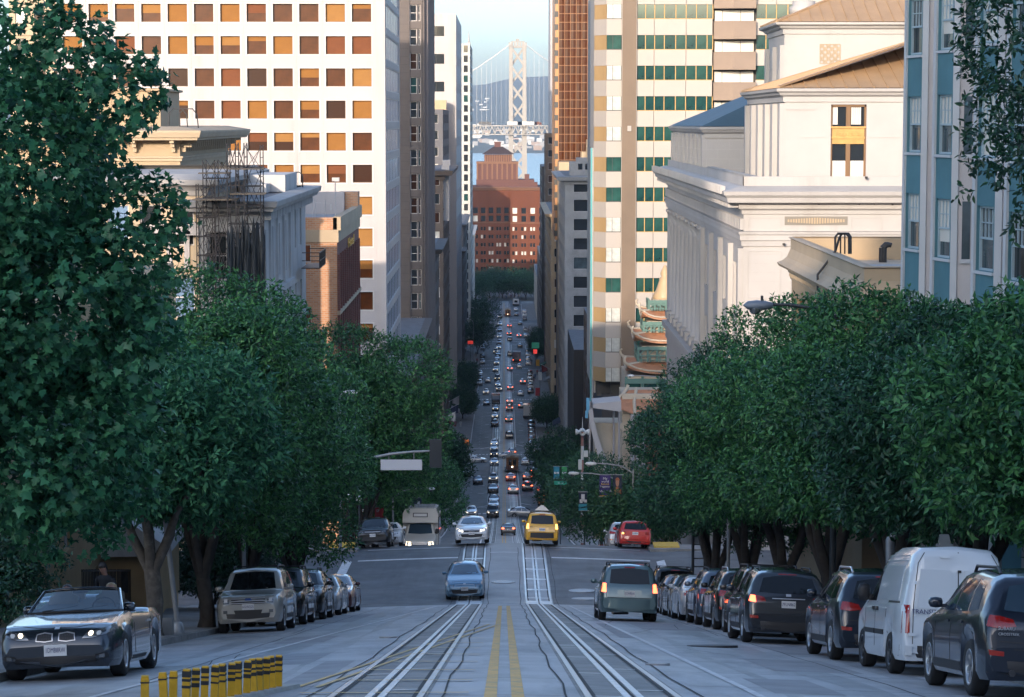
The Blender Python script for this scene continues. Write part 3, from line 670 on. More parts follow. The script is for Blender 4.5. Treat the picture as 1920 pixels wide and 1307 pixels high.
# ---- dark stone tower beyond the white one
def stone_tower():
    Y0, Y1, X1 = 390.0, 432.0, -13.05; X0 = X1 - 14; zb = gz(Y0) - 3; zt = 40.0; H = zt - zb
    r = thing('stone_tower', 'dark brown stone tower with one column of windows right of the white tower', 'tower', ((X0 + X1) / 2, Y0, zb))
    fr = Fr(X0, Y0, zb); m = MB(); u0 = PX(771, Y0) - X0; u1 = PX(785, Y0) - X0; fl = 3.95
    n = int(H / fl) - 1; hs = [(u0, 2 + j * fl, u1 - .1, 2 + j * fl + 2.7) for j in range(n)] + [(u1 + .05, 2 + j * fl, u1 + .5, 2 + j * fl + 2.7) for j in range(n)]
    facade(m, fr, 14, H, hs, .4, 0, 1)
    frs = Fr(X1, Y0, zb, SOUTH); h2 = [(3 + 6 * i, 2 + j * fl, 6.2 + 6 * i, 4.6 + j * fl) for i in range(6) for j in range(n)]
    facade(m, frs, Y1 - Y0, H, h2, .5); shell(m, X0, Y0, X1, Y1, zb, zt, 'ws')
    for j in range(int(H / 1.32)): fbox(m, fr, 0, -.012, j * 1.32 - .03, u0 - .25, .002, j * 1.32, 2); fbox(m, fr, u1 + .8, -.012, j * 1.32 - .03, 14, .002, j * 1.32, 2)
    fbox(m, fr, u0 - .22, -.25, 0, u0 - .02, .01, H); fbox(m, fr, u1 + .55, -.2, 0, u1 + .8, .01, H)
    for i in range(7): fbox(m, frs, 1.2 + 6 * i, -.55, 0, 2.2 + 6 * i, .01, H - 2, 1)  # sunlight on these fins is put into their paler stone
    m.build('wall', [M_stone, M_stone_lit, M_dark], r)
    windows(r, fr, hs, .4, M_wframe, lambda: rc((G_dark, G_dark, G_brown2, G_teal2)), fw=.12, rows=2, mw=.1); windows(r, frs, h2, .5, M_wframe, G_dark, cols=2)
stone_tower()
def side_block(name, label, s, pxc, top, Y0, Y1, depth, mw_, mg, ncol, fl, pick, wfrac=.55, hfrac=.55, westcols=None, zb=None, roof=None, crn=None, frame=None, cols=1, rows=1, cat='building', X=None, band=None):
    # a block on the building line: s=-1 left of the street, 1 right; pxc its near street corner, top its roof row at Y0
    X1 = X if X is not None else PX(pxc, Y0); zb = gz(Y1) - 2; zt = PZ(top, Y0); H = zt - zb
    xa, xb = (X1 - depth, X1) if s < 0 else (X1, X1 + depth)
    r = thing(name, label, cat, ((xa + xb) / 2, Y0, zb)); m = MB()
    nf = max(1, int((H - 2.5) / fl)); v0 = H - fl * nf - .4
    L = Y1 - Y0; du = L / ncol; ww = du * wfrac; hh = fl * hfrac
    h2 = [(du * (i + .5) - ww / 2, v0 + j * fl + fl * .25, du * (i + .5) + ww / 2, v0 + j * fl + fl * .25 + hh) for j in range(nf) for i in range(ncol)]
    fs = Fr(X1, Y0, zb, SOUTH) if s < 0 else Fr(X1, Y1, zb, NORTH)
    facade(m, fs, L, H, h2, .35)
    fr = Fr(xa, Y0, zb); wc = westcols or max(1, int(depth / 3.2)); du2 = depth / wc; w2 = du2 * .5
    h1 = [(du2 * (i + .5) - w2 / 2, v0 + j * fl + fl * .25, du2 * (i + .5) + w2 / 2, v0 + j * fl + fl * .25 + hh) for j in range(nf) for i in range(wc)]
    facade(m, fr, depth, H, h1, .35)
    shell(m, xa, Y0, xb, Y1, zb, zt, 'ws' if s < 0 else 'wn', roof=1)
    if band:
        for j in range(nf + 1):
            fbox(m, fr, 0, -.12, v0 + j * fl - .25, depth, .01, v0 + j * fl + .05); fbox(m, fs, 0, -.12, v0 + j * fl - .25, L, .01, v0 + j * fl + .05)
    m.build('wall', [mw_, M_roof], r)
    if crn:
        c = MB(); cornice(c, xa, Y0, xb, Y1, zt - crn, [(0, 0), (crn * .15, .02), (crn * .2, crn * .35), (crn * .85, crn * .45), (crn, crn * .9), (0, crn)]); c.build('cornice', mw_, r)
    f = frame or M_wframe
    windows(r, fs, h2, .35, f, pick, cols=cols, rows=rows); windows(r, fr, h1, .35, f, pick, cols=cols, rows=rows)
    return r, zt, xa, xb
DARKW = lambda: rc((G_dark, G_dark, G_dark, G_brown2, B_white))
M_browns = mat('stone_brown', (.085, .065, .055), .75, var=.15, scale=.2)
M_dusk = mat('stone_slate', (.085, .085, .095), .75, var=.15, scale=.2)
M_tan = mat('stone_tan', (.40, .30, .19), .75, var=.12, scale=.2)
M_pale = mat('stone_pale', (.46, .42, .37), .75, var=.1, scale=.2)
fd = mat('window_frame_dark', (.03, .03, .03), .5)
side_block('office_block', 'dark corniced office block at the foot of the tall stone tower', -1, 0, 465, 433, 470, 16, M_browns, DARKW and M_browns, 8, 4.2, DARKW, crn=1.8, X=-13.0, band=True)
r_, zt_, xa_, xb_ = side_block('office_block', 'brown office block with a heavy dark cornice and a white lift shaft on its roof', -1, 0, 318, 505, 560, 16, M_browns, M_browns, 10, 4.0, DARKW, crn=2.2, X=-13.0, band=True)
b = MB(); b.box(PX(829, 507), 507, zt_ - 11, PX(843, 507), 511, zt_ + .8); b.box(PX(831, 507), 506.9, zt_ + .8, PX(845, 507), 511, zt_ + 2.0); b.build('lift_shaft', M_white, r_)
side_block('office_block', 'tall slate office block behind the brown one with the lift shaft', -1, 0, 205, 562, 622, 46, M_dusk, M_dusk, 10, 3.9, DARKW, X=-14.5, westcols=10)
r_, zt_, xa_, xb_ = side_block('white_slab_tower', 'white slab tower with three dark window strips near its top, left of the bridge', -1, 0, 26, 655, 738, 13, M_white, M_white, 12, 7.6, lambda: G_dark, wfrac=.35, hfrac=.36, X=-13.2, westcols=1, cols=3, frame=fd, cat='tower')
side_block('louvred_block', 'small sunlit cream block with dark slots in front of the white slab tower', -1, 0, 188, 648, 652, 7, M_tan, M_tan, 1, 7.4, lambda: G_brown2, X=PX(838, 648), hfrac=.3, westcols=1)
side_block('glass_tower', 'slender dark glass tower with pale bars, nearest building left of the bridge', -1, 0, 82, 865, 935, 9, mat('bar_pale', (.36, .37, .36), .6), M_white, 12, 3.6, lambda: rc((G_dark, G_dark, G_teal2)), wfrac=.8, hfrac=.68, X=-12.4, westcols=3, frame=fd, cat='tower')
b = thing('roof_antenna', 'thin white mast on top of the slender glass tower', 'antenna', (-12.8, 868, PZ(82, 865))); MB().tube([(-12.8, 868, PZ(83, 868)), (-12.8, 868, PZ(58, 868))], [.35, .1], 6).build('mast', M_white, b); MB().box(-13.4, 867.4, PZ(83, 868), -12.2, 868.6, PZ(80, 868)).build('base', M_white, b)
for Y0, Y1, top, m_, lab in ((300, 328, 700, M_dusk, 'low grey shop block on the downhill corner beyond the white tower'), (346, 388, 640, M_browns, 'brown shop block under the dark stone tower'), (741, 800, 470, M_browns, 'dark shop block beyond the white slab tower'),
                             (766, 848, 420, M_dusk, 'narrow grey office block in the far left canyon wall'), (957, 1050, 440, M_pale, 'pale sunlit-edged office block last on the left before the brown hotel-like block')):
    side_block('office_block', lab, -1, 0, top, Y0, Y1 if Y0 != 741 else 764, 16, m_, m_, 6, 4.2, DARKW, X=-13.0 - (.2 if Y0 in (741, 766) else 0), crn=1.2)
# ---- apartment house behind the left-hand trees beside the near pavement
def near_left():
    zb = gz(62) - 3
    M_ap = mat('stucco_ochre', (.36, .25, .13), .8, var=.12, scale=1.2, bump=.2, bscale=30)
    r = thing('apartment_house', 'ochre apartment house with a gabled porch behind the trees on the near left pavement', 'house', (-14, 72, gz(72)))
    m = MB(); fs = Fr(-13.6, 55, gz(92) - 1, SOUTH); H = -5.8 - (gz(92) - 1)
    hs = [(2 + 5 * i, v, 3.3 + 5 * i, v + 2) for i in range(8) for v in (H - 4, H - 7.5, H - 11)]
    facade(m, fs, 42, H, hs, .25); shell(m, -30, 55, -13.6, 97, gz(92) - 1, -5.8, 's'); m.build('wall', M_ap, r)
    windows(r, fs, hs, .25, M_wframe, G_dark, sash=True)
    # gabled porch standing forward of the wall
    p_ = MB(); Yp = 79.0; x0, x1 = -13.6, PX(292, Yp); z0 = gz(Yp) - .2
    p_.box(x0 - 1, Yp, z0, x1, Yp + 5, PZ(1035, Yp)); p_.build('porch', M_ap, r)
    g = MB(); zt = PZ(1040, Yp); xm = (x0 + x1) / 2 - .6
    g.prism([(x0 - 1.2, zt), (x1 + .4, zt + .05), (x1 + .4, zt + .35), (xm, zt + 1.6), (x0 - 1.2, zt + .5)], -Yp - 5.2, -Yp + .5, Matrix.Rotation(pi / 2, 4, 'X')); g.build('porch_roof', M_grey, r)
    d = MB(); d.box(PX(222, Yp), Yp - .06, z0 + .9, PX(233, Yp), Yp + .02, zt - .5); d.build('porch_window', G_dark, r)
    d = MB()
    for i in range(10): d.box(-13.55, 84 + i * .9, gz(88) + .2, -13.3, 84.12 + i * .9, gz(88) + 3.4)
    d.box(-13.56, 83.5, gz(88) + 3.4, -13.2, 93.5, gz(88) + 3.6); d.build('entrance_grille', M_iron, r)
    f = thing('iron_fence', 'dark iron railing beside the porch on the left pavement', 'fence', (-10.4, 86, gz(86)))
    for i in range(3):
        a = MB(); y = 70 + i * 3.2; zz = (gz(y) + gz(y + 3)) / 2 - .1
        for k in range(12): yy = y + k * .26; a.beam((-12.7, yy, gz(yy)), (-12.7, yy, gz(yy) + 1.5), .03)
        a.beam((-12.7, y, gz(y) + 1.45), (-12.7, y + 3.1, gz(y + 3.1) + 1.45), .05); a.build('railing', M_iron, f)
    f.location = (-12.7, 75, gz(75))
    for c in [c for c in bpy.data.objects if c.parent == f]: c.location = -f.location
near_left()
# ================================================================ right-hand side of the street
M_blue = mat('stucco_blue', (.060, .165, .205), .75, var=.12, scale=.8, bump=.25, bscale=14, dirt=(.04, .14, .20), dscale=.8, thresh=.52, streak=True)
M_palew = mat('stucco_white', (.44, .43, .44), .75, var=.08, scale=.7, bump=.2, bscale=16, dirt=(.38, .36, .37), dscale=.7, thresh=.54, streak=True)
M_pil = mat('stucco_pilaster', (.42, .45, .48), .7, var=.06, scale=.6)
M_wfb = mat('window_frame_bluegrey', (.30, .40, .46), .5)
G_refl = mat('glass_street', (.05, .07, .08), .06, spec=1.0, var=.5, scale=.8)
def blue_apartments():
    zb = gz(78) - 1.5; zt = 7.0; H = zt - zb
    r = thing('apartment_building', 'blue and white apartment building with canted window bays above the right-hand trees', 'building', (14, 66, zb))
    fl = PZ(190, 74) - PZ(375, 74); vtop = PZ(100, 74) - zb           # sill row of the top window
    def seg(m, a, b, mi=0, holes=(), depth=.18):
        L = (Vector(b) - Vector(a)).length; fr = Fr(a[0], a[1], zb, atan2(b[1] - a[1], b[0] - a[0])); facade(m, fr, L, H, holes, depth, mi); return fr, L
    sill = [vtop - fl * j for j in range(-1, 4)]
    m = MB(); wn = []
    bays = [75.9, 70.7, 64.5, 60.4, 56.2, 50, 44]
    ends_ = [13.1 * 4420 / (1684 - 945)]
    last = (13.15, 77.6)
    m.quad((30, 77.62, zb), (13.15, 77.62, zb), (13.15, 77.62, zt), (30, 77.62, zt))
    pts = []
    for i, f in enumerate(bays):
        wide = i in (1, 3, 5)
        A = (12.95, f + .55); B = (12.9, f); C = (13.18, f - 1.25); D = (13.36, f - 1.33); E = (13.85, f - 1.45) if wide else (13.62, f - 1.42)
        G = (E[0], bays[i + 1] + 1.6) if i + 1 < len(bays) else (E[0], 38)
        seg(m, last, A, 0); fa, La = seg(m, A, B, 0, [(.12, v, .45, v + 1.75) for v in sill]); wn.append((fa, [(.12, v, .45, v + 1.75) for v in sill], 0))
        hs = [(.1, v, 1.18, v + 1.75) for v in sill]
        fb_, Lb = seg(m, B, C, 1, hs); wn.append((fb_, hs, 1))
        fp = Fr(C[0], C[1], zb, atan2(D[1] - C[1], D[0] - C[0])); L = (Vector(D) - Vector(C)).length
        fbox(m, fp, 0, -.08, 0, L, .1, H, 2); seg(m, D, E, 0); 
        if wide:
            fe = Fr(D[0], D[1], zb, atan2(E[1] - D[1], E[0] - D[0]))
        fk = Fr(B[0], B[1], zb, atan2(C[1] - B[1], C[0] - B[0])); fbox(m, fk, -.1, -.07, 0, .07, .02, H, 2)
        hw = [(.3, v, .8, v + 1.7) for v in sill]; sg = seg(m, E, G, 0); last = G
        if wide:
            for v in sill: fbox(m, fe, .12, -.02, v, .36, .02, v + 1.7, 3); fbox(m, fe, .08, -.09, v - .12, .4, .02, v, 2)
        for v in sill: fbox(m, fb_, .02, -.06, v - .1, 1.26, .03, v - .02, 2)
    shell(m, 13.9, 38, 30, 77.6, zb, zt, 'we' + 'n'); m.build('wall', [M_palew, M_blue, M_pil, G_refl], r)
    for fr, hs, big in wn:
        if big: windows(r, fr, hs, .18, M_wfb, lambda: rc((G_refl, G_refl, G_dark, B_white)), fw=.06, cols=4, rows=2, mw=.03, sash=True, blind=lambda: rc((None, None, (.5, B_white), (.75, B_white))))
        else: windows(r, fr, hs, .18, M_wfb, G_refl, fw=.04, sash=True)
blue_apartments()
M_ritz = mat('limestone_white', (.37, .357, .345), .65, var=.07, scale=.3, dirt=(.30, .282, .262), dscale=.35, thresh=.53, streak=True)
M_ritzb = mat('limestone_block', (.38, .365, .35), .65, brick=((.40, .385, .375), (.44, .42, .41), 1.5, .62, .012), var=.05, scale=.4)
M_copper = mat('roof_seamed_tan', (.36, .235, .13), .55, var=.1, scale=.6)
M_slate = mat('roof_slate_blue', (.045, .085, .11), .6, var=.15, scale=.5)
M_wood = mat('window_frame_brown', (.16, .085, .035), .5)
M_gold = mat('spandrel_ochre', (.42, .25, .07), .5, var=.15, scale=3)
def hip(mb, x0, y0, x1, y1, z, rise, over, mi=0, seams=None, inset=None):
    x0 -= over; y0 -= over; x1 += over; y1 += over; i = inset or min(x1 - x0, y1 - y0) / 2
    a = [(x0, y0, z), (x1, y0, z), (x1, y1, z), (x0, y1, z)]; b = [(x0 + i, y0 + i, z + rise), (x1 - i, y0 + i, z + rise), (x1 - i, y1 - i, z + rise), (x0 + i, y1 - i, z + rise)]
    mb.grid([a, b], mi, False, True); mb.quad(*b, mi)
    if seams:                                # standing seams running up each slope
        for k in range(4):
            p, q, u, w_ = Vector(a[k]), Vector(a[(k + 1) % 4]), Vector(b[k]), Vector(b[(k + 1) % 4]); n = int((q - p).length / seams); up = ((u + w_) - (p + q)); e = (q - p).normalized(); up = (up - e * up.dot(e)).normalized()
            L0 = (u - p).dot(e); Lt = (u - p - e * L0).length
            for j in range(n + 1):
                t = j * seams; s_ = p + e * t; ln = Lt * min(1, t / max(L0, .01), ((q - p).length - t) / max(L0, .01))
                if ln > .2: mb.beam(s_ + Vector((0, 0, .03)), s_ + up * ln + Vector((0, 0, .03)), .07, .07, mi)
        for k in range(4): mb.beam(Vector(a[k]) + Vector((0, 0, .05)), Vector(b[k]) + Vector((0, 0, .05)), .16, .12, mi)
def classical_hotel():
    Y0, Y1, X0 = 128.0, 187.5, 13.0; X1 = 52.0; zb = gz(187) - 1; zt = PZ(331, Y0); H = zt - zb
    r = thing('classical_building', 'white classical building with a columned street front and tan seamed roofs', 'building', (20, Y0, zb))
    zcb = PZ(398, Y0); zarch = PZ(391, 187); zbase = PZ(594, 187)
    fr = Fr(X0, Y0, zb); m = MB()
    v = lambda z: z - zb
    u1 = PX(1552, 129) - X0
    hw = [(7 + 6.2 * i, v(zz), 9 + 6.2 * i, v(zz) + 2.6) for i in range(5) for zz in (zbase - 5.4,)]
    facade(m, fr, X1 - X0, H, hw, .3)
    fn = Fr(X0, Y1, zb, NORTH); L = Y1 - Y0
    # the street front: a recess behind the far columns, windows in the near bay
    rec = (1.5, v(zbase), 31.5, v(zarch))
    near_ = [(u, v(q), u + 1.7, v(q) + 2.6) for u in (35.2, 41.5, 47.8, 54.1) for q in (zarch - 3.6, zarch - 8.2)]
    facade(m, fn, L, H, [rec] + near_, 2.1)
    shell(m, X0, Y0, X1, Y1, zb, zt - .9, 'wn', roof=1)
    wb = [(2.6 + 3.75 * i, v(q), 4.3 + 3.75 * i, v(q) + 2.5) for i in range(8) for q in (zbase + .6, zbase + 4.8)]
    hb = [(a, b - v(zbase), c, d - v(zbase)) for a, b, c, d in wb]; 
    facade(m, Fr(X0 + 2.1, Y1, zbase, NORTH), 31.6, zarch - zbase, hb, .25)
    # parapet, belt courses
    fbox(m, fr, 0, .01, v(zt) - .9, X1 - X0, .5, v(zt) - .002); fbox(m, fn, 0, .51, v(zt) - .9, L - .5, .9, v(zt) - .004)
    fbox(m, fr, -.05, -.06, v(PZ(455, Y0)), X1 - X0, .01, v(PZ(455, Y0)) + .12); fbox(m, fn, 0, -.4, v(zbase) - .7, L, .0, v(zbase) - .25); fbox(m, fn, 0, -.12, v(zbase) - 1.6, L + .1, .0, v(zbase) - .7)
    for i in range(4): fbox(m, fn, 34.0 + 6.3 * i, -.28, v(zbase), 34.9 + 6.3 * i, .005, v(zarch))
    fbox(m, fn, 58.6, -.28, v(zbase), 59.45, .005, v(zarch))
    m.build('wall', [M_ritz, M_roofp], r)
    windows(r, Fr(X0 + 2.1, Y1, zbase, NORTH), hb, .25, M_wood, G_dark, cols=2, rows=2); windows(r, fn, near_, .3, M_wood, G_dark, cols=2, rows=2); windows(r, fr, hw, .3, M_wood, G_dark, cols=2, rows=2)
    c = MB(); cornice(c, X0, Y0, X1, Y1, zcb, [(0, -.12), (.1, -.1), (.12, .1), (.28, .2), (.3, .45), (.95, .55), (1.0, .8), (1.15, .95), (1.2, 1.15), (.3, 1.4), (0, 1.42)])
    cornice(c, X0, Y0, X1, Y1, zarch + .1, [(0, 0), (.1, .02), (.13, .3), (.2, .34), (.2, .62), (.26, .66), (.28, .8), (0, .84)])
    c.build('cornice', M_ritz, r)
    d = MB()
    for i in range(68): fbox(d, fn, .2 + i * .88, -.85, v(zcb) + .25, .55 + i * .88, .0, v(zcb) + .53); fbox(d, fn, .3 + i * .88, -1.3, v(zcb) + 1.0, .52 + i * .88, -1.0, v(zcb) + 1.42)
    for i in range(68): fbox(d, fn, .1 + i * .88, -.2, v(zcb) - .95, .6 + i * .88, .0, v(zcb) - .35)
    o = d.build('dentil', M_ritz, r); o['kind'] = 'stuff'
    for i in range(9):                       # giant order of columns on their own bases
        Y = Y1 - 1.5 - 3.75 * i; k = MB(); Hc = zarch - zbase
        k.lathe([(.62, .55), (.66, .65), (.62, .75), (.56, .8), (.56, Hc * .35), (.47, Hc - 1.1), (.5, Hc - 1.05), (.46, Hc - .95), (.72, Hc - .22), (.75, Hc - .2)], 14, Matrix.Translation((X0 + .55, Y, zbase)))
        k.box(X0 - .2, Y - .75, zbase + .0, X0 + 1.25, Y + .75, zbase + .55); k.box(X0 - .2, Y - .75, zarch - .22, X0 + 1.28, Y + .75, zarch - .02)
        for q in range(10): k.box(X0 + .55 + .5 * cos(q * .63), Y + .5 * sin(q * .63), zbase + .8, X0 + .57 + .52 * cos(q * .63), Y + .03 + .52 * sin(q * .63), zarch - 1.1)
        k.build('column', M_ritz, r)
    # near pavilion
    def pav(xa, ya, xb, yb, z0, ze, rise, m_roof, npil, label, inset=None, west=None, pil=.5, mw_=M_ritz, over=.5, seam=.75):
        a = MB(); Hh = ze - z0; f1 = Fr(xa, ya, z0); f2 = Fr(xa, yb, z0, NORTH); Ln = yb - ya
        facade(a, f1, xb - xa, Hh, west or [], .35)
        hn = [(Ln * (i + .28) / npil, .8, Ln * (i + .72) / npil, Hh * .72) for i in range(npil)] if npil else []
        facade(a, f2, Ln, Hh, hn, .4); shell(a, xa, ya, xb, yb, z0, ze, 'wn')
        for i in range(npil + 1): u = min(max(Ln * i / npil, pil / 2 + .02), Ln - pil / 2 - .02); fbox(a, f2, u - pil / 2, -.28, 0, u + pil / 2, .01, Hh * .86) if npil else None
        a.build('pavilion_wall', mw_, r)
        if hn: windows(r, f2, hn, .4, M_wood, G_dark, cols=2, rows=2)
        cc = MB(); cornice(cc, xa, ya, xb, yb, ze - .75, [(0, 0), (.1, .02), (.12, .3), (.3, .4), (.35, .5), (over, .6), (over + .03, .75), (0, .78)]); cc.build('pavilion_cornice', mw_, r)
        rf = MB(); hip(rf, xa, ya, xb, yb, ze + .04, rise, over - .1, 0, seam, inset); rf.build('pavilion_roof', m_roof, r)
        return f1
    xa = PX(1466, 130); z0 = zt - 1.0; ze = PZ(166, 130)
    wu0, wu1 = PX(1552, 130) - xa, PX(1618, 130) - xa; vv0, vv1 = PZ(331, 130) - z0, PZ(196, 130) - z0
    f1 = pav(xa, 130, xa + 34, 149, z0, ze, 4.4, M_copper, 5, '', inset=14, west=[(wu0, vv0, wu1, vv1)])
    # tall paired window of the west face
    hm = (vv1 - vv0); a = MB()
    for q in ((wu0, vv0, wu0 + .1, vv1), (wu1 - .1, vv0, wu1, vv1), (wu0, vv1 - .12, wu1, vv1)): fbox(a, f1, q[0], .12, q[1], q[2], .34, q[3])
    um = (wu0 + wu1) / 2; fbox(a, f1, um - .12, .14, vv0, um + .12, .34, vv1)
    vs1, vs2 = PZ(270, 130) - z0, PZ(237, 130) - z0
    o = a.build('window', M_wood, r)
    a = MB(); fbox(a, f1, wu0 + .1, .1, vs1, wu1 - .1, .36, vs2); fbox(a, f1, wu0 + .06, .05, vs1 + .28, wu1 - .06, .3, vs1 + .4); fbox(a, f1, wu0 + .02, .02, vs2 - .1, wu1 - .02, .3, vs2)
    for i in range(9): fbox(a, f1, wu0 + .25 + i * .17, .06, vs1 + .45, wu0 + .33 + i * .17, .2, vs1 + .6)
    a.build('window_spandrel', M_gold, r)
    for u0, u1 in ((wu0 + .1, um - .12), (um + .12, wu1 - .1)):
        a = MB(); fbox(a, f1, u0, .3, vs2, u1, .33, vv1 - .12); fbox(a, f1, u0, .3, vv0, u1, .33, vs1); a.build('pane', G_dark, r)
        a = MB()
        for k in range(6): q = u0 + (u1 - u0) * k / 6; fbox(a, f1, q + .01, .25 + .02 * (k % 2), vv0, q + (u1 - u0) / 6, .29, vv0 + .86)
        if u0 > um: [fbox(a, f1, u0 + .05 + .11 * k, .24 + .02 * (k % 2), vs2 + .1, u0 + .14 + .11 * k, .28, vv1 - .15) for k in range(5)]
        else: fbox(a, f1, u0 + .02, .26, vs2 + .1, u0 + .3, .29, vv1 - .15)
        a.build('curtain', B_white, r)
    a = MB(); fbox(a, f1, u0 - 3.6, -.05, vs2 + .9, u0 - 2.0, 0, vs2 + 1.0)
    # belt lines, hooks
    for py in (190, 258): fbox(a, f1, .9, -.03, PZ(py, 130) - z0, wu0 - .15, .005, PZ(py, 130) - z0 + .05); fbox(a, f1, wu1 + .15, -.03, PZ(py, 130) - z0, 20, .005, PZ(py, 130) - z0 + .05)
    a.build('string_course', M_ritz, r)
    xt = PX(1464, 152); pav(xt, 152, xt + 22, 161, z0, PZ(42, 152), 1.9, M_copper, 2, '', inset=4.6, over=.6)
    g = MB(); x0, x1, za, zb_ = PX(1530, 152), PX(1567, 152), PZ(119, 152), PZ(83, 152); n = 6
    for i in range(n + 1):
        q = i / n; g.box(x0 + (x1 - x0) * q - .025, 151.93, za, x0 + (x1 - x0) * q + .025, 151.99, zb_); g.box(x0, 151.94, za + (zb_ - za) * q - .025, x1, 151.985, za + (zb_ - za) * q + .025)
    for i in range(n):
        for j in range(n):
            if (i + j) % 2: g.box(x0 + (x1 - x0) * (i + .2) / n, 151.95, za + (zb_ - za) * (j + .2) / n, x0 + (x1 - x0) * (i + .8) / n, 151.995, za + (zb_ - za) * (j + .8) / n)
    g.build('roof_grille', M_cream, r)
    pav(13.45, 157.5, 27, 186.5, z0, PZ(238, 157.5), 2.6, M_slate, 8, '', over=.45, pil=.6, mw_=M_ritzb, inset=6, seam=None)
    for px, py, Y in ((1499, 28, 156), (1602, 6, 157)):
        k = MB(); x = PX(px, Y); k.lathe([(.7, -1.5), (.7, 0), (.95, .1), (.95, .5), (.75, .6), (.75, .9), (.1, 1.0)], 12, Matrix.Translation((x, Y, PZ(py, Y)))); k.build('chimney', M_ritz, r)
    fz = MB(); x0, x1 = PX(1468, 128), PX(1585, 128); za, zb_ = PZ(422, 128), PZ(406, 128)
    fz.box(x0, 127.95, za, x1, 127.995, zb_); o = fz.build('frieze_panel', mat('frieze_stone', (.20, .185, .16), .8), r)
    fz = MB()
    for k in range(22):
        t = (k - 10.5) / 11; x = (x0 + x1) / 2 + t * (x1 - x0) * .46
        fz.box(x - .05, 127.9, (za + zb_) / 2 - .17 + .1 * abs(t), x + .04, 127.96, (za + zb_) / 2 + .17 - .1 * abs(t))
    o = fz.build('frieze_ornament', M_cream, r); o['kind'] = 'stuff'
    ln = MB()
    for pa, pb, ya, yb in ((1400, 1462, 408, 450), (1592, 1650, 408, 450), (1400, 1462, 470, 560), (1480, 1580, 470, 560), (1600, 1668, 470, 560)):
        xa_, xb_, za_, zb2 = PX(pa, 128), PX(pb, 128), PZ(yb, 128), PZ(ya, 128)
        for q in ((xa_, za_, xb_, za_ + .05), (xa_, zb2 - .05, xb_, zb2), (xa_, za_ + .05, xa_ + .05, zb2 - .05), (xb_ - .05, za_ + .05, xb_, zb2 - .05)): ln.box(q[0], 127.965, q[1], q[2], 128.01, q[3])
    for k in range(14): zz = PZ(700, 128) + k * (PZ(460, 128) - PZ(700, 128)) / 14; ln.box(13.3, 127.985, zz, 50, 128.01, zz + .02)
    o = ln.build('panel_moulding', M_ritz, r); o['kind'] = 'stuff'
    hk = MB()
    for px, py in ((1397, 382), (1457, 382), (1531, 383), (1606, 383), (1634, 383), (1668, 384), (1619, 335), (1467, 460)):
        x, z = PX(px, 127.8), PZ(py, 127.8); hk.box(x - .03, 127.6, z - .02, x + .03, 128.0, z + .03); hk.box(x - .09, 127.6, z + .02, x + .05, 127.7, z + .12)
    o = hk.build('lamp_bracket', M_iron, r); o['kind'] = 'stuff'
classical_hotel()
def corner_low():
    zt = PZ(446, 99.3); zb = gz(99) - 1; X0, Y0, Y1 = 12.15, 79, 99.3
    r = thing('corner_shop', 'low tan building with a curved cornice beside the blue flats', 'building', (18, 90, zb))
    m = MB(); fn = Fr(X0, Y1, zb, NORTH); H = zt - zb; L = Y1 - Y0
    hs = [(1.2 + 4.7 * i, H - 5.2, 4.2 + 4.7 * i, H - 2.4) for i in range(4)] + [(1.2 + 4.7 * i, H - 9.6, 4.2 + 4.7 * i, H - 6.6) for i in range(4)]
    facade(m, fn, L, H, hs, .3); shell(m, X0, Y0, 34, Y1, zb, zt - .9, 'n', roof=1); m.box(X0 + .01, Y0, zt - .95, X0 + .35, Y1, zt); m.box(X0 + .36, Y1 - .35, zt - .95, 34, Y1 - .01, zt - .003); m.build('wall', [M_beige, mat('roof_sand', (.45, .36, .26), .85, var=.15, scale=1)], r)
    windows(r, fn, hs, .3, M_wood, G_dark, cols=3, rows=1)
    c = MB(); cornice(c, X0, Y0, 34, Y1, zt - 1.75, [(0, 0), (.06, .02), (.08, .25), (.14, .3), (.18, .45), (.5, .55), (.58, .68), (.35, .8), (.2, .95), (.06, 1.3), (.06, 1.7), (.15, 1.76), (0, 1.8)]); c.build('cornice', M_cream, r)
    d = MB()
    for i in range(60): fbox(d, fn, .1 + i * .34, -.13, H - 1.62, .28 + i * .34, .0, H - 1.3)
    o = d.build('dentil', M_cream, r); o['kind'] = 'stuff'
    h = thing('roof_ladder', 'black steel hoop ladder bent over the low tan roof', 'ladder', (PX(1565, 88), 88, zt - .9)); k = MB(); Y = 88.0
    q = lambda px, py, dy=0: P(px, py, Y + dy)
    for dx in (0, 1):
        k.tube([q(1533, 545, -.3 + dx * .5), q(1533, 515, -.3 + dx * .5), q(1566, 472, dx * .5), q(1566 + dx * 8, 445, dx * .5), q(1571 + dx * 8, 438, dx * .5), q(1586 + dx * 5, 438, dx * .5), q(1592 + dx * 3, 444, dx * .5), q(1592 + dx * 3, 476, dx * .5)], .045, 8)
    k.build('rail', M_iron, h)
    k = MB()
    for px in (1576, 1584): k.tube([q(px, 440, .2), q(px, 476, .2)], .03, 6)
    k.build('rung', M_iron, h)
    f = MB(); Yr = 98.0; zr = zt - .9
    for px, py in ((1650, 470), (1654, 488)): x = PX(px, 97); f.tube([(x, 97, zr), (x, 97, zr + .6)], .12, 8); f.tube([(x, 97, zr + .6), (x + .15, 97, zr + .75), (x + .3, 97, zr + .7)], .1, 8)
    f.build('roof_vent', M_iron, r)
    b = MB(); x = PX(1660, 84); b.box(x - .6, 83.4, zr + .0, x + 2.2, 85.2, PZ(505, 84)); b.box(x - .7, 83.3, PZ(505, 84), x + 2.3, 85.3, PZ(500, 84)); b.build('roof_hatch', M_roofp, r)
corner_low()
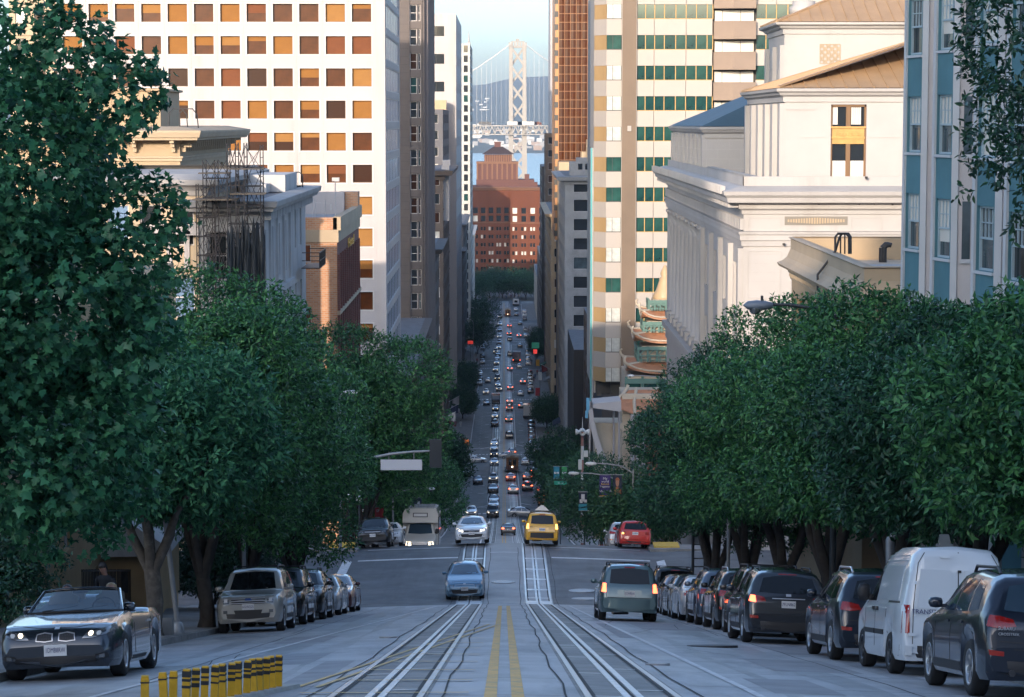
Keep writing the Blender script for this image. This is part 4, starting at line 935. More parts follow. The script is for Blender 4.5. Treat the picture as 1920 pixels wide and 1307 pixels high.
# ---- striped apartment tower
M_span = mat('spandrel_white', (.35, .322, .295), .6, var=.05, scale=.1, dirt=(.36, .325, .29), dscale=.2, thresh=.57, streak=True)
M_pier = mat('pier_brown', (.15, .11, .078), .7, var=.12, scale=.2)
M_balc = mat('balcony_brown', (.21, .16, .125), .7, var=.1, scale=.3)
M_tanp = mat('panel_tan', (.33, .22, .10), .6, var=.1, scale=.3)
def striped_tower():
    Y0 = 312.0; x = lambda px: PX(px, Y0); X0 = x(1113); X1 = x(1600); z = lambda py: PZ(py, Y0); zb = z(742); zt = 22.0
    r = thing('apartment_tower', 'white banded apartment tower with green strip windows, a brown pier and balconies', 'tower', (30, Y0, zb))
    pit = (z(123) - z(690)) / 10; rows_ = [z(690) + pit * k for k in range(0, int((zt - z(690)) / pit) + 1)]         # window head rows
    wh = pit * 27.5 / 57
    core = MB(); shell(core, X0 + 2.4, Y0 + 1.6, X1, Y0 + 30, zb - 14, zt, '', 0, 0); core.box(X0 + .5, Y0 + 3.2, zb - .4, X0 + 2.39, Y0 + 30, zt - .2, 0); core.build('core_wall', mat('core_dark', (.05, .05, .05), .7), r)
    pr = MB(); pr.box(x(1164), Y0 - .35, zb, x(1190), Y0 + 1.5, zt); pr.build('pier', M_pier, r)
    a = MB(); a.box(x(1163.2), Y0 - .3, zb, x(1164), Y0 + .4, zt); a.box(x(1190), Y0 - .3, zb, x(1191), Y0 + .4, zt); a.box(x(1174), Y0 - .6, z(246), x(1181), Y0 - .34, z(236)); a.build('pier_trim', M_span, r)
    cuts = [1191.5, 1223, 1282, 1331]; muls = [1191.5, 1207, 1224, 1242, 1263, 1282, 1301, 1321, 1331.5]
    right = [1411, 1449, 1510, 1568]; rm = [1412, 1430, 1449, 1470, 1490, 1510, 1530, 1550, 1568]
    cache = {}
    def piece(nm, key, m_, fn, loc, par):
        if key not in cache: b = MB(); fn(b); cache[key] = b.data(nm, m_)
        return link(nm, cache[key], par, False, Vector(loc) - wloc(par))
    for k, zh in enumerate(rows_):
        zs0, zs1 = zh, zh + pit - wh                       # spandrel above the window head
        for a_, b_ in list(zip(cuts, cuts[1:])) + list(zip(right, right[1:])):
            w_ = x(b_) - x(a_) - .06; piece('spandrel', ('s', round(w_, 2)), M_span, lambda q: q.box(0, 0, 0, w_, .5, zs1 - zs0), (x(a_) + .03, Y0, zs0), r)
        # canted bay at the street corner: front face, splay and side
        def bay(q):
            X = [(0, 3.2), (0, 2.4), (1.55, 0), (x(1163) - X0, 0), (x(1163) - X0, 1.5), (1.8, 3.2)]; q.prism(X, 0, zs1 - zs0)
        piece('spandrel', 'bay', M_span, bay, (X0, Y0 - .0, zs0), r)
        zw = zh - wh
        for mset in (muls, rm):
            for a_, b_ in zip(mset, mset[1:]):
                w_ = x(b_) - x(a_); nm = rc((G_teal, G_teal, G_teal2, G_teal2))
                piece('window', ('p', round(w_, 2), nm.name), [nm, M_gold], lambda q: (q.box(.05, .22, .02, w_ - .05, .26, wh - .02), q.box(w_ - .05, .12, 0, w_ + .05, .3, wh, 1), q.box(0, .14, -.01, w_, .28, .08, 1)), (x(a_), Y0, zw), r)
        nm = rc((G_pale, G_pale, G_pale, G_teal))
        piece('window', ('bw', nm.name), [nm, fd], lambda q: (q.box(1.62, .1, 0.02, x(1163) - X0 - .05, .16, wh - .02), q.box(2.35, .05, 0, 2.41, .2, wh, 1), q.box(1.6, .06, 0, x(1163) - X0, .2, .1, 1)), (X0, Y0, zw), r)
        piece('bay_panel', 'bp', M_tanp, lambda q: q.prism([(.06, 3.1), (.06, 2.45), (1.55, .12), (1.6, .2), (1.6, 3.1)], .0, wh), (X0, Y0, zw), r)
        if k >= 8:                                          # balconies high on the west face
            w_ = x(1410) - x(1333)
            piece('balcony', 'balc', M_balc, lambda q: q.prism([(0, 1.4), (0, -.3), (w_ * .45, -1.3), (w_, -1.1), (w_, 1.4)], 0, 2.35), (x(1333), Y0 + .1, zs0 - .55), r)
            piece('balcony_window', 'balw', [B_white, fd], lambda q: (q.box(.2, 1.0, 0, w_ - .1, 1.2, 1.4), q.box(1.2, .95, 0, 1.26, 1.0, 1.4, 1), q.box(3.6, .95, 0, 3.66, 1.0, 1.4, 1)), (x(1333), Y0 + .1, zs0 - pit + 1.85), r)
    bw = MB(); bw.box(x(1333), Y0 + .2, zb, x(1410), Y0 + 1.5, rows_[8] - .6); bw.build('blank_wall', M_span, r)
    sd = MB()
    sd.box(X0 + .15, Y0 + 3.3, zb, X0 + .4, Y0 + 30, zt); sd.build('side_wall', M_span, r)
    ba = MB(); ba.box(X0 + 1.2, Y0 + 1.5, gz(330) - 3, X1, Y0 + 30, zb - .02); ba.build('base', mat('stone_near_black', (.05, .05, .055), .8), r)  # whole tower base in one near-black tone
    pp = thing('glass_fin', 'thin pale blue glass fin running down the corner of the banded tower', 'fin', (X0 - .2, Y0 + 3.5, zb)); MB().box(X0 - .35, Y0 + 3.45, zb - 1.2, X0 - .12, Y0 + 3.7, z(278)).build('fin', mat('glass_cyan', (.12, .38, .42), .2), pp); MB().box(X0 - .1, Y0 + 3.45, zb - 1, X0 + .05, Y0 + 3.7, z(278)).build('rail', M_grey, pp)
striped_tower()
# ---- pagoda-roofed corner building
M_tile = mat('eave_orange', (.34, .16, .085), .6, var=.15, scale=1.5); M_jade = mat('pagoda_jade', (.07, .15, .13), .6, var=.1, scale=1); M_pcream = mat('pagoda_cream', (.42, .36, .28), .7, var=.08, scale=.5)
def pagoda():
    Y0 = 290.0; z = lambda py: PZ(py, Y0); xc = PX(1251, Y0)
    r = thing('pagoda_building', 'pagoda tower with upturned orange eaves and jade balconies beside the banded tower', 'building', (xc, Y0 + 5, gz(290)))
    base = MB(); base.box(xc - 5, Y0 + 1.2, gz(300) - 2, xc + 9, Y0 + 14, z(708)); base.build('wall', M_pcream, r)
    def eave(hw, z0, rise, up):
        e = MB(); n = 8; rows = []
        for t, ro in ((1.0, 0), (.82, .28), (.62, .62), (.45, 1.0)):
            ring = []
            for k in range(4):
                a, b = [(-1, -1), (1, -1), (1, 1), (-1, 1)][k], [(-1, -1), (1, -1), (1, 1), (-1, 1)][(k + 1) % 4]
                for i in range(n):
                    s_ = i / n; lift = up * (abs(2 * s_ - 1) ** 3) * (1 - ro); ring.append((xc + hw * t * (a[0] + (b[0] - a[0]) * s_), Y0 + 5 + hw * t * (a[1] + (b[1] - a[1]) * s_), z0 + rise * ro + lift))
            rows.append(ring)
        low = [(p[0], p[1], p[2] - .32) for p in rows[0]]
        e.grid([low] + rows, 0, False, True); e.add(low, (tuple(range(len(low)))[::-1],), 0); e.build('eave', M_tile, r)
        rg = MB()
        for k in (0, 1, 2, 3): rg.tube([rows[j][k * n] for j in range(4)], .17, 6)
        for k in range(4):
            p = Vector(rows[0][k * n]); o_ = (p - Vector((xc, Y0 + 5, p.z))).normalized(); rg.tube([p, p + o_ * .5 + Vector((0, 0, .25)), p + o_ * .6 + Vector((0, 0, .75)), p + o_ * .3 + Vector((0, 0, .95))], [.2, .18, .15, .1], 6)
        rg.tube([(p[0], p[1], p[2] + .02) for p in rows[0]] + [rows[0][0]], .12, 5); rg.build('eave_ridge', M_pcream, r)
    for hw, pb, pt, bodyt, bw_ in ((4.9, 697, 681, 652, 3.5), (3.95, 641, 626, 606, 2.8), (3.0, 598, 586, 566, 2.1)):
        eave(hw, z(pb), z(pt) - z(pb), .9)
        b = MB(); b.box(xc - bw_ + .5, Y0 + 5 - bw_ + .5, z(pt) - .1, xc + bw_ - .5, Y0 + 5 + bw_ - .5, z(bodyt)); b.build('storey', M_pcream, r)
        j = MB(); q = bw_
        for i in range(7):
            u = xc - q + 2 * q * i / 6; j.box(u - .12, Y0 + 5 - q - .1, z(pt), u + .12, Y0 + 5 - q + .12, z(bodyt)); j.box(u - .08 + .35, Y0 + 5 - q - .12, z(pt), u + .08 + .35, Y0 + 5 - q, z(pt) + .75)
            v = Y0 + 5 - q + 2 * q * i / 6; j.box(xc - q - .12, v - .12, z(pt), xc - q + .12, v + .12, z(bodyt))
        for zz, h in ((z(pt) + .7, .14), (z(pt) + .2, .1), (z(bodyt) - .45, .42)): j.box(xc - q - .15, Y0 + 5 - q - .16, zz, xc + q + .15, Y0 + 5 - q + .1, zz + h); j.box(xc - q - .16, Y0 + 5 - q + .11, zz, xc - q + .1, Y0 + 5 + q, zz + h)
        for i in range(6): u = xc - q + 2 * q * i / 6; j.beam((u + .1, Y0 + 5 - q - .06, z(bodyt) - 1.1), (u + .8, Y0 + 5 - q - .06, z(bodyt) - .4), .12)
        j.build('balcony_frame', M_jade, r)
    f = MB(); f.lathe([(1.5, z(566)), (1.6, z(562)), (1.1, z(548)), (.75, z(532)), (.7, z(526)), (.45, z(524)), (.6, z(518)), (.4, z(510)), (.12, z(502))], 10, Matrix.Translation((xc, Y0 + 5, 0))); f.build('finial', mat('finial_gilt', (.40, .29, .17), .5), r)
    j = MB()                                                # shopfront storey in jade below the eaves
    for i in range(8): u = xc - 5 + 2 * i; j.box(u - .15, Y0 + .9, z(760), u + .15, Y0 + 1.19, z(708))
    for py, h in ((712, .6), (735, .3), (748, 1.0)): j.box(xc - 5.2, Y0 + .8, z(py) - h, xc + 9, Y0 + 1.18, z(py))
    j.build('shop_frame', M_jade, r)
    g = MB()
    for i in range(6): u = xc - 5 + 2 * i; g.box(u + .2, Y0 + 1.1, z(745), u + 1.8, Y0 + 1.17, z(716))
    g.build('pane', G_teal2, r)
pagoda()
def gate_house():
    # smaller orange-eaved gate with a white canopy, lower down at the crossing
    Y0 = 278.0; z = lambda py: PZ(py, Y0); x = lambda px: PX(px, Y0)
    r = thing('eaved_shop', 'low shop with a sloping orange tiled eave beneath the pagoda tower', 'shop', (x(1180), Y0 + 3, gz(Y0)))
    b = MB(); b.box(x(1168), Y0 + 1.5, gz(Y0) - 1, x(1250), Y0 + 9, z(742)); b.build('wall', M_pcream, r)
    e = MB(); e.grid([[(x(1153), Y0 + .2, z(762)), (x(1190), Y0 - .5, z(775)), (x(1245), Y0 - .5, z(775))], [(x(1160), Y0 + 1.5, z(752)), (x(1190), Y0 + 1, z(756)), (x(1245), Y0 + 1, z(756))], [(x(1178), Y0 + 3, z(737)), (x(1195), Y0 + 3, z(736)), (x(1245), Y0 + 3, z(736))]], 0, False)
    e.grid([[(x(1153), Y0 + .2, z(764)), (x(1190), Y0 - .5, z(777)), (x(1245), Y0 - .5, z(777))], [(x(1153), Y0 + .2, z(762)), (x(1190), Y0 - .5, z(775)), (x(1245), Y0 - .5, z(775))]], 0, False); e.build('eave', M_tile, r)
    k = MB(); k.tube([(x(1152), Y0 + .1, z(757)), (x(1155), Y0 + .2, z(763)), (x(1160), Y0 + 1.4, z(751)), (x(1178), Y0 + 2.9, z(735)), (x(1180), Y0 + 3, z(727))], .22, 6); k.tube([(x(1190), Y0 - .5, z(775)), (x(1190), Y0 + 1, z(755)), (x(1196), Y0 + 3, z(735))], .2, 6); k.build('eave_ridge', M_pcream, r)
    c = MB()
    for px in (1186, 1196, 1206): c.tube([(x(px), Y0 - .6, gz(Y0) - 1), (x(px), Y0 - .6, z(776))], .25, 8)
    c.build('post', M_white, r)
    w_ = MB(); w_.box(x(1205), Y0 - .2, gz(Y0), x(1250), Y0 + 1.49, z(790)); w_.build('shop_wall', mat('shop_red', (.25, .08, .06), .7), r)
    # white canopy structure at the kerb corner
    Yc = 262.0; zz = lambda py: PZ(py, Yc); xx = lambda px: PX(px, Yc)
    t = thing('white_canopy', 'curved white canopy and stair wall left of the pagoda shops', 'canopy', (xx(1140), Yc, gz(Yc)))
    a = MB(); rows = []
    for i in range(9):
        s_ = i / 8; px = 1104 + 30 * s_ ** 1.2; py = 770 + 120 * s_ ** .8; rows.append([(xx(px), Yc, zz(py)), (xx(px + 7 + 5 * s_), Yc, zz(py - 6)), (xx(px + 7 + 5 * s_), Yc + 3, zz(py - 6)), (xx(px), Yc + 3, zz(py))])
    a.grid(rows, 0, False, True); a.build('curved_beam', M_white, t)
    a = MB(); a.prism([(xx(1112), zz(757)), (xx(1165), zz(752)), (xx(1165), zz(772)), (xx(1112), zz(765))], -Yc - 5, -Yc + .1, Matrix.Rotation(pi / 2, 4, 'X')); a.build('canopy_roof', M_white, t)
    a = MB(); a.box(xx(1118), Yc + 3.2, gz(Yc) - 1, xx(1168), Yc + 8, zz(800)); a.box(xx(1136), Yc + 3.0, zz(812), xx(1175), Yc + 3.15, zz(800)); a.build('stair_wall', M_pcream, t)
    a = MB(); [a.tube([(xx(p_), Yc + 2.8, gz(Yc)), (xx(p_), Yc + 2.8, zz(758))], .12, 6) for p_ in (1108, 1153, 1163)]; a.build('post', M_white, t)
    a = MB(); a.box(xx(1100), Yc + .5, zz(775), xx(1106), Yc + 1, zz(748)); a.box(xx(1098), Yc + .4, zz(785), xx(1103), Yc + .9, zz(772)); a.build('hoist', mat('hoist_blue', (.10, .30, .45), .6), t)
gate_house()
# ---- canyon wall on the right
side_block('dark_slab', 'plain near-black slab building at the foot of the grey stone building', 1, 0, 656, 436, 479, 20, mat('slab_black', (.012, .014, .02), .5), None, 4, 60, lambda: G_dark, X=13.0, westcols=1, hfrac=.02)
r_, zt_, xa_, xb_ = side_block('stone_building', 'grey stone building with a column of dark windows left of the banded tower', 1, 0, 330, 503, 560, 22, M_pale if 0 else mat('stone_greyblue', (.25, .25, .25), .75, var=.15, scale=.25, dirt=(.17, .17, .17), dscale=.3, thresh=.5), None, 12, 4.1, lambda: rc((G_dark, G_dark, G_dark, G_refl)), X=13.0, westcols=3, wfrac=.45, hfrac=.62, crn=1.8)
b = MB(); b.box(PX(1068, 506), 506, zt_ + .01, PX(1116, 506), 514, PZ(304, 506)); b.box(PX(1080, 506), 507, PZ(304, 506), PX(1100, 506), 512, PZ(296, 506)); [b.box(PX(p_, 506), 505.95, PZ(318, 506), PX(p_ + 8, 506), 506.03, PZ(307, 506), 1) for p_ in (1083, 1096)]; b.build('roof_house', [mat('stone_greyblue'), G_dark], r_)
def bronze_tower():
    Y0 = 590.0; X0 = PX(1047, Y0); X1 = PX(1180, Y0); zt = 36; zb = gz(Y0) - 2
    r = thing('bronze_tower', 'dark bronze glass tower with a fine copper grid right of the bridge', 'tower', (25, Y0, zb)); H = zt - zb
    b = MB(); shell(b, X0 + .3, Y0 + .3, X1, Y0 + 40, zb, zt); b.build('core', mat('tower_brown', (.05, .02, .012), .4), r)
    pit, du = 2.13, 1.42; z0 = PZ(300, Y0); k = 0; cc = MB(); n = int((zt - z0) / pit)
    ga, gb = mat('glass_bronze_warm', (.06, .022, .008), .25, spec=.25, var=.3, scale=.5), G_brown
    q = {}
    for j in range(n):
        for i in range(int((X1 - X0) / du)):
            m_ = rc((ga, ga, gb))
            if m_.name not in q: p_ = MB(); p_.grid([[(.08, 0, .1), (du / 2, -.22, .1), (du - .08, 0, .1)], [(.08, 0, pit - .1), (du / 2, -.22, pit - .1), (du - .08, 0, pit - .1)]], 0, False); q[m_.name] = p_.data('window', m_)
            if i < 7: link('window', q[m_.name], r, False, Vector((X0 + i * du, Y0 + .26, z0 + j * pit)) - wloc(r))
    for j in range(n + 1): cc.box(X0 - .02, Y0 - .08, z0 + j * pit - .07, X1, Y0 + .3, z0 + j * pit + .07)
    for i in range(int((X1 - X0) / du) + 1): cc.box(X0 + i * du - .06, Y0 - .02, z0, X0 + i * du + .06, Y0 + .32, zt)
    o = cc.build('copper_grid', mat('copper_bars', (.20, .085, .03), .4, metal=.2), r); o['kind'] = 'stuff'
    c = MB(); c.box(X0 - .9, Y0 + .5, z0 - 20, X0 - .03, Y0 + 38, zt)
    for j in range(26): c.box(X0 - 1.15, Y0 + .4, z0 - 19 + j * 3.2, X0 - .2, Y0 + .49, z0 - 17.6 + j * 3.2, 1)
    c.build('side_bay', [mat('copper_sunlit', (.36, .17, .055), .45), fd], r)  # side strip in lighter copper, sunlight put into its colour
bronze_tower()
def stepped_roof():
    Y0 = 575.0; x = lambda p_: PX(p_, Y0); z = lambda p_: PZ(p_, Y0)
    r = thing('stepped_tower', 'sunlit cream tower top with stepped stonework below the bronze tower', 'building', (x(1110), Y0, gz(Y0)))
    b = MB(); b.box(x(1047), Y0, gz(Y0) - 1, x(1160), Y0 + 14, z(304)); b.box(x(1090), Y0 + 1, z(304), x(1150), Y0 + 12, z(285)); b.box(x(1100), Y0 + 2, z(285), x(1140), Y0 + 10, z(262)); b.box(x(1098), Y0 + .8, z(304), x(1101), Y0 + 1.4, z(275)); b.box(x(1108), Y0 + 1.8, z(285), x(1111), Y0 + 2.2, z(255)); b.build('wall', M_tan, r)
stepped_roof()
side_block('office_block', 'tan sunlit office block with a cornice in the right canyon wall', 1, 0, 400, 647, 740, 20, M_tan, None, 14, 4.2, DARKW, X=13.0, crn=1.8, band=True)
side_block('pale_slab', 'tall plain white slab in the gap between the bridge and the bronze tower', 1, 0, -40, 766, 800, 4.5, M_white, None, 1, 90, lambda: G_dark, X=PX(1031, 766), westcols=1, hfrac=.01)
side_block('office_block', 'dark narrow office block with a tan top, right of the domed brick building', 1, 0, 250, 742, 764, 3.5, mat('stone_umber', (.10, .07, .05), .75, var=.2, scale=.2), None, 5, 4.0, DARKW, X=PX(1022, 742))
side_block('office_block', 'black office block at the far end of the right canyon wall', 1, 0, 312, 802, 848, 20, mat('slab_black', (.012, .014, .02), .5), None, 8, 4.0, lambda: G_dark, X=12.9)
side_block('office_block', 'low dark office block near the far trees on the right', 1, 0, 480, 866, 938, 20, M_dusk, None, 8, 4.0, DARKW, X=13.2)
side_block('office_block', 'small grey block last on the right before the far trees', 1, 0, 520, 958, 1050, 20, M_pale, None, 10, 4.2, DARKW, X=13.4)
side_block('shop_block', 'low brown shop block beyond the crossing on the right', 1, 0, 660, 346, 430, 18, M_browns, None, 8, 4.0, DARKW, X=14.6)
# ================================================================ the far end: brick building, bridge
def brick_hall():
    Y0 = 1150.0; x = lambda p_: PX(p_, Y0); z = lambda p_: PZ(p_, Y0); zb = gz(Y0) - 1
    m1 = mat('brick_rust', (.125, .036, .014), .85, var=.12, scale=.05); m2 = mat('brick_rose', (.105, .046, .038), .85, var=.1, scale=.05); ms = mat('stone_rose', (.17, .085, .05), .8)
    r = thing('brick_office_building', 'broad rust brick building with arches and a roof lantern closing the end of the street', 'building', (x(955), Y0, zb))
    pc = x(957); xl, xr = x(870), x(1040); zt = z(352); H = zt - zb; G = [(G_dark), B_white]
    fl = 3.95
    def front(fr, W, n):
        m = MB(); du = W / n; hs = []
        for i in range(n):
            for j in range(9):
                if j < 6: hs += [(du * (i + .5) - 1.25, 9 + fl * j, du * (i + .5) - .15, 9 + fl * j + 1.9), (du * (i + .5) + .15, 9 + fl * j, du * (i + .5) + 1.25, 9 + fl * j + 1.9)]
                elif j < 8: hs += [(du * (i + .5) - 1.2, 9.4 + fl * j, du * (i + .5) + 1.2, 9.4 + fl * j + 3.0)]
        arches = [(du * (i + .5) - 1.6, .5, du * (i + .5) + 1.6, 5.2) for i in range(n)]
        facade(m, fr, W, H, hs + arches, .5)
        for i in range(n + 1): u = min(max(du * i, .3), W - .3); fbox(m, fr, u - .28, -.3, 8.3, u + .28, .01, H - 1.2)
        m.build('wall', m1, r); windows(r, fr, hs, .5, ms, lambda: rc((G_dark, G_dark, G_dark, B_white)), fw=.1, cols=1)
        a = MB()
        for i in range(n):
            c = du * (i + .5)
            pts = [(-1.6, 0), (-2.0, 0)] + [(2.0 * -cos(pi * t / 10), 2.0 * sin(pi * t / 10)) for t in range(11)] + [(1.6, 0)] + [(1.6 * cos(pi * t / 10), 1.6 * sin(pi * t / 10)) for t in range(11)]
            fbox(a, fr, c - 2.0, -.15, .3, c - 1.6, .02, 5.2); fbox(a, fr, c + 1.6, -.15, .3, c + 2.0, .02, 5.2); fbox(a, fr, c - 2.0, -.16, 5.2, c + 2.0, .02, 5.6)
        fbox(a, fr, 0, -.4, 7.4, W, .02, 8.0); fbox(a, fr, 0, -.35, 8.7 + fl * 6, W, .02, 9.1 + fl * 6); a.build('stone_trim', ms, r)
    front(Fr(pc, Y0, zb), xr - pc, 5); front(Fr(xl, Y0 + 5, zb), pc - xl, 6)
    m = MB(); shell(m, pc, Y0, xr, Y0 + 40, zb, zt, 'w', roof=1); shell(m, xl, Y0 + 5, pc - .02, Y0 + 40, zb, zt, 'w', roof=1); m.build('side_wall', [m1, m2], r)
    c = MB(); cornice(c, pc, Y0, xr, Y0 + 40, zt - 1.4, [(0, 0), (.5, .2), (.6, .9), (1.4, 1.0), (1.5, 1.5), (0, 1.8)]); cornice(c, xl, Y0 + 5, pc, Y0 + 40.1, zt - 1.45, [(0, 0), (.5, .2), (.6, .9), (1.4, 1.0), (1.5, 1.5), (0, 1.8)]); c.build('cornice', ms, r)
    u = MB(); u.box(x(893), Y0 + 10, zt, x(1002), Y0 + 34, z(338)); u.box(x(960), Y0 + 9, zt, x(1008), Y0 + 20, z(343)); u.box(x(984), Y0 + 16, zt, x(993), Y0 + 20, z(328)); u.build('roof_storey', m2, r)
    zt2 = z(308); t = MB(); t.box(x(895), Y0 + 14, z(338), x(970), Y0 + 30, zt2)
    for i in range(9): q = x(895) + (x(970) - x(895)) * i / 8; t.box(q - .4, Y0 + 13.7, z(338), q + .4, Y0 + 13.99, zt2, 1)
    t.box(x(893), Y0 + 13.5, zt2, x(972), Y0 + 30.4, zt2 + 1, 1); t.build('tower_storey', [m2, ms], r)
    l = MB(); l.box(x(908), Y0 + 16, zt2 + 1, x(960), Y0 + 27, z(291))
    for i in range(12): q = x(910) + (x(958) - x(910)) * i / 11; l.box(q - .35, Y0 + 15.6, zt2 + 1, q + .35, Y0 + 15.99, z(291), 1)
    l.build('lantern', [m2, ms], r)
    h = MB(); hip(h, x(907), Y0 + 15.5, x(961), Y0 + 28, z(290), z(276) - z(290), .8, 0, None, 5.5); h.build('lantern_roof', mat('tile_dark', (.045, .03, .03), .7), r)
    k = MB(); k.box(x(927), Y0 + 20, z(278), x(939), Y0 + 23, z(268)); k.box(x(926), Y0 + 19.8, z(268), x(940), Y0 + 23.2, z(266.5)); k.build('chimney', m2, r)
brick_hall()
def bridge():
    Y = 2700.0; x = lambda p_: PX(p_, Y); z = lambda p_: PZ(p_, Y); m = mat('bridge_silver', (.25, .235, .215), .55)
    t = thing('suspension_bridge', 'silver suspension bridge tower with crossed braces, double deck and hanging cables', 'bridge', (x(972), Y, -84))
    lg = MB(); xa, xb = x(958), x(983)
    for xx in (xa, xb): lg.add([(xx + s * w_, Y + d, zz) for zz, w_ in ((-84, 3.1), (z(90), 2.0)) for s, d in ((-1, -5), (1, -5), (1, 5), (-1, 5))], ((0, 1, 5, 4), (1, 2, 6, 5), (2, 3, 7, 6), (3, 0, 4, 7), (4, 5, 6, 7)))
    for xx in (xa, xb): lg.box(xx - 2.6, Y - 5.2, z(92), xx + 2.6, Y + 5.2, z(80))
    lg.build('tower_leg', m, t)
    b = MB(); lv = [88, 124, 158, 192, 226]
    for a, c in zip(lv, lv[1:]):
        b.beam((xa, Y - 3, z(a)), (xb, Y - 3, z(c)), 2.6, 2.6, 0, (0, 1, 0)); b.beam((xb, Y + 1, z(a)), (xa, Y + 1, z(c)), 2.6, 2.6, 0, (0, 1, 0))
    for a, c in ((262, 292), (292, 322), (322, 352)): b.beam((xa, Y - 3, z(a)), (xb, Y - 3, z(c)), 2.6, 2.6, 0, (0, 1, 0)); b.beam((xb, Y + 1, z(a)), (xa, Y + 1, z(c)), 2.6, 2.6, 0, (0, 1, 0))
    b.box(xa, Y - 4, z(90), xb, Y + 4, z(86)); b.box(xa, Y - 4, z(79), xb, Y + 4, z(77.5))
    for i in range(5): q = xa + (xb - xa) * (i + .5) / 5; b.box(q - 1, Y - 4, z(86), q + 1, Y + 4, z(79))
    b.box(xa + 5.5, Y - 3, z(77), xa + 9.5, Y + 3, z(73)); b.build('brace', m, t)
    d = MB(); x0, x1 = x(700), x(1200); d.box(x0, Y - 11, z(237), x1, Y + 11, z(235)); d.box(x0, Y - 11, z(253), x1, Y + 11, z(251))
    d.build('deck', m, t)
    tr = MB(); n = 46
    for s in (-11.3, 11.3):
        for i in range(n):
            q, w_ = x0 + (x1 - x0) * i / n, x0 + (x1 - x0) * (i + 1) / n; mid = (q + w_) / 2
            tr.beam((q, Y + s, z(251)), (mid, Y + s, z(237)), 1.0, 1.0, 0, (0, 1, 0)); tr.beam((mid, Y + s, z(237)), (w_, Y + s, z(251)), 1.0, 1.0, 0, (0, 1, 0)); tr.beam((q, Y + s, z(251)), (q, Y + s, z(237)), .6, .6, 0, (0, 1, 0))
    o = tr.build('truss', m, t); o['kind'] = 'stuff'
    ca = MB(); hg = MB(); grey = mat('bridge_cable', (.45, .46, .47), .6)
    for s, dy in ((0, -11), (0, 11)):
        for sg, xe, x_t in ((-1, x(560), xa), (1, x(1380), xb)):
            pts = []
            for i in range(15):
                f = i / 14; xx = x_t + (xe - x_t) * f; zz = z(82) - (z(82) - z(238)) * (1 - (1 - f) ** 2); pts.append((xx, Y + dy, zz))
            ca.tube(pts, .35, 6)
            for k in range(44):
                f = k / 44; xx = x_t + (xe - x_t) * f; zz = z(82) - (z(82) - z(238)) * (1 - (1 - f) ** 2); hg.beam((xx, Y + dy, z(236)), (xx, Y + dy, zz), .13)
    ca.build('cable', grey, t); o = hg.build('hanger', mat('bridge_hanger', (.4, .4, .4), .6), t); o['kind'] = 'stuff'
    for px, L, m_, lab in ((908, 12, fd, 'dark lorry on the bridge deck left of the tower'), (965, 17, B_white, 'white lorry on the bridge deck behind the tower'), (988, 22, B_white, 'long white lorry on the bridge deck right of the tower'), (1006, 6, B_rust, 'rust coloured lorry on the bridge deck beside the white slab')):
        k = thing('lorry', lab, 'lorry', (x(px), Y - 6, z(235)), group='lorries on the bridge'); q = MB(); q.box(x(px) - L / 2, Y - 7.2, z(235) + .6, x(px) + L / 2, Y - 4.8, z(235) + 4.2); q.build('trailer', m_, k); q = MB(); q.box(x(px) + L / 2 + .3, Y - 7.1, z(235) + .3, x(px) + L / 2 + 2.3, Y - 4.9, z(235) + 3.2); q.build('cab', m_, k)
bridge()
def far_city():
    R = random.Random(5); ms = [mat('shore_white', (.5, .5, .48), .8), mat('shore_grey', (.3, .3, .3), .8), mat('shore_rust', (.3, .22, .17), .8)]
    b = MB()
    for i in range(260):
        y = R.uniform(6460, 8400); x = R.uniform(-160, 260) * y / 3000 ; h = R.uniform(4, 14); w_ = R.uniform(8, 32)
        zz = np.interp(y, [6300, 6450, 7600, 8500], [-83.5, -78, -60, -30]) - 1; b.box(x, y, zz, x + w_, y + 20, zz + h + 1, R.choice((0, 0, 1, 2)))
    for i in range(200):
        y = R.uniform(8500, 10400); x = R.uniform(-160, 260) * y / 3000; zz = np.interp(y, [8500, 9600, 10800], [-30, 40, 118]) - 3; b.box(x, y, zz, x + R.uniform(10, 26), y + 10, zz + R.uniform(8, 15), R.choice((0, 1)))
    props(b.build('far_town', ms), 'pale town buildings scattered along the far shore and hillside', 'town', kind='stuff')
far_city()
# ================================================================ unseen blocks, added and sized for the shade they cast
def shade_blocks():
    for x0, x1, y0, y1, zt, lab in ((-78, -31.2, -64, -44, 24.5, 'long unseen apartment block behind the viewpoint, sized for its shade on the street'), (-31, 40, -64, -44, 31, 'higher unseen apartment block behind the viewpoint, sized for its shade on the right'), (-97, -81.2, -150, -120, 84, 'tall unseen tower behind the viewpoint, sized for its shade on the columned front'), (-80, -46, 1000, 1040, -4, 'unseen slab block added to shade the left half of the far brick building')):
        zb = gz(y0) - 3; r = thing('shade_block', lab, 'building', ((x0 + x1) / 2, y0, zb)); m = MB(); fr = Fr(x1, y1, zb, pi); W = x1 - x0; n = int(W / 4); nf = int((zt - zb) / 3.6) - 1  # the last slab is hidden and only shades the far brick building
        hs = grid_holes(1.2, 4, n, 1.8, 2, 3.6, nf, 2.0); facade(m, fr, W, zt - zb, hs, .3); shell(m, x0, y0, x1, y1, zb, zt, 'e'); m.build('wall', M_cream, r)
        g = MB(); [fbox(g, fr, a[0], .25, a[1], a[2], .29, a[3]) for a in hs]; o = g.build('pane', G_dark, r); o['kind'] = 'stuff'
shade_blocks()

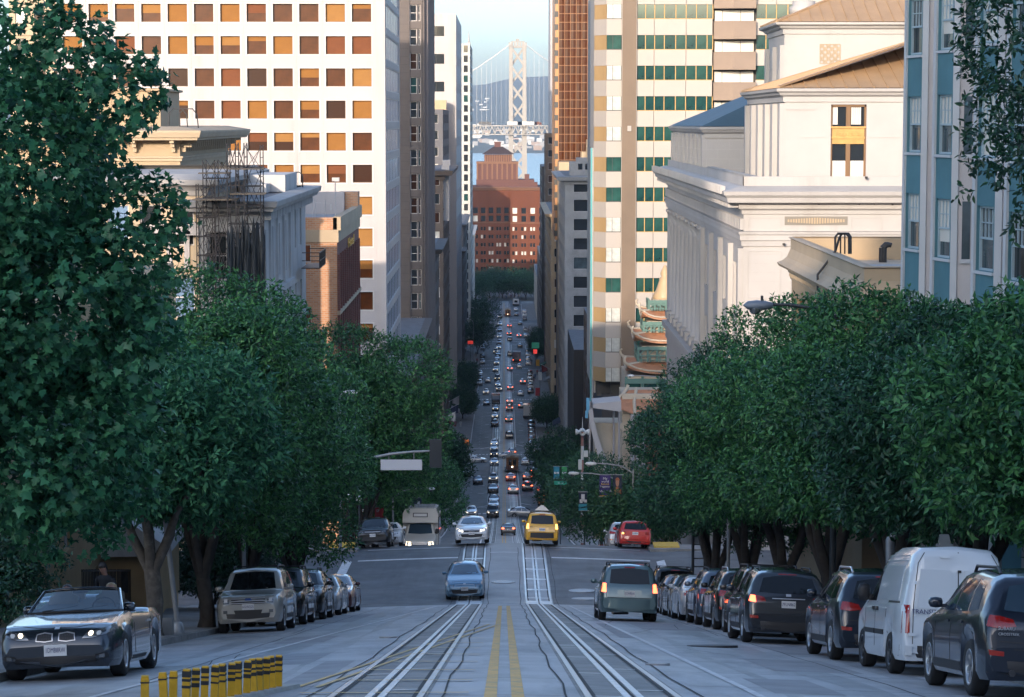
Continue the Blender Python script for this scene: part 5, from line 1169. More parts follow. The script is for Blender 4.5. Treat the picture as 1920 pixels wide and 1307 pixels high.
hz = MB(); hz.box(-2500, -330, -105, 2500, 12900, 330); o = hz.build('haze', mat('haze_air', (.5, .5, .5))); props(o, 'pale blue sea air between the street and the far hills', 'haze', kind='stuff')
m = MATS['haze_air']; n_ = m.node_tree.nodes; n_.remove(n_['Principled BSDF']); pv = n_.new('ShaderNodeVolumePrincipled'); pv.inputs['Color'].default_value = (.72, .82, .93, 1); pv.inputs['Density'].default_value = 7e-5; pv.inputs['Anisotropy'].default_value = .3
m.node_tree.links.new(pv.outputs[0], n_['Material Output'].inputs['Volume'])
# ================================================================ trees
def mesh_np(name, V, F, m, smooth=False):
    me = bpy.data.meshes.new(name); n, k = F.shape
    me.vertices.add(len(V)); me.vertices.foreach_set('co', V.astype(np.float32).ravel())
    me.loops.add(n * k); me.loops.foreach_set('vertex_index', F.astype(np.int32).ravel())
    me.polygons.add(n); me.polygons.foreach_set('loop_start', np.arange(0, n * k, k, dtype=np.int32))
    me.materials.append(m); me.update(calc_edges=True); me.validate(); return me
def unit(a): return a / np.maximum(np.linalg.norm(a, axis=-1, keepdims=True), 1e-9)
OVAL = (np.array([(0, 0), (-.5, .42), (-.34, .78), (0, 1), (.34, .78), (.5, .42)]), np.array([(0, 5, 4), (0, 4, 3), (0, 3, 2), (0, 2, 1)]))
DIAM = (np.array([(0, 0), (-.5, .45), (0, 1), (.5, .45)]), np.array([(0, 3, 2), (0, 2, 1)]))
_pl = [(0, 0), (.34, -.1), (.62, .08), (.42, .26), (.72, .46), (.34, .52), (.22, .66), (0, 1), (-.22, .66), (-.34, .52), (-.72, .46), (-.42, .26), (-.62, .08), (-.34, -.1)]
LOBED = (np.array(_pl), np.array([(0, 1, 2), (0, 2, 3), (0, 3, 4), (0, 4, 5), (0, 5, 6), (0, 6, 8), (6, 7, 8), (0, 8, 9), (0, 9, 10), (0, 10, 11), (0, 11, 12), (0, 12, 13)]))
def leaves(name, p, a, nrm, L, Wd, m, shape=DIAM, fold=.25, curl=.2):
    a = unit(a); s = unit(np.cross(nrm, a)); n = np.cross(a, s); T, F = shape; K = len(T)
    L = np.asarray(L)[:, None, None]; Wd = np.asarray(Wd)[:, None, None]
    x = T[None, :, 0:1]; y = T[None, :, 1:2]
    V = p[:, None, :] + s[:, None, :] * x * Wd + a[:, None, :] * y * L + n[:, None, :] * (np.abs(x) * fold * Wd - curl * L * y * y)
    Fi = (np.arange(len(p))[:, None, None] * K + F[None]).reshape(-1, F.shape[1])
    return mesh_np(name, V.reshape(-1, 3), Fi, m)
M_bark = mat('bark_grey', (.10, .085, .07), .9, var=.3, scale=6, bump=.5, bscale=12, dirt=(.20, .18, .15), dscale=3, thresh=.52)
M_barkd = mat('bark_dark', (.045, .04, .037), .9, var=.3, scale=5, bump=.5, bscale=10)
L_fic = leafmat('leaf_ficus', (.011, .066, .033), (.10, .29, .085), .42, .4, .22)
L_fic_shade = leafmat('leaf_ficus_shaded', (.007, .046, .026), (.045, .15, .060), .42, .4, .2)  # darker ficus copy: shade between crowns put into the leaf colour
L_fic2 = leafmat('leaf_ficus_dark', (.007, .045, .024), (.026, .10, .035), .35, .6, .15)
L_pla = leafmat('leaf_plane', (.011, .078, .044), (.085, .27, .115), .48, .3, .25)
L_far = leafmat('leaf_far', (.012, .06, .034), (.05, .14, .05), .5, .4, .15)
L_sunlit = leafmat('leaf_sunlit_yellow', (.03, .08, .02), (.12, .16, .03), .45, .4, .25)  # yellow-lit leaves: sunlight put into the leaf colour
def crown_points(R, lobes, n, inner=.12):
    # points spread over the outsides of many overlapping lobes, few of them deep inside
    C = np.array([l[:3] for l in lobes]); r = np.array([l[3] for l in lobes]); flat = np.array([l[4] if len(l) > 4 else .85 for l in lobes])
    k = R.choice(len(lobes), int(n * 2.2), p=r ** 2 / (r ** 2).sum())
    d = unit(R.normal(size=(len(k), 3))); t = 1 - np.abs(R.normal(0, .16, len(k)))
    q = d * (r[k] * t)[:, None]; q[:, 2] *= flat[k]; p = C[k] + q
    dist = np.full(len(k), 9.0)
    for i in range(len(lobes)):
        v = p - C[i]; v[:, 2] /= flat[i]; dd = np.linalg.norm(v, axis=1) / r[i]; dist = np.where(k == i, dist, np.minimum(dist, dd))
    keep = (dist > .86) | (R.random(len(k)) < inner); p, d = p[keep][:n], d[keep][:n]
    return p, d
def make_lobes(R, c, rx, ry, rz, n, rl):
    out = []
    for i in range(n):
        t = 2 * pi * i / n * 2.4 + R.random() * .8; u = -0.85 + 1.75 * (i + .5) / n; k = sqrt(max(0, 1 - u * u))
        out.append((c[0] + rx * .74 * k * cos(t), c[1] + ry * .74 * k * sin(t), c[2] + rz * .74 * u, rl * R.uniform(.75, 1.2), R.uniform(.75, .95)))
    out.append((c[0], c[1], c[2], min(rx, ry, rz) * .72, .95)); return out
TREES = []
def tree(name, label, x, Y, ztop, zcb, rx, ry, n, ll, m, seed, group, shape=DIAM, trunk_r=.2, bark=M_barkd, lobes=20, sprig=6, droop=.15, lean=0, fork=5, rl=None, extra=(), wid=.42, zg=None, cut=None):
    R = np.random.default_rng(seed); zg = gz(Y) + crown(7.7) + .14 if zg is None else zg
    r = thing(name, label, 'tree', (x, Y, zg), 0, group); c = (x + lean, Y, (ztop + zcb) / 2); rz = (ztop - zcb) / 2
    lob = make_lobes(R, c, rx, ry, rz, lobes, rl or min(rx, rz) * .42) + list(extra)
    nb = n // sprig; p, d = crown_points(R, lob, nb)
    if cut: kk = cut(p); p, d = p[kk], d[kk]
    up = np.array([0, 0, 1.0]); sd = unit(d + .55 * up + R.normal(0, .35, d.shape))
    k = np.repeat(np.arange(len(p)), sprig); t = np.tile(np.arange(sprig) / sprig, len(p)); N = len(k)
    pos = p[k] + sd[k] * (t * ll * 2.6)[:, None] + R.normal(0, ll * .18, (N, 3))
    rad = unit(R.normal(size=(N, 3))); ax = unit(sd[k] * .8 + rad * .9 - up * droop); nr = unit(up * .8 + d[k] * .6 + R.normal(0, .45, (N, 3)))
    L = ll * R.uniform(.7, 1.2, N)
    o = link('crown', leaves('crown', pos, ax, nr, L, L * wid, m, shape), r, True); o['kind'] = 'stuff'
    # shaded inside of the crown: coarser leaves so that no sky shows through the middle
    ni = max(300, n // 14); q = np.array(c) + unit(R.normal(size=(ni, 3))) * (R.random((ni, 1)) ** .5) * np.array([rx, ry, rz]) * .66
    if cut: q = q[cut(q)]; ni = len(q)
    o = link('inner_leaves', leaves('inner_leaves', q, R.normal(size=(ni, 3)), R.normal(size=(ni, 3)), np.full(ni, ll * 2.0), np.full(ni, ll * 1.3), m), r, True); o['kind'] = 'stuff'
    tb = MB(); zf = zg + (zcb - zg) * .55 + .3; wob = [R.uniform(-.08, .08) for _ in range(4)]
    tb.tube([(x, Y, zg - .2), (x + wob[0], Y, zg + .25), (x + wob[1], Y + wob[2], (zg + zf) / 2), (x + wob[3], Y, zf)], [trunk_r * 1.5, trunk_r * 1.1, trunk_r, trunk_r * .95], 10)
    for i in range(fork):
        l = lob[R.integers(0, len(lob))]; e = Vector((c[0] + rx * .6 * cos(i * 2 * pi / fork + seed), c[1] + ry * .6 * sin(i * 2 * pi / fork + seed), c[2] + rz * R.uniform(-.1, .5))); b0 = Vector((x + wob[3], Y, zf - .15)); mid = b0.lerp(e, .45) + Vector((0, 0, .35 + R.uniform(-.1, .2)))
        tb.tube([b0, b0.lerp(mid, .5) + Vector((R.uniform(-.12, .12), 0, -.05)), mid, e], [trunk_r * .68, trunk_r * .55, trunk_r * .42, trunk_r * .12], 7)
        for j in range(2):
            f = mid.lerp(e, .3 + .3 * j); tb.tube([f, f + Vector((R.uniform(-1, 1), R.uniform(-1, 1), R.uniform(.2, .9))) * rx * .3], [trunk_r * .2, trunk_r * .05], 5)
    tb.build('trunk', bark, r); TREES.append(r); return r, lob
GR = 'clipped ficus trees along the right pavement'
for i, (x, Y, top, rx, low, lab) in enumerate((
        (8.7, 96, 655, 3.7, 2.0, 'smallest farthest clipped ficus of the right-hand row, at the crossing'), (9.0, 86, 610, 3.9, 2.2, 'second ficus of the right-hand row from the crossing, forked dark trunk'),
        (9.1, 76, 566, 4.0, 2.3, 'third ficus from the crossing, its crown under the columned building'), (9.3, 66, 532, 3.9, 2.4, 'tallest clipped ficus of the right-hand row, below the low tan building'),
        (9.4, 56, 546, 3.6, 2.5, 'ficus above the white van, crown against the blue flats'), (9.6, 47, 594, 3.5, 2.4, 'second nearest ficus of the right-hand row, behind the dark hatchback'), (10.0, 39, 585, 3.5, 2.6, 'nearest ficus of the right-hand row, cut off by the right edge'))):
    zg = gz(Y); rx *= .9; tree('ficus_tree', lab, x, Y, PZ(top, Y), zg + low - .55, rx, rx * .95, 48000, .165, L_fic_shade if i in (0, 1, 5) else L_fic, 11 + i, GR, trunk_r=.26, lobes=36, sprig=7, rl=rx * .33)
# boughs hanging in at the top right from a tree just outside the frame
def cutr(p): return (p[:, 0] > 5.2 + .22 * np.sin(p[:, 2] * 3.4 + 1)) & (p[:, 2] > -1.2 + .15 * np.sin(p[:, 0] * 5))
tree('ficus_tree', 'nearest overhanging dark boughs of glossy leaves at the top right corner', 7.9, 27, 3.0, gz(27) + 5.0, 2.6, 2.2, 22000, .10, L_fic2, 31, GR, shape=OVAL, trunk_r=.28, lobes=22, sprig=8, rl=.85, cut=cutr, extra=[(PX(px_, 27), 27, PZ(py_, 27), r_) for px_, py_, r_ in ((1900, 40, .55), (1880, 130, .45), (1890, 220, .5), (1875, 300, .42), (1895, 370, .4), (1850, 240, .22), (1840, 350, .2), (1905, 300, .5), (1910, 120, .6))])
GL = 'street trees along the left pavement'
for i, (x, Y, top, rx, low, n, m, lab) in enumerate((
        (-8.3, 55, 655, 2.9, 2.9, 26000, L_pla, 'leafy tree with a pale mottled trunk at the leaning pole on the left pavement'),
        (-8.1, 63, 486, 3.2, 2.3, 50000, L_fic, 'tall dense tree behind the silver off-roader, in front of the scaffolding'),
        (-8.3, 76, 575, 3.2, 2.0, 46000, L_fic, 'dense round tree below the brick building, behind the parked black off-roader'),
        (-8.2, 90, 640, 2.9, 1.1, 40000, L_fic, 'low dense tree at the near left corner of the crossing'),
        (-8.4, 141, 600, 4.7, 2.4, 46000, L_fic, 'big bright green tree past the crossing behind the signal arm'),
        (-8.3, 196, 856, 5.0, 2.0, 40000, L_fic, 'broad tree farther downhill above the minibus'))):
    tree('street_tree', lab, x, Y, PZ(top, Y), gz(Y) + low * .8, rx, rx, n, (.17 if i else .2) if Y < 100 else .24, m, 51 + i, GL, trunk_r=.2, lobes=26, sprig=7, bark=M_bark if i == 0 else M_barkd)
# the big plane tree at the left edge; its largest leaves are single leaves
def plane_tree():
    x, Y = -8.72, 36.0; top, low = PZ(20, Y), gz(Y) + 1.3
    ex = [(PX(255, 35), 35, PZ(165, 35), .42), (PX(215, 34.5), 34.5, PZ(205, 34.5), .5), (PX(150, 35), 35, PZ(110, 35), .6), (PX(60, 35), 35, PZ(60, 35), .6), (PX(270, 35.5), 35.5, PZ(400, 35.5), .6), (PX(230, 35), 35, PZ(500, 35), .7), (PX(225, 35), 35, PZ(640, 35), .75), (PX(205, 35), 35, PZ(780, 35), .7), (PX(180, 36), 36, PZ(900, 36), .75), (PX(120, 36), 36, PZ(990, 36), .8), (PX(20, 35), 35, PZ(300, 35), 1.3), (PX(60, 35), 35, PZ(560, 35), 1.5), (PX(70, 35), 35, PZ(850, 35), 1.3)]
    def cut(p): return (p[:, 0] > -10.2) & (p[:, 2] > PZ(1052, 35) + np.maximum(0, -7.0 - p[:, 0]) * -.5)
    r, lob = tree('plane_tree', 'large plane tree with broad lobed leaves filling the left edge', x, Y, top, low, 2.75, 3.2, 46000, .125, L_pla, 77, GL, shape=LOBED, trunk_r=.25, lobes=26, sprig=5, droop=.5, wid=.85, bark=M_bark, extra=ex, cut=cut)
    R = np.random.default_rng(9); p, d = crown_points(R, lob, 6000, .0); k = cut(p) & (d[:, 1] < -.25) & (p[:, 0] > -8.0) & (p[:, 1] < 36.2); p, d = p[k][:300], d[k][:300]; N = len(p)
    p = p + d * .12; ms = [leafmat('leaf_plane_%s' % n, (.014 * q, .095 * q, .05 * q), (.05 * q, .19 * q, .08 * q), .4, .45, .22) for n, q in (('mid', 1.0), ('light', 1.3), ('pale', 1.7))]
    pro = [leaves('leaf', np.zeros((1, 3)), np.array([[0, 0, -1.0]]), np.array([[0, -1.0, .2]]), np.array([s_]), np.array([s_ * .9]), ms[j], LOBED, .2, .25) for j in range(3) for s_ in (.13, .18)]
    for i in range(N):
        o = link('leaf', pro[int(R.integers(0, len(pro)))], r); o.location = Vector(p[i]) - r.location; o.rotation_euler = (R.uniform(-.7, .5), R.uniform(-.9, .9), R.uniform(-.9, .9))
plane_tree()
# dark shrubs against the house under the plane tree
for x, Y, h, w_, lab, sd in ((-10.9, 42, 2.6, 1.5, 'dark shrub under the plane tree beside the convertible', 5), (-10.8, 49, 2.9, 1.5, 'dark shrub behind the person on the left pavement', 6), (-11.0, 88, 3.6, 1.7, 'tall dark shrub between the trunks behind the silver off-roader', 7), (-10.2, 94.5, 3.4, 1.6, 'dark shrub at the near left corner of the crossing', 8), (-12.2, 93, 4.0, 1.7, 'dark shrub against the house at the left corner', 9)):
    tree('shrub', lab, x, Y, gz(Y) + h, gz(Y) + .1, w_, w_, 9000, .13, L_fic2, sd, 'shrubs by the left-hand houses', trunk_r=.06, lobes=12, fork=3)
# downhill trees on both pavements
GF = 'trees down the hill'
FT = [(9.0, 150, 900, 3.4, 'dark round tree behind the red estate car', L_far), (9.6, 160, 905, 3.0, 'yellow green sunlit tree beside the red estate car', L_sunlit), (8.6, 190, 860, 3.6, 'dark tree behind the purple banner', L_far), (8.2, 240, 850, 3.6, 'dark tree behind the tall siren pole', L_far),
      (8.6, 318, 835, 3.8, 'dark tree at the second crossing on the right', L_far), (-8.8, 372, 812, 3.2, 'small tree beside the far left pavement below the signal', L_far), (8.8, 385, 800, 4.2, 'dark tree beside the parked cars left of the dark slab', L_far), (10.2, 560, 742, 3.6, 'dark tree on the right past the lorry', L_far),
      (-10.4, 585, 722, 3.4, 'dark tree on the left beside the queue of oncoming cars', L_far), (-10.6, 660, 676, 3.2, 'dark tree on the left pavement in the third block', L_far), (10.8, 770, 612, 2.8, 'small dark tree on the right pavement near the pedestrians', L_far), (-9, 800, 585, 5.2, 'dark tree on the left in the fifth block', L_far), (-8.6, 880, 545, 7, 'large dark tree on the left before the last crossing', L_far)]
for i, (x, Y, top, rx, lab, m) in enumerate(FT):
    zt = PZ(top, Y); zg = gz(Y); zt = max(zt, zg + 4.5)
    tree('street_tree', lab, x, Y, zt, zg + .8, rx, rx * 1.5, 11000, .3 if Y < 300 else .45, m, 131 + i, GF, trunk_r=.16, lobes=14, sprig=4, fork=4)
for i, (px, Y, top, rx, lab) in enumerate(((892, 1062, 512, 7, 'leftmost tree of the far plaza'), (918, 1085, 500, 8, 'second tree of the far plaza from the left'), (942, 1078, 508, 6.5, 'middle tree of the far plaza behind the white bus'), (965, 1090, 505, 7, 'bright tree of the far plaza in front of the arches'), (986, 1075, 512, 6.5, 'second tree of the far plaza from the right'), (1008, 1085, 500, 7, 'rightmost tree of the far plaza'))):
    tree('plaza_tree', lab, PX(px, Y), Y, PZ(top, Y), gz(Y) + 2, rx, rx, 7000, .7, L_far if i != 3 else L_fic, 171 + i, 'trees of the far plaza', trunk_r=.25, lobes=14, sprig=4, fork=3)
# ================================================================ vehicles
def paint(n, c, metal=.35, rough=.32): return mat('paint_' + n, c, rough, metal=metal, coat=1.0, spec=.5)
C_sil = paint('champagne', (.42, .41, .38)); C_blk = paint('black', (.008, .009, .011)); C_navy = paint('navy', (.010, .016, .03)); C_tealg = paint('teal_grey', (.10, .17, .19)); C_pri = paint('steel_blue', (.10, .20, .29))
C_wht = paint('white', (.62, .63, .64), 0); C_red = paint('red', (.52, .025, .018), 0); C_yel = paint('taxi_yellow', (.72, .36, .01), 0); C_gry = paint('graphite', (.028, .034, .044)); C_mar = paint('maroon', (.09, .02, .02)); C_brn = paint('brown', (.055, .045, .04)); C_blu = paint('slate_blue', (.10, .14, .20)); C_van = paint('van_white', (.56, .60, .63), 0); C_cream = paint('bus_cream', (.62, .60, .55), 0); C_cvt = paint('gunmetal', (.030, .040, .055), .4, .25); C_orange = paint('orange', (.55, .14, .02), 0); C_silver = paint('silver', (.38, .40, .42))
M_tyre = mat('tyre_rubber', (.013, .013, .014), .8, bump=.2, bscale=60); M_rim = mat('alloy', (.42, .42, .43), .3, metal=.9); M_rimd = mat('alloy_dark', (.08, .08, .085), .35, metal=.8)
M_cg = mat('car_glass', (.006, .008, .010), .06, spec=.45); M_cgb = mat('car_glass_blue', (.035, .06, .085), .05, spec=1.0, coat=.6)
M_plas = mat('black_plastic', (.018, .018, .02), .55); M_chr = mat('chrome', (.62, .62, .64), .28, metal=.6, spec=.8); M_plate = mat('plate_white', (.62, .62, .62), .45); M_pink = mat('plate_ink', (.03, .04, .12), .5)
M_tail = mat('tail_red', (.30, .008, .006), .15, coat=1); M_taill = mat('tail_red_lit', (.55, .03, .02), .2, emit=(1, .12, .05), es=2.2); M_tailw = mat('lamp_clear', (.5, .42, .40), .15, coat=1); M_head = mat('headlight_glass', (.20, .21, .22), .1, metal=.5, coat=1, spec=.9); M_headl = mat('headlight_lit', (.9, .85, .75), .2, emit=(1, .82, .55), es=1.8); M_amb = mat('lamp_amber', (.6, .22, .02), .2, coat=1); M_ambl = mat('lamp_amber_lit', (.8, .3, .04), .2, emit=(1, .45, .1), es=1.5); M_int = mat('cabin_dark', (.012, .012, .013), .8); M_seat = mat('seat_leather', (.10, .085, .07), .5); M_red_refl = mat('reflector_red', (.32, .02, .015), .2, coat=1)
ip = lambda tab, y: float(np.interp(y, [a for a, b in tab], [b for a, b in tab]))
class Car:
    # body: one lofted skin with real wheel arches; glass, lamps and trim are patches laid on that skin. Nose at +Y.
    def __init__(s, L, W, top, belt, zb=.22, axles=(.9, 3.55), r=.34, wr=None, plan=None, lo=False, roofin=.22, tumble=None):
        s.L, s.W, s.top, s.belt, s.r, s.ax = L, W, top, belt, r, axles; plan = plan or [(0, .80), (.12, .90), (.5, .985), (1.0, 1), (L - 1.0, 1), (L - .35, .985), (L - .08, .93), (L, .88)]
        st = sorted({round(q, 3) for q in [0, .04, .1, .2, L - .2, L - .08, L - .03, L] + [a for a, b in top] + [a for a, b in belt] + list(np.arange(.3, L - .2, .45 if lo else .22)) + [a + (r + .07) * cos(pi * k / (6 if lo else 12)) for a in axles for k in range((6 if lo else 12) + 1)]})
        rows = []
        for y in st:
            hw = W / 2 * ip(plan, y); zt = ip(top, y); zs = min(ip(belt, y), zt - .02); z0 = zb + (.12 if y < .05 or y > L - .05 else 0)
            for a in axles:
                q = (r + .07) ** 2 - (y - a) ** 2
                if q > 0: z0 = max(z0, r + sqrt(q) - .02)
            ch = max(0, min(1, (zt - zs) / .45)); zm = z0 + (zs - z0) * .55; zin = roofin * (ch ** .8)
            if zt - zs < .12: zin = max(zin, .03)
            P_ = [(0, zb + .02), (hw - .26, zb + .02) if z0 > zb + .2 else (hw - .14, z0 if z0 < zb + .2 else zb), (hw - .05, z0), (hw - .005, min(z0 + .10, zm)), (hw, zm), (hw - .012, zs - .06 if zs - .06 > zm else (zm + zs) / 2), (hw - .045, zs), (hw - .045 - zin * .5, zs + (zt - zs) * .52), (hw - .05 - zin, zs + (zt - zs) * .86), (hw - .14 - zin * 1.15, zs + (zt - zs) * .985), (0, zt + (.03 if ch > .3 else .015))]
            rows.append([(x, y, z) for x, z in P_] + [(-x, y, z) for x, z in P_[-2:0:-1]])
        b = MB(); b.grid(rows, 0, True, True); n = len(rows[0]); b.add(rows[0], (tuple(range(n)),), 0); b.add(rows[-1], (tuple(range(n))[::-1],), 0)
        s.b = b; s.f = L / 2; s.parts = []
        s.bvh = BVHTree.FromPolygons([Vector(v) for v in b.v], [f[::-1] for f in b.f])
        s.lo = lo
    def hit(s, ax, u, v, eps):
        if ax == 'f': o, d = Vector((u, -3, v)), Vector((0, 1, 0))
        elif ax == 'r': o, d = Vector((u, s.L + 3, v)), Vector((0, -1, 0))
        elif ax == 't': o, d = Vector((u, v, 4)), Vector((0, 0, -1))
        else: o, d = Vector((ax * 3, u, v)), Vector((-ax, 0, 0))
        h = s.bvh.ray_cast(o, d)
        if h[0] is None or (h[0] - o).length > 6:
            h = s.bvh.find_nearest(o + d * (3 if ax in (1, -1, 't') else 3.2)); return h[0] - d * eps
        return h[0] - d * eps
    def patch(s, ax, lo, hi, m, name, eps=.008, k=4, per=True, both=False, lab=None, sub=1):
        # ruled between two polylines (same number of points) seen along an axis, laid on the skin with a thin edge
        for sg in ((1, -1) if both else (1,)):
            a_ = ax if ax in ('f', 'r', 't') else ax * sg
            fl = (lambda p: (p[0] * sg, p[1])) if ax in ('f', 'r', 't') else (lambda p: p)
            rows = []
            def dens(pl):
                out = []
                for p, q in zip(pl, pl[1:]): out += [(p[0] + (q[0] - p[0]) * t / sub, p[1] + (q[1] - p[1]) * t / sub) for t in range(sub)]
                return out + [pl[-1]]
            lo_, hi_ = dens(lo), dens(hi)
            for i in range(k + 1):
                rows.append([s.hit(a_, *fl((p[0] + (q[0] - p[0]) * i / k, p[1] + (q[1] - p[1]) * i / k)), eps) for p, q in zip(lo_, hi_)])
            mb = MB(); mb.grid(rows, 0, True)
            ring = rows[0] + [r_[-1] for r_ in rows[1:]] + rows[-1][-2::-1] + [r_[0] for r_ in rows[-2:0:-1]]; c_ = {'f': Vector((0, eps + .01, 0)), 'r': Vector((0, -eps - .01, 0)), 't': Vector((0, 0, -eps - .01))}.get(a_, Vector((-(eps + .01) * (a_ if isinstance(a_, int) else 0), 0, 0)))
            mb.grid([ring, [p + c_ for p in ring]], 0, False, True)
            s.parts.append((name, mb, m, lab))
    def add(s, name, mb, m, lab=None): s.parts.append((name, mb, m, lab))
    def plate(s, ax, z, w=.31, h=.155, txt=None, x=0):
        p = s.hit(ax, x, z, .012); mb = MB(); mb.box(x - w / 2, p.y - .008, z - h / 2, x + w / 2, p.y + .008, z + h / 2); s.parts.append(('number_plate', mb, M_plate, None))
        s.ptx = getattr(s, 'ptx', []); 
        if txt: s.ptx.append((txt, ax, Vector((x, p.y + (-.010 if ax == 'f' else .010), z)), h))
    def line(s, ax, pts, w, m=M_plas, name='panel_gap', both=False):
        lo = [(p[0], p[1]) for p in pts]; d = .5 * w; hi = []
        for i, p in enumerate(pts):
            a, b = pts[max(i - 1, 0)], pts[min(i + 1, len(pts) - 1)]; t = Vector((b[0] - a[0], b[1] - a[1])).normalized(); hi.append((p[0] - t.y * w, p[1] + t.x * w))
        s.patch(ax, lo, hi, m, name, .004, 1, both=both, sub=2)
    def make(s, name, label, pm, group=None, rim=M_rim, spokes=5, cat='car', low=None):
        r = thing(name, label, cat, (0, 0, 0), 0, group); o_ = Vector((0, -s.f, 0))
        F = Matrix.Diagonal((-1, -1, 1, 1)) @ Matrix.Translation(o_)         # nose (y=0 in the loft) turned to +Y
        def fix(mb): mb.v = [tuple(F @ Vector(v)) for v in mb.v]; return mb
        me = fix(s.b).data('body', pm); me.set_sharp_from_angle(angle=radians(38)); link('body', me, r)
        for nm, mb, m, lab in s.parts:
            o = link(nm, fix(mb).data(nm, m), r)
            if lab: o['label'] = lab
        for t, ax, p, h in getattr(s, 'ptx', []):
            q = F @ p; text(t, h * .62, M_pink, r, q, (pi / 2, 0, 0 if ax == 'r' else pi), 'plate_lettering', .002, fit=.29)
        rr = s.r; W = s.W; n = 10 if s.lo else 20
        ty = MB().lathe([(rr * .62, -.10), (rr * .9, -.115), (rr * .985, -.09), (rr, -.05), (rr, .05), (rr * .985, .09), (rr * .9, .115), (rr * .62, .10)], n, Matrix.Rotation(pi / 2, 4, 'Y')).data('wheel', M_tyre)
        rm = MB(); rm.lathe([(.001, .055), (rr * .16, .055), (rr * .2, .03), (rr * .56, .02), (rr * .57, .10), (rr * .645, .108), (rr * .645, .06)], n, Matrix.Rotation(pi / 2, 4, 'Y'))
        for k in range(0 if s.lo else spokes):
            a = 2 * pi * k / spokes; M = Matrix.Rotation(a, 4, 'X'); rm.box(.035, -rr * .085, rr * .12, .088, rr * .085, rr * .6, 0, M)
        if not s.lo: rm.lathe([(.001, .025), (rr * .55, .022)], n, Matrix.Rotation(pi / 2, 4, 'Y'), 1)
        rd = rm.data('rim', [rim, M_plas])
        for a in s.ax:
            for sx in (-1, 1):
                w_ = link('wheel', ty, r); w_.location = (sx * (W / 2 - .135), s.f - a, rr)
                if sx < 0: w_.rotation_euler = (0, 0, pi)
                link('rim', rd, w_)
        return remember(r)
    def mirrors(s, y, z, pm, w=.2, h=.15):
        for sx in (-1, 1):
            x0 = abs(s.hit(sx, y, z - .08, 0).x); mb = MB(); M = Matrix.Translation((sx * (x0 + .13), y, z)) @ Matrix.Diagonal((w / 2, .07, h / 2, 1))
            mb.lathe([(.02, -1), (.75, -.85), (1, -.3), (1, .35), (.8, .85), (.02, 1)], 10, M @ Matrix.Identity(4)); mb.box(sx * (x0 - .03), y - .03, z - h * .42, sx * (x0 + .09), y + .03, z - h * .1, 0); s.parts.append(('wing_mirror', mb, pm, None))
def std_side(c, glass, zlo, zhi, posts, both=True):
    # side windows between posts: each (y0 bottom, y1 bottom, y0 top, y1 top)
    for yb0, yb1, yt0, yt1 in posts: c.patch(1, [(yb0, zlo(yb0)), ((yb0 + yb1) / 2, zlo((yb0 + yb1) / 2)), (yb1, zlo(yb1))], [(yt0, zhi(yt0)), ((yt0 + yt1) / 2, zhi((yt0 + yt1) / 2)), (yt1, zhi(yt1))], glass, 'side_window', .006, 3, both=both)
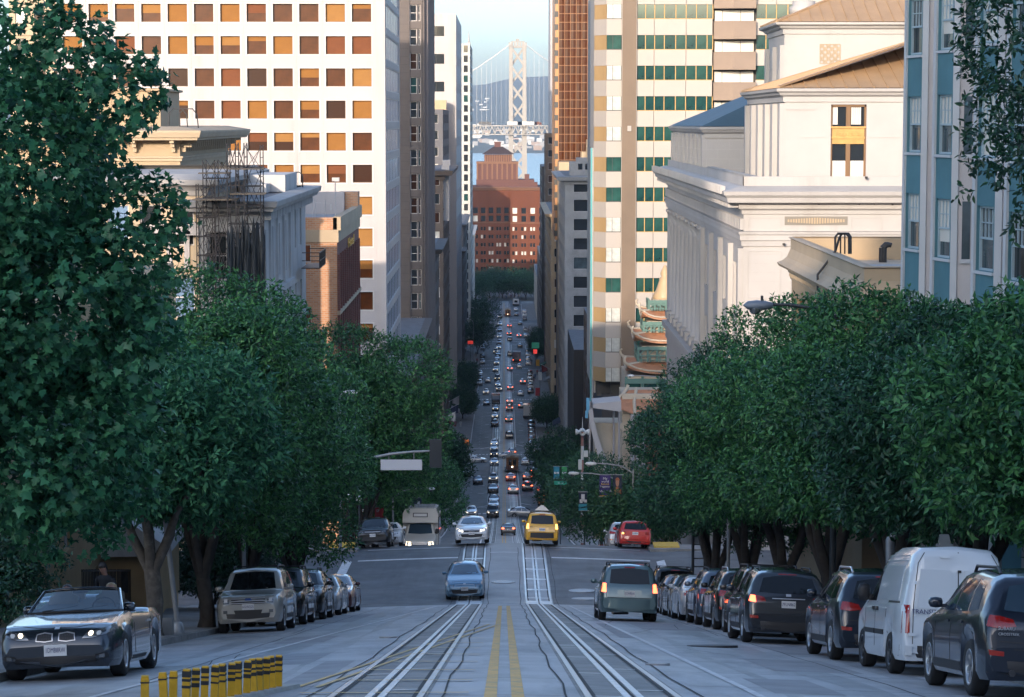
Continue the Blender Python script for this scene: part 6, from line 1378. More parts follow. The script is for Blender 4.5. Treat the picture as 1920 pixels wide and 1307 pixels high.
def suv_box(pm, lo=False, front=True, lit=False, plate='4AKJ281', txt=True, rails=True, hl=None, tailm=None, glass=None):
    # upright off-roader: Escape-like
    g = glass or M_cg; L, W = 4.44, 1.80
    top = [(0, .72), (.03, .84), (.1, .92), (.25, .98), (1.15, 1.10), (1.22, 1.12), (1.86, 1.62), (2.1, 1.69), (2.9, 1.72), (3.9, 1.69), (4.10, 1.64), (4.16, 1.58), (4.33, 1.12), (4.36, 1.06), (4.41, .96), (4.44, .70)]
    belt = [(0, .70), (.1, .80), (.3, .90), (1.2, 1.02), (2.5, 1.04), (4.2, 1.06), (4.33, 1.04), (4.41, .9), (4.44, .66)]
    c = Car(L, W, top, belt, .26, (.86, 3.48), .36, lo=lo, roofin=.16)
    c.patch('f', [(-.62, 1.15), (-.3, 1.13), (0, 1.125), (.3, 1.13), (.62, 1.15)], [(-.53, 1.57), (-.28, 1.60), (0, 1.61), (.28, 1.60), (.53, 1.57)], g, 'windscreen', .008, 5)
    c.patch('r', [(-.60, 1.13), (-.3, 1.115), (0, 1.11), (.3, 1.115), (.60, 1.13)], [(-.56, 1.54), (-.28, 1.575), (0, 1.585), (.28, 1.575), (.56, 1.54)], g, 'rear_window', .008, 5)
    zl = lambda y: 1.09; zh = lambda y: 1.58 - max(0, 2.0 - y) * .3
    std_side(c, g, zl, zh, [(1.55, 2.42, 2.02, 2.45), (2.52, 3.34, 2.54, 3.32), (3.44, 4.02, 3.42, 3.92)])
    c.patch('f', [(-.80, .40), (0, .36), (.80, .40)], [(-.86, .52), (0, .50), (.86, .52)], M_plas, 'front_skirt', .012, 2, sub=3)
    c.patch('f', [(-.44, .76), (0, .75), (.44, .76)], [(-.46, .96), (0, .965), (.46, .96)], M_plas, 'grille', .006, 3, sub=2)
    if not lo:
        for z in (.775, .83, .89, .945): c.patch('f', [(-.45, z), (0, z - .004), (.45, z)], [(-.45, z + .02), (0, z + .018), (.45, z + .02)], M_chr, 'grille_bar', .014, 1, sub=2)
        c.patch('f', [(-.34, .50), (0, .49), (.34, .50)], [(-.38, .60), (0, .60), (.38, .60)], M_plas, 'air_intake', .01, 2, sub=2)
        c.patch('f', [(.55, .52), (.66, .52)], [(.55, .60), (.66, .60)], M_head, 'fog_lamp', .012, 1, both=True)
        c.patch('f', [(-.09, .85), (.09, .85)], [(-.07, .91), (.07, .91)], mat('badge_blue', (.05, .1, .3), .3, coat=1), 'badge', .02, 1)
        c.line('f', [(-.62, 1.0), (-.4, 1.02), (0, 1.025), (.4, 1.02), (.62, 1.0)], .012)
    c.patch('f', [(.50, .77), (.66, .77), (.80, .78)], [(.50, .95), (.66, .955), (.78, .94)], M_headl if lit else M_head, 'headlight', .01, 2, both=True); c.patch('f', [(.55, .81), (.64, .81)], [(.55, .91), (.64, .915)], M_plate, 'reflector_bowl', .02, 1, both=True)
    c.patch('f', [(.80, .80), (.86, .82)], [(.78, .94), (.84, .93)], M_amb, 'indicator', .012, 1, both=True)
    tm = tailm or M_tail
    c.patch('r', [(.70, .86), (.80, .86), (.845, .87)], [(.70, 1.12), (.76, 1.13), (.80, 1.13)], tm, 'tail_lamp', .014, 4, both=True, sub=2)
    c.patch('r', [(-.84, .40), (0, .36), (.84, .40)], [(-.86, .66), (0, .665), (.86, .66)], pm if rails != 'taxi' else M_plas, 'rear_bumper', .03, 3, sub=3)
    c.patch('r', [(-.36, .735), (.36, .735)], [(-.36, .93), (.36, .93)], pm, 'plate_recess', .006, 1, sub=3)
    c.plate('r', .83, txt=plate if not lo else None); c.plate('f', .68, txt=plate if not lo else None)
    c.patch('r', [(-.16, 1.595), (.16, 1.595)], [(-.16, 1.63), (.16, 1.63)], M_tail if not lit else M_taill, 'brake_lamp', .012, 1)
    if not lo:
        c.line('r', [(-.66, .70), (0, .695), (.66, .70)], .014); c.line('r', [(-.69, .70), (-.69, 1.0), (-.64, 1.12)], .012); c.line('r', [(.70, .70), (.70, 1.0), (.65, 1.12)], .012)
        for y in (1.42, 2.47, 3.4): c.line(1, [(y, .42), (y - .03, .8), (y + .02, 1.03)], .012, both=True)
        for y in (2.22, 3.14): c.patch(1, [(y, .95), (y + .2, .95)], [(y, .985), (y + .2, .985)], pm, 'door_handle', .03, 1, both=True)
        c.patch(1, [(1.35, .34), (3.0, .34)], [(1.35, .46), (3.0, .46)], M_plas, 'sill_trim', .012, 1, both=True, sub=4)
        c.mirrors(1.62, 1.17, pm)
        if rails:
            mb = MB()
            for sx in (-1, 1): mb.tube([(sx * .60, 2.1, 1.68), (sx * .60, 2.25, 1.76), (sx * .60, 3.8, 1.755), (sx * .60, 3.95, 1.67)], .022, 6)
            mb.tube([(-.6, 2.6, 1.76), (.6, 2.6, 1.76)], .018, 6); mb.tube([(-.6, 3.4, 1.76), (.6, 3.4, 1.76)], .018, 6); c.add('roof_rack', mb, M_plas)
        mb = MB(); mb.tube([(.0, 4.0, .24), (.45, 4.1, .22), (.5, 4.43, .24)], .035, 8); c.add('exhaust', mb, M_rimd)
    return c
def suv_round(pm, lo=False, plate='6LDR504', lit=False, tail=None, rail=True, glass=None, cladding=False):
    g = glass or M_cg; L, W = 4.65, 1.88
    top = [(0, .66), (.03, .80), (.1, .90), (.3, .99), (1.25, 1.10), (1.33, 1.12), (2.05, 1.56), (2.35, 1.64), (3.1, 1.665), (4.0, 1.60), (4.22, 1.55), (4.27, 1.50), (4.52, 1.12), (4.56, 1.05), (4.61, .95), (4.65, .66)]
    belt = [(0, .64), (.1, .78), (.4, .92), (1.3, 1.02), (2.5, 1.04), (4.3, 1.10), (4.5, 1.06), (4.61, .88), (4.65, .62)]
    c = Car(L, W, top, belt, .24, (.92, 3.72), .37, lo=lo, roofin=.20)
    c.patch('f', [(-.66, 1.15), (-.33, 1.13), (0, 1.125), (.33, 1.13), (.66, 1.15)], [(-.52, 1.52), (-.28, 1.55), (0, 1.56), (.28, 1.55), (.52, 1.52)], g, 'windscreen', .008, 5)
    c.patch('r', [(-.64, 1.13), (-.33, 1.11), (0, 1.105), (.33, 1.11), (.64, 1.13)], [(-.54, 1.44), (-.29, 1.485), (0, 1.50), (.29, 1.485), (.54, 1.44)], g, 'rear_window', .008, 5)
    std_side(c, g, lambda y: 1.09 + max(0, y - 3.4) * .05, lambda y: 1.53 - max(0, 2.2 - y) * .35 - max(0, y - 3.4) * .16, [(1.72, 2.55, 2.2, 2.58), (2.63, 3.45, 2.66, 3.42), (3.53, 4.06, 3.5, 3.9)])
    c.patch('f', [(-.42, .70), (0, .69), (.42, .70)], [(-.46, .90), (0, .92), (.46, .90)], M_plas, 'grille', .008, 3, sub=2)
    c.patch('f', [(.50, .76), (.70, .78), (.86, .84)], [(.50, .91), (.68, .93), (.82, .94)], M_headl if lit else M_head, 'headlight', .01, 2, both=True)
    c.patch('f', [(-.7, .36), (0, .33), (.7, .36)], [(-.74, .54), (0, .55), (.74, .54)], M_plas, 'air_intake', .01, 2, sub=3)
    c.patch('f', [(-.42, .80), (0, .795), (.42, .80)], [(-.42, .825), (0, .82), (.42, .825)], M_chr, 'grille_bar', .016, 1, sub=2)
    tm = tail or M_tail
    c.patch('r', [(.50, .93), (.68, .90), (.86, .92)], [(.54, 1.02), (.70, 1.06), (.82, 1.07)], M_tail, 'tail_lamp', .014, 3, both=True, sub=2)
    c.patch('r', [(.72, .905), (.80, .91), (.87, .93)], [(.73, 1.05), (.79, 1.06), (.83, 1.065)], tm, 'tail_lamp', .02, 3, both=True, sub=2)
    c.patch('r', [(-.86, .34), (0, .29), (.86, .34)], [(-.90, .50), (0, .48), (.90, .50)], M_plas, 'rear_skirt', .014, 2, sub=3)
    c.patch('r', [(.66, .55), (.84, .56)], [(.66, .61), (.85, .63)], M_red_refl, 'reflector', .02, 1, both=True, sub=2)
    c.patch('r', [(-.34, .78), (.34, .78)], [(-.34, .98), (.34, .98)], M_plas if cladding else pm, 'plate_recess', .004, 1, sub=3)
    c.plate('r', .87, txt=plate if not lo else None); c.plate('f', .62, txt=plate if not lo else None)
    c.patch('r', [(-.2, 1.515), (.2, 1.515)], [(-.2, 1.54), (.2, 1.54)], M_tail, 'brake_lamp', .012, 1)
    if not lo:
        c.patch('r', [(-.055, 1.045), (.055, 1.045)], [(-.055, 1.10), (.055, 1.10)], M_chr, 'badge', .022, 1)
        c.patch('r', [(-.36, .985), (0, .985), (.36, .985)], [(-.36, 1.005), (0, 1.005), (.36, 1.005)], M_chr, 'trim_strip', .02, 1, sub=2)
        c.line('r', [(-.72, .73), (0, .70), (.72, .73)], .016); c.line('r', [(-.82, .64), (0, .62), (.82, .64)], .012)
        for y in (1.5, 2.59, 3.5): c.line(1, [(y, .42), (y - .04, .8), (y + .02, 1.04)], .012, both=True)
        for y in (2.3, 3.2): c.patch(1, [(y, .93), (y + .22, .93)], [(y, .965), (y + .22, .965)], pm, 'door_handle', .03, 1, both=True)
        c.patch(1, [(1.4, .30), (3.25, .30)], [(1.4, .42), (3.25, .42)], M_plas, 'sill_trim', .012, 1, both=True, sub=4)
        c.mirrors(1.78, 1.18, pm)
        if rail:
            mb = MB()
            for sx in (-1, 1): mb = MB(); mb.tube([(sx * .56, 2.3, 1.60), (sx * .56, 2.45, 1.70), (sx * .56, 3.75, 1.68), (sx * .56, 3.95, 1.59)], .024, 6); c.add('roof_rail', mb, M_chr if rail == 'chrome' else M_plas)
        mb = MB()
        for sx in (-1, 1): mb.tube([(sx * .55, 4.5, .34), (sx * .55, 4.67, .34)], .045, 10)
        c.add('exhaust', mb, M_rimd); mb = MB(); mb.tube([(0, 3.95, 1.6), (0, 4.05, 1.72)], [.03, .012], 6); c.add('aerial', mb, M_plas)
    return c
def sedan(pm, lo=False, lit=False, tail=None, plate='5TGN632', glass=None, hatch=False, grille=True):
    g = glass or M_cgb
    if hatch:
        L, W = 4.46, 1.75; top = [(0, .56), (.03, .66), (.12, .76), (.5, .88), (1.05, 1.0), (1.12, 1.02), (2.05, 1.44), (2.45, 1.49), (2.9, 1.47), (3.6, 1.34), (4.2, 1.13), (4.34, 1.08), (4.42, .95), (4.46, .6)]; belt = [(0, .54), (.12, .68), (.5, .82), (1.1, .93), (2.5, .97), (4.2, 1.05), (4.42, .85), (4.46, .56)]; ax = (.88, 3.58); ws = (1.05, 1.41); rw = (1.14, 1.33); posts = [(1.5, 2.42, 2.0, 2.45), (2.5, 3.3, 2.52, 3.2), (3.36, 3.8, 3.25, 3.42)]; zh = lambda y: 1.40 - max(0, 2.1 - y) * .4 - max(0, y - 2.6) * .18
    else:
        L, W = 4.80, 1.82; top = [(0, .56), (.03, .68), (.12, .77), (.4, .85), (1.3, .99), (1.38, 1.01), (2.2, 1.40), (2.55, 1.455), (3.1, 1.45), (3.55, 1.38), (4.15, 1.09), (4.25, 1.06), (4.62, 1.03), (4.72, .98), (4.77, .86), (4.80, .58)]; belt = [(0, .54), (.12, .70), (.4, .80), (1.35, .92), (2.5, .95), (4.2, 1.0), (4.72, .92), (4.80, .55)]; ax = (.95, 3.70); ws = (1.03, 1.37); rw = (1.10, 1.36); posts = [(1.72, 2.6, 2.2, 2.62), (2.68, 3.5, 2.7, 3.35)]; zh = lambda y: 1.37 - max(0, 2.3 - y) * .4 - max(0, y - 2.9) * .2
    c = Car(L, W, top, belt, .2, ax, .32, lo=lo, roofin=.24)
    c.patch('f', [(-.62, ws[0] + .03), (-.3, ws[0] + .005), (0, ws[0]), (.3, ws[0] + .005), (.62, ws[0] + .03)], [(-.47, ws[1] - .03), (-.24, ws[1]), (0, ws[1] + .01), (.24, ws[1]), (.47, ws[1] - .03)], g, 'windscreen', .008, 5)
    c.patch('r', [(-.58, rw[0] + .02), (-.3, rw[0]), (0, rw[0]), (.3, rw[0]), (.58, rw[0] + .02)], [(-.46, rw[1] - .03), (-.24, rw[1]), (0, rw[1]), (.24, rw[1]), (.46, rw[1] - .03)], g, 'rear_window', .008, 5)
    std_side(c, g, lambda y: .99 + max(0, y - 3) * .03, zh, posts)
    if grille: c.patch('f', [(-.40, .60), (0, .59), (.40, .60)], [(-.44, .70), (0, .72), (.44, .70)], M_plas, 'grille', .008, 2, sub=2)
    c.patch('f', [(-.52, .34), (0, .32), (.52, .34)], [(-.60, .50), (0, .51), (.60, .50)], M_plas, 'air_intake', .01, 2, sub=3)
    c.patch('f', [(.46, .62), (.66, .66), (.80, .74)], [(.48, .72), (.66, .78), (.78, .84)], M_headl if lit else M_head, 'headlight', .01, 2, both=True)
    tm = tail or M_tail; zt = .78 if not hatch else .82
    c.patch('r', [(.48, zt), (.66, zt), (.82, zt + .02)], [(.50, zt + .15), (.68, zt + .17), (.80, zt + .18)], tm, 'tail_lamp', .014, 2, both=True, sub=2)
    c.patch('r', [(-.78, .32), (0, .28), (.78, .32)], [(-.80, .42), (0, .40), (.80, .42)], M_plas, 'rear_skirt', .01, 2, sub=3)
    c.plate('r', .70 if not hatch else .74, txt=plate if not lo else None); c.plate('f', .54, txt=plate if not lo else None)
    if not lo:
        c.patch('f', [(-.06, .735), (.06, .735)], [(-.05, .775), (.05, .775)], M_chr, 'badge', .014, 1); c.patch('f', [(.62, .40), (.76, .42)], [(.64, .48), (.77, .5)], M_plas, 'fog_lamp', .012, 1, both=True)
        c.patch('f', [(-.42, .70), (0, .72), (.42, .70)], [(-.42, .715), (0, .735), (.42, .715)], M_chr, 'trim_strip', .014, 1, sub=2)
        for y in (1.5, 2.64, 3.5): c.line(1, [(y, .36), (y - .04, .7), (y + .02, .95)], .012, both=True)
        for y in (2.35, 3.22): c.patch(1, [(y, .86), (y + .2, .86)], [(y, .89), (y + .2, .89)], pm, 'door_handle', .025, 1, both=True)
        c.line('f', [(-.66, .80), (-.3, .83), (0, .835), (.3, .83), (.66, .80)], .01); c.mirrors(1.66, 1.07, pm, .2, .14)
        c.line('r', [(-.62, .62), (0, .6), (.62, .62)], .012)
        mb = MB()
        for x0 in (-.45, .05): mb.tube([(x0, ip(top and [(1.0, 1.02), (2.2, 1.42)], 1.2) and 1.36, ws[0] + .01), (x0 + .5, 1.5, ws[0] + .05)], .008, 5)
        c.add('wiper', mb, M_plas)
    return c
def wagon(pm, lo=False):
    L, W = 4.78, 1.76; top = [(0, .60), (.03, .74), (.12, .80), (1.35, .95), (1.42, .97), (2.1, 1.37), (2.4, 1.43), (3.2, 1.44), (4.25, 1.41), (4.38, 1.37), (4.42, 1.32), (4.60, .98), (4.66, .93), (4.74, .88), (4.78, .5)]
    belt = [(0, .58), (.12, .72), (1.4, .89), (3, .92), (4.5, .94), (4.6, .92), (4.74, .84), (4.78, .48)]
    c = Car(L, W, top, belt, .2, (.92, 3.6), .31, lo=lo, roofin=.17)
    c.patch('r', [(-.60, .98), (0, .965), (.60, .98)], [(-.52, 1.29), (0, 1.32), (.52, 1.29)], M_cg, 'rear_window', .008, 4, sub=2)
    c.patch('f', [(-.6, 1.0), (0, .985), (.6, 1.0)], [(-.5, 1.34), (0, 1.37), (.5, 1.34)], M_cg, 'windscreen', .008, 4, sub=2)
    std_side(c, M_cg, lambda y: .96, lambda y: 1.35 - max(0, 2.2 - y) * .4, [(1.72, 2.5, 2.15, 2.52), (2.6, 3.4, 2.62, 3.38), (3.48, 4.3, 3.48, 4.2)])
    c.patch('r', [(.52, .70), (.68, .70), (.83, .71)], [(.54, .86), (.68, .86), (.81, .87)], M_tail, 'tail_lamp', .014, 2, both=True, sub=2); c.patch('r', [(.60, .71), (.72, .71)], [(.60, .78), (.72, .78)], M_ambl, 'indicator', .02, 1, lab='lit amber indicator lamp')
    c.patch('r', [(-.80, .30), (0, .26), (.80, .30)], [(-.82, .36), (0, .34), (.82, .36)], M_plas, 'rear_skirt', .01, 1, sub=3); c.patch('r', [(-.83, .46), (0, .44), (.83, .46)], [(-.84, .62), (0, .61), (.84, .62)], pm, 'rear_bumper', .035, 2, sub=3)
    c.plate('r', .76, txt='3XVB904'); c.patch('f', [(-.4, .6), (.4, .6)], [(-.4, .75), (.4, .75)], M_plas, 'grille', .008, 1, sub=2); c.patch('f', [(.46, .6), (.8, .62)], [(.46, .74), (.78, .74)], M_head, 'headlight', .01, 1, both=True, sub=2)
    c.line('r', [(-.62, .63), (-.62, .95)], .012); c.line('r', [(.63, .63), (.63, .95)], .012); c.mirrors(1.7, 1.03, pm)
    return c
def transit(pm):
    L, W = 4.59, 1.80; top = [(0, .62), (.03, .80), (.1, .92), (.5, 1.04), (1.0, 1.16), (1.06, 1.18), (1.7, 1.72), (1.95, 1.86), (2.3, 1.96), (2.8, 2.01), (3.9, 2.02), (4.35, 2.0), (4.44, 1.95), (4.48, 1.85), (4.56, 1.0), (4.59, .5)]
    belt = [(0, .6), (.1, .82), (.5, .96), (1.05, 1.08), (2.2, 1.12), (4.4, 1.12), (4.54, 1.0), (4.59, .46)]
    c = Car(L, W, top, belt, .24, (.86, 3.55), .33, roofin=.17)
    c.patch('f', [(-.68, 1.2), (0, 1.18), (.68, 1.2)], [(-.58, 1.68), (0, 1.72), (.58, 1.68)], M_cg, 'windscreen', .008, 5, sub=2)
    std_side(c, M_cg, lambda y: 1.13, lambda y: 1.62 - max(0, 1.95 - y) * .55, [(1.3, 2.12, 1.86, 2.15)])
    for sx in (-1, 1): c.patch('r', [(sx * .10, 1.05), (sx * .62, 1.05)], [(sx * .10, 1.66), (sx * .58, 1.66)], pm, 'door_panel', .012, 3, sub=3)
    c.line('r', [(0.0, .42), (0.0, 1.2), (0.0, 1.94)], .016, M_plas); 
    for sx in (-1, 1): c.line('r', [(sx * .70, .50), (sx * .69, 1.1), (sx * .62, 1.75), (sx * .52, 1.92)], .012)
    c.patch('r', [(.74, .66), (.85, .66)], [(.74, 1.10), (.835, 1.10)], M_tail, 'tail_lamp', .016, 4, both=True, sub=2); c.patch('r', [(.745, .84), (.845, .84)], [(.745, .97), (.84, .97)], M_tailw, 'reversing_lamp', .02, 1, both=True)
    c.patch('r', [(-.86, .30), (0, .28), (.86, .30)], [(-.86, .48), (0, .47), (.86, .48)], M_plas, 'rear_bumper', .035, 2, sub=3); c.patch('r', [(.70, .32), (.86, .33)], [(.70, .47), (.86, .48)], pm, 'bumper_corner', .045, 1, both=True, sub=2)
    c.patch('r', [(-.62, .68), (-.2, .68), (.2, .68)], [(-.62, .92), (-.2, .92), (.2, .92)], M_van_r, 'plate_recess', .006, 1, sub=2)
    c.plate('r', .78, txt='26981G2', x=-.3); c.plate('r', .78, txt=None, x=-.3)
    for z in (.62, 1.42): c.patch('r', [(.64, z), (.76, z)], [(.64, z + .05), (.76, z + .05)], pm, 'hinge', .035, 1, both=True)
    c.patch('r', [(-.05, 1.62), (.0, 1.62)], [(-.05, 1.66), (0, 1.66)], M_plas, 'latch', .03, 1); c.patch('r', [(.12, 1.84), (.28, 1.84)], [(.12, 1.87), (.28, 1.87)], M_tail if 0 else pm, 'brake_lamp', .02, 1)
    c.patch(1, [(1.2, .60), (2.25, .60)], [(1.2, .68), (2.25, .68)], M_plas, 'rub_strip', .016, 1, both=True, sub=3); c.patch(1, [(2.35, .60), (3.1, .60)], [(2.35, .68), (3.1, .68)], M_plas, 'rub_strip', .016, 1, both=True, sub=3)
    for y in (1.28, 2.26, 3.3): c.line(1, [(y, .40), (y, .9), (y, 1.12)], .012, both=True)
    c.patch(1, [(2.4, 1.16), (4.1, 1.16)], [(2.4, 1.70), (4.05, 1.70)], pm, 'side_panel', .008, 3, both=True, sub=3); c.patch(1, [(3.35, 1.12), (4.2, 1.12)], [(3.35, 1.15), (4.2, 1.15)], M_plas, 'door_rail', .012, 1, both=True, sub=2)
    for y in (2.05, 2.4): c.patch(1, [(y, .98), (y + .14, .98)], [(y, 1.04), (y + .14, 1.04)], M_plas, 'door_handle', .03, 1, both=True)
    for z in (1.78, 1.86): c.patch(1, [(2.3, z), (4.1, z)], [(2.3, z + .015), (4.1, z + .015)], pm, 'roof_rib', .012, 1, both=True, sub=3)
    c.mirrors(1.42, 1.26, M_plas, .22, .3)
    c.patch('f', [(.46, .74), (.82, .8)], [(.46, .92), (.78, .96)], M_head, 'headlight', .01, 1, both=True, sub=2); c.patch('f', [(-.42, .6), (.42, .6)], [(-.42, .85), (.42, .85)], M_plas, 'grille', .01, 1, sub=2)
    mb = MB(); mb.box(.02, 3.9, 2.02, .24, 4.2, 2.07); mb.prism([(-.10, 0), (.10, 0), (.07, .15), (-.07, .15)], 3.98, 4.05, Matrix.Translation((.13, 0, 2.07)) @ Matrix.Rotation(pi / 2, 4, 'X') @ Matrix.Diagonal((1, 1, -1, 1))); c.add('roof_beacon', mb, M_head)
    return c
M_van_r = mat('van_recess', (.45, .5, .54), .5)
def place(r, x, yrear=None, yfront=None, face=1, L=4.6, dz=0, yaw=0):
    # face=1: nose away from the viewpoint, down the hill; -1: nose towards it
    Yc = (yrear + L / 2) if yrear is not None else (yfront + L / 2 if face < 0 else yfront - L / 2)
    sl_ = (gz(Yc + 1.35) - gz(Yc - 1.35)) / 2.7; z = (gz(Yc + 1.35) + gz(Yc - 1.35)) / 2 + crown(x) + dz
    r.location = (x, Yc, z); a = math.atan(sl_)
    r.rotation_euler = (a * face, math.atan(.022 + .003 * abs(x)) * (1 if x > 0 else -1) * face * (abs(x) > 1.2), (0 if face > 0 else pi) + yaw); return r
G_PR, G_PL, G_MV = 'cars parked along the right kerb', 'cars parked along the left kerb', 'vehicles driving on the hill'
# ---- right kerb, nearest first
c = suv_round(C_navy, plate='7BFM416', tail=M_tail, rail=True, glass=M_cgb, cladding=True); hb = c.make('parked_car', 'nearest dark blue crossover at the right edge, plate starting 7BFM', C_navy, G_PR, spokes=7); place(hb, 6.95, yrear=29.2, L=4.65)
def badge_text(r, s_, size, x, z, m, y): text(s_, size, m, r, (x, y, z), (pi / 2, 0, 0), 'badge_lettering', .003, 'LEFT')
badge_text(hb, 'SUBARU', .06, -.74, .90, M_chr, -2.325); badge_text(hb, 'CROSSTREK', .05, -.74, .83, M_chr, -2.345)
c = transit(C_van); vn = c.make('parked_van', 'white high-roofed panel van with a roof beacon between two dark cars', C_van, G_PR, rim=M_rimd, cat='van'); place(vn, 6.95, yrear=35.6, L=4.59)
badge_text(vn, 'TRANSIT', .10, -.72, 1.0, M_pink, -2.30); badge_text(vn, 'CONNECT', .07, .3, 1.0, M_pink, -2.30)
c = suv_round(C_navy, plate='8DKP233', rail='chrome'); q = c.make('parked_car', 'dark navy off-roader with bright roof rails just ahead of the white van', C_navy, G_PR, spokes=6); place(q, 6.82, yrear=41.2, L=4.65)
c = suv_round(C_gry, plate='7FLN862', tail=M_taill, rail=True); q = c.make('parked_car', 'graphite crossover with lit red tail lamps and white plate, behind the navy off-roader', C_gry, G_PR); place(q, 6.18, yrear=50.6, L=4.65)
c = suv_box(C_brn, plate='5MVA118'); q = c.make('parked_car', 'brown upright car parked just ahead of the graphite crossover', C_brn, G_PR); place(q, 6.55, yrear=56.6, L=4.44)
c = suv_round(C_blk, plate='6PRT771', rail='chrome'); q = c.make('parked_car', 'black off-roader second ahead of the graphite crossover', C_blk, G_PR); place(q, 6.55, yrear=61.9, L=4.65)
c = suv_round(C_blu, plate='7HGE309'); q = c.make('parked_car', 'slate blue off-roader behind the white saloon on the right', C_blu, G_PR); place(q, 6.5, yrear=67.2, L=4.65)
sd = sedan(C_wht, plate='6NWE515').make('parked_car', 'white saloon parked mid-row on the right', C_wht, G_PR); place(sd, 6.4, yrear=72.6, L=4.8)
q = sedan(C_blk).make('parked_car', 'black saloon parked ahead of the white saloon', C_blk, G_PR); place(q, 6.45, yrear=77.8, L=4.8)
q = sedan(C_mar).make('parked_car', 'maroon saloon second last of the right-hand row before the crossing', C_mar, G_PR); place(q, 6.5, yrear=83.0, L=4.8)
q = suv_box(C_blk, plate='4KAA902').make('parked_car', 'black upright off-roader last of the right-hand row before the crossing', C_blk, G_PR); place(q, 6.5, yrear=88.6, L=4.44)
# ---- driving on the near block
es = suv_box(C_tealg, plate='5CWR016', tailm=M_taill, rails=True).make('moving_car', 'teal grey off-roader with lit tail lamps driving away in the right lane', C_tealg, G_MV); place(es, 3.72, yrear=69.4, L=4.44)
q = sedan(C_pri, hatch=True, plate='6ZBB417', grille=False).make('moving_car', 'steel blue hatchback coming uphill on the left cable car track', C_pri, G_MV); place(q, -1.72, yfront=102.2, face=-1, L=4.46)
# ---- left kerb
q = suv_box(C_sil, plate='6GHV225').make('parked_car', 'champagne silver off-roader facing uphill at the left kerb', C_sil, G_PL); place(q, -6.72, yfront=61.2, face=-1, L=4.44)
q = suv_box(C_blk, plate='4RTT620', lit=False).make('parked_car', 'black off-roader parked right behind the silver one', C_blk, G_PL); place(q, -6.75, yfront=68.4, face=-1, L=4.44)
q = suv_round(C_blk).make('parked_car', 'black crossover third in the left-hand row', C_blk, G_PL); place(q, -6.75, yfront=75.4, face=-1, L=4.65)
q = sedan(C_silver).make('parked_car', 'silver saloon fourth in the left-hand row', C_silver, G_PL); place(q, -6.7, yfront=82.3, face=-1, L=4.8)
q = sedan(C_mar).make('parked_car', 'dark red saloon last of the left-hand row before the crossing', C_mar, G_PL); place(q, -6.6, yfront=88.4, face=-1, L=4.8)
# ---- at the crest
q = sedan(C_wht, lit=True, plate='7AFX940', glass=M_cgb).make('moving_car', 'white saloon with headlights on coming over the crest on the left track', C_wht, G_MV); place(q, -1.70, yfront=123.6, face=-1, L=4.8, dz=.1)
tx = suv_box(C_yel, plate='1J42087', tailm=M_ambl, rails='taxi', lit=False); tb = MB(); tb.prism([(-.40, 0), (.40, 0), (.06, .28), (-.06, .28)], 2.5, 2.62, Matrix.Rotation(pi / 2, 4, 'X') @ Matrix.Diagonal((1, 1, -1, 1)) @ Matrix.Translation((0, 1.79, 0))); tx.add('roof_sign', tb, M_plate)
txo = tx.make('taxi', 'yellow taxi off-roader with a pointed roof advert going over the crest', C_yel, G_MV, cat='taxi'); place(txo, 1.98, yrear=123.0, L=4.44, dz=.08)
badge_text(txo, 'TAXI', .10, -.72, .96, M_plas, -2.215)
q = suv_round(C_blk, plate='6DTV481').make('parked_car', 'black estate facing uphill at the left kerb just past the crossing', C_blk, G_PL); place(q, -7.0, yfront=124.6, face=-1, L=4.65)
q = sedan(C_wht).make('parked_car', 'white saloon half hidden between the black estate and the minibus', C_wht, G_PL); place(q, -6.55, yfront=130, face=-1, L=4.8, dz=.2)
q = wagon(C_red).make('parked_car', 'bright red estate car with one amber indicator at the right kerb past the crossing', C_red, G_PR); place(q, 6.95, yrear=124.0, L=4.78)
q = suv_round(C_silver, plate='4WKK118').make('parked_car', 'silver crossover just beyond the red estate car', C_silver, G_PR); place(q, 6.75, yrear=131, L=4.65)
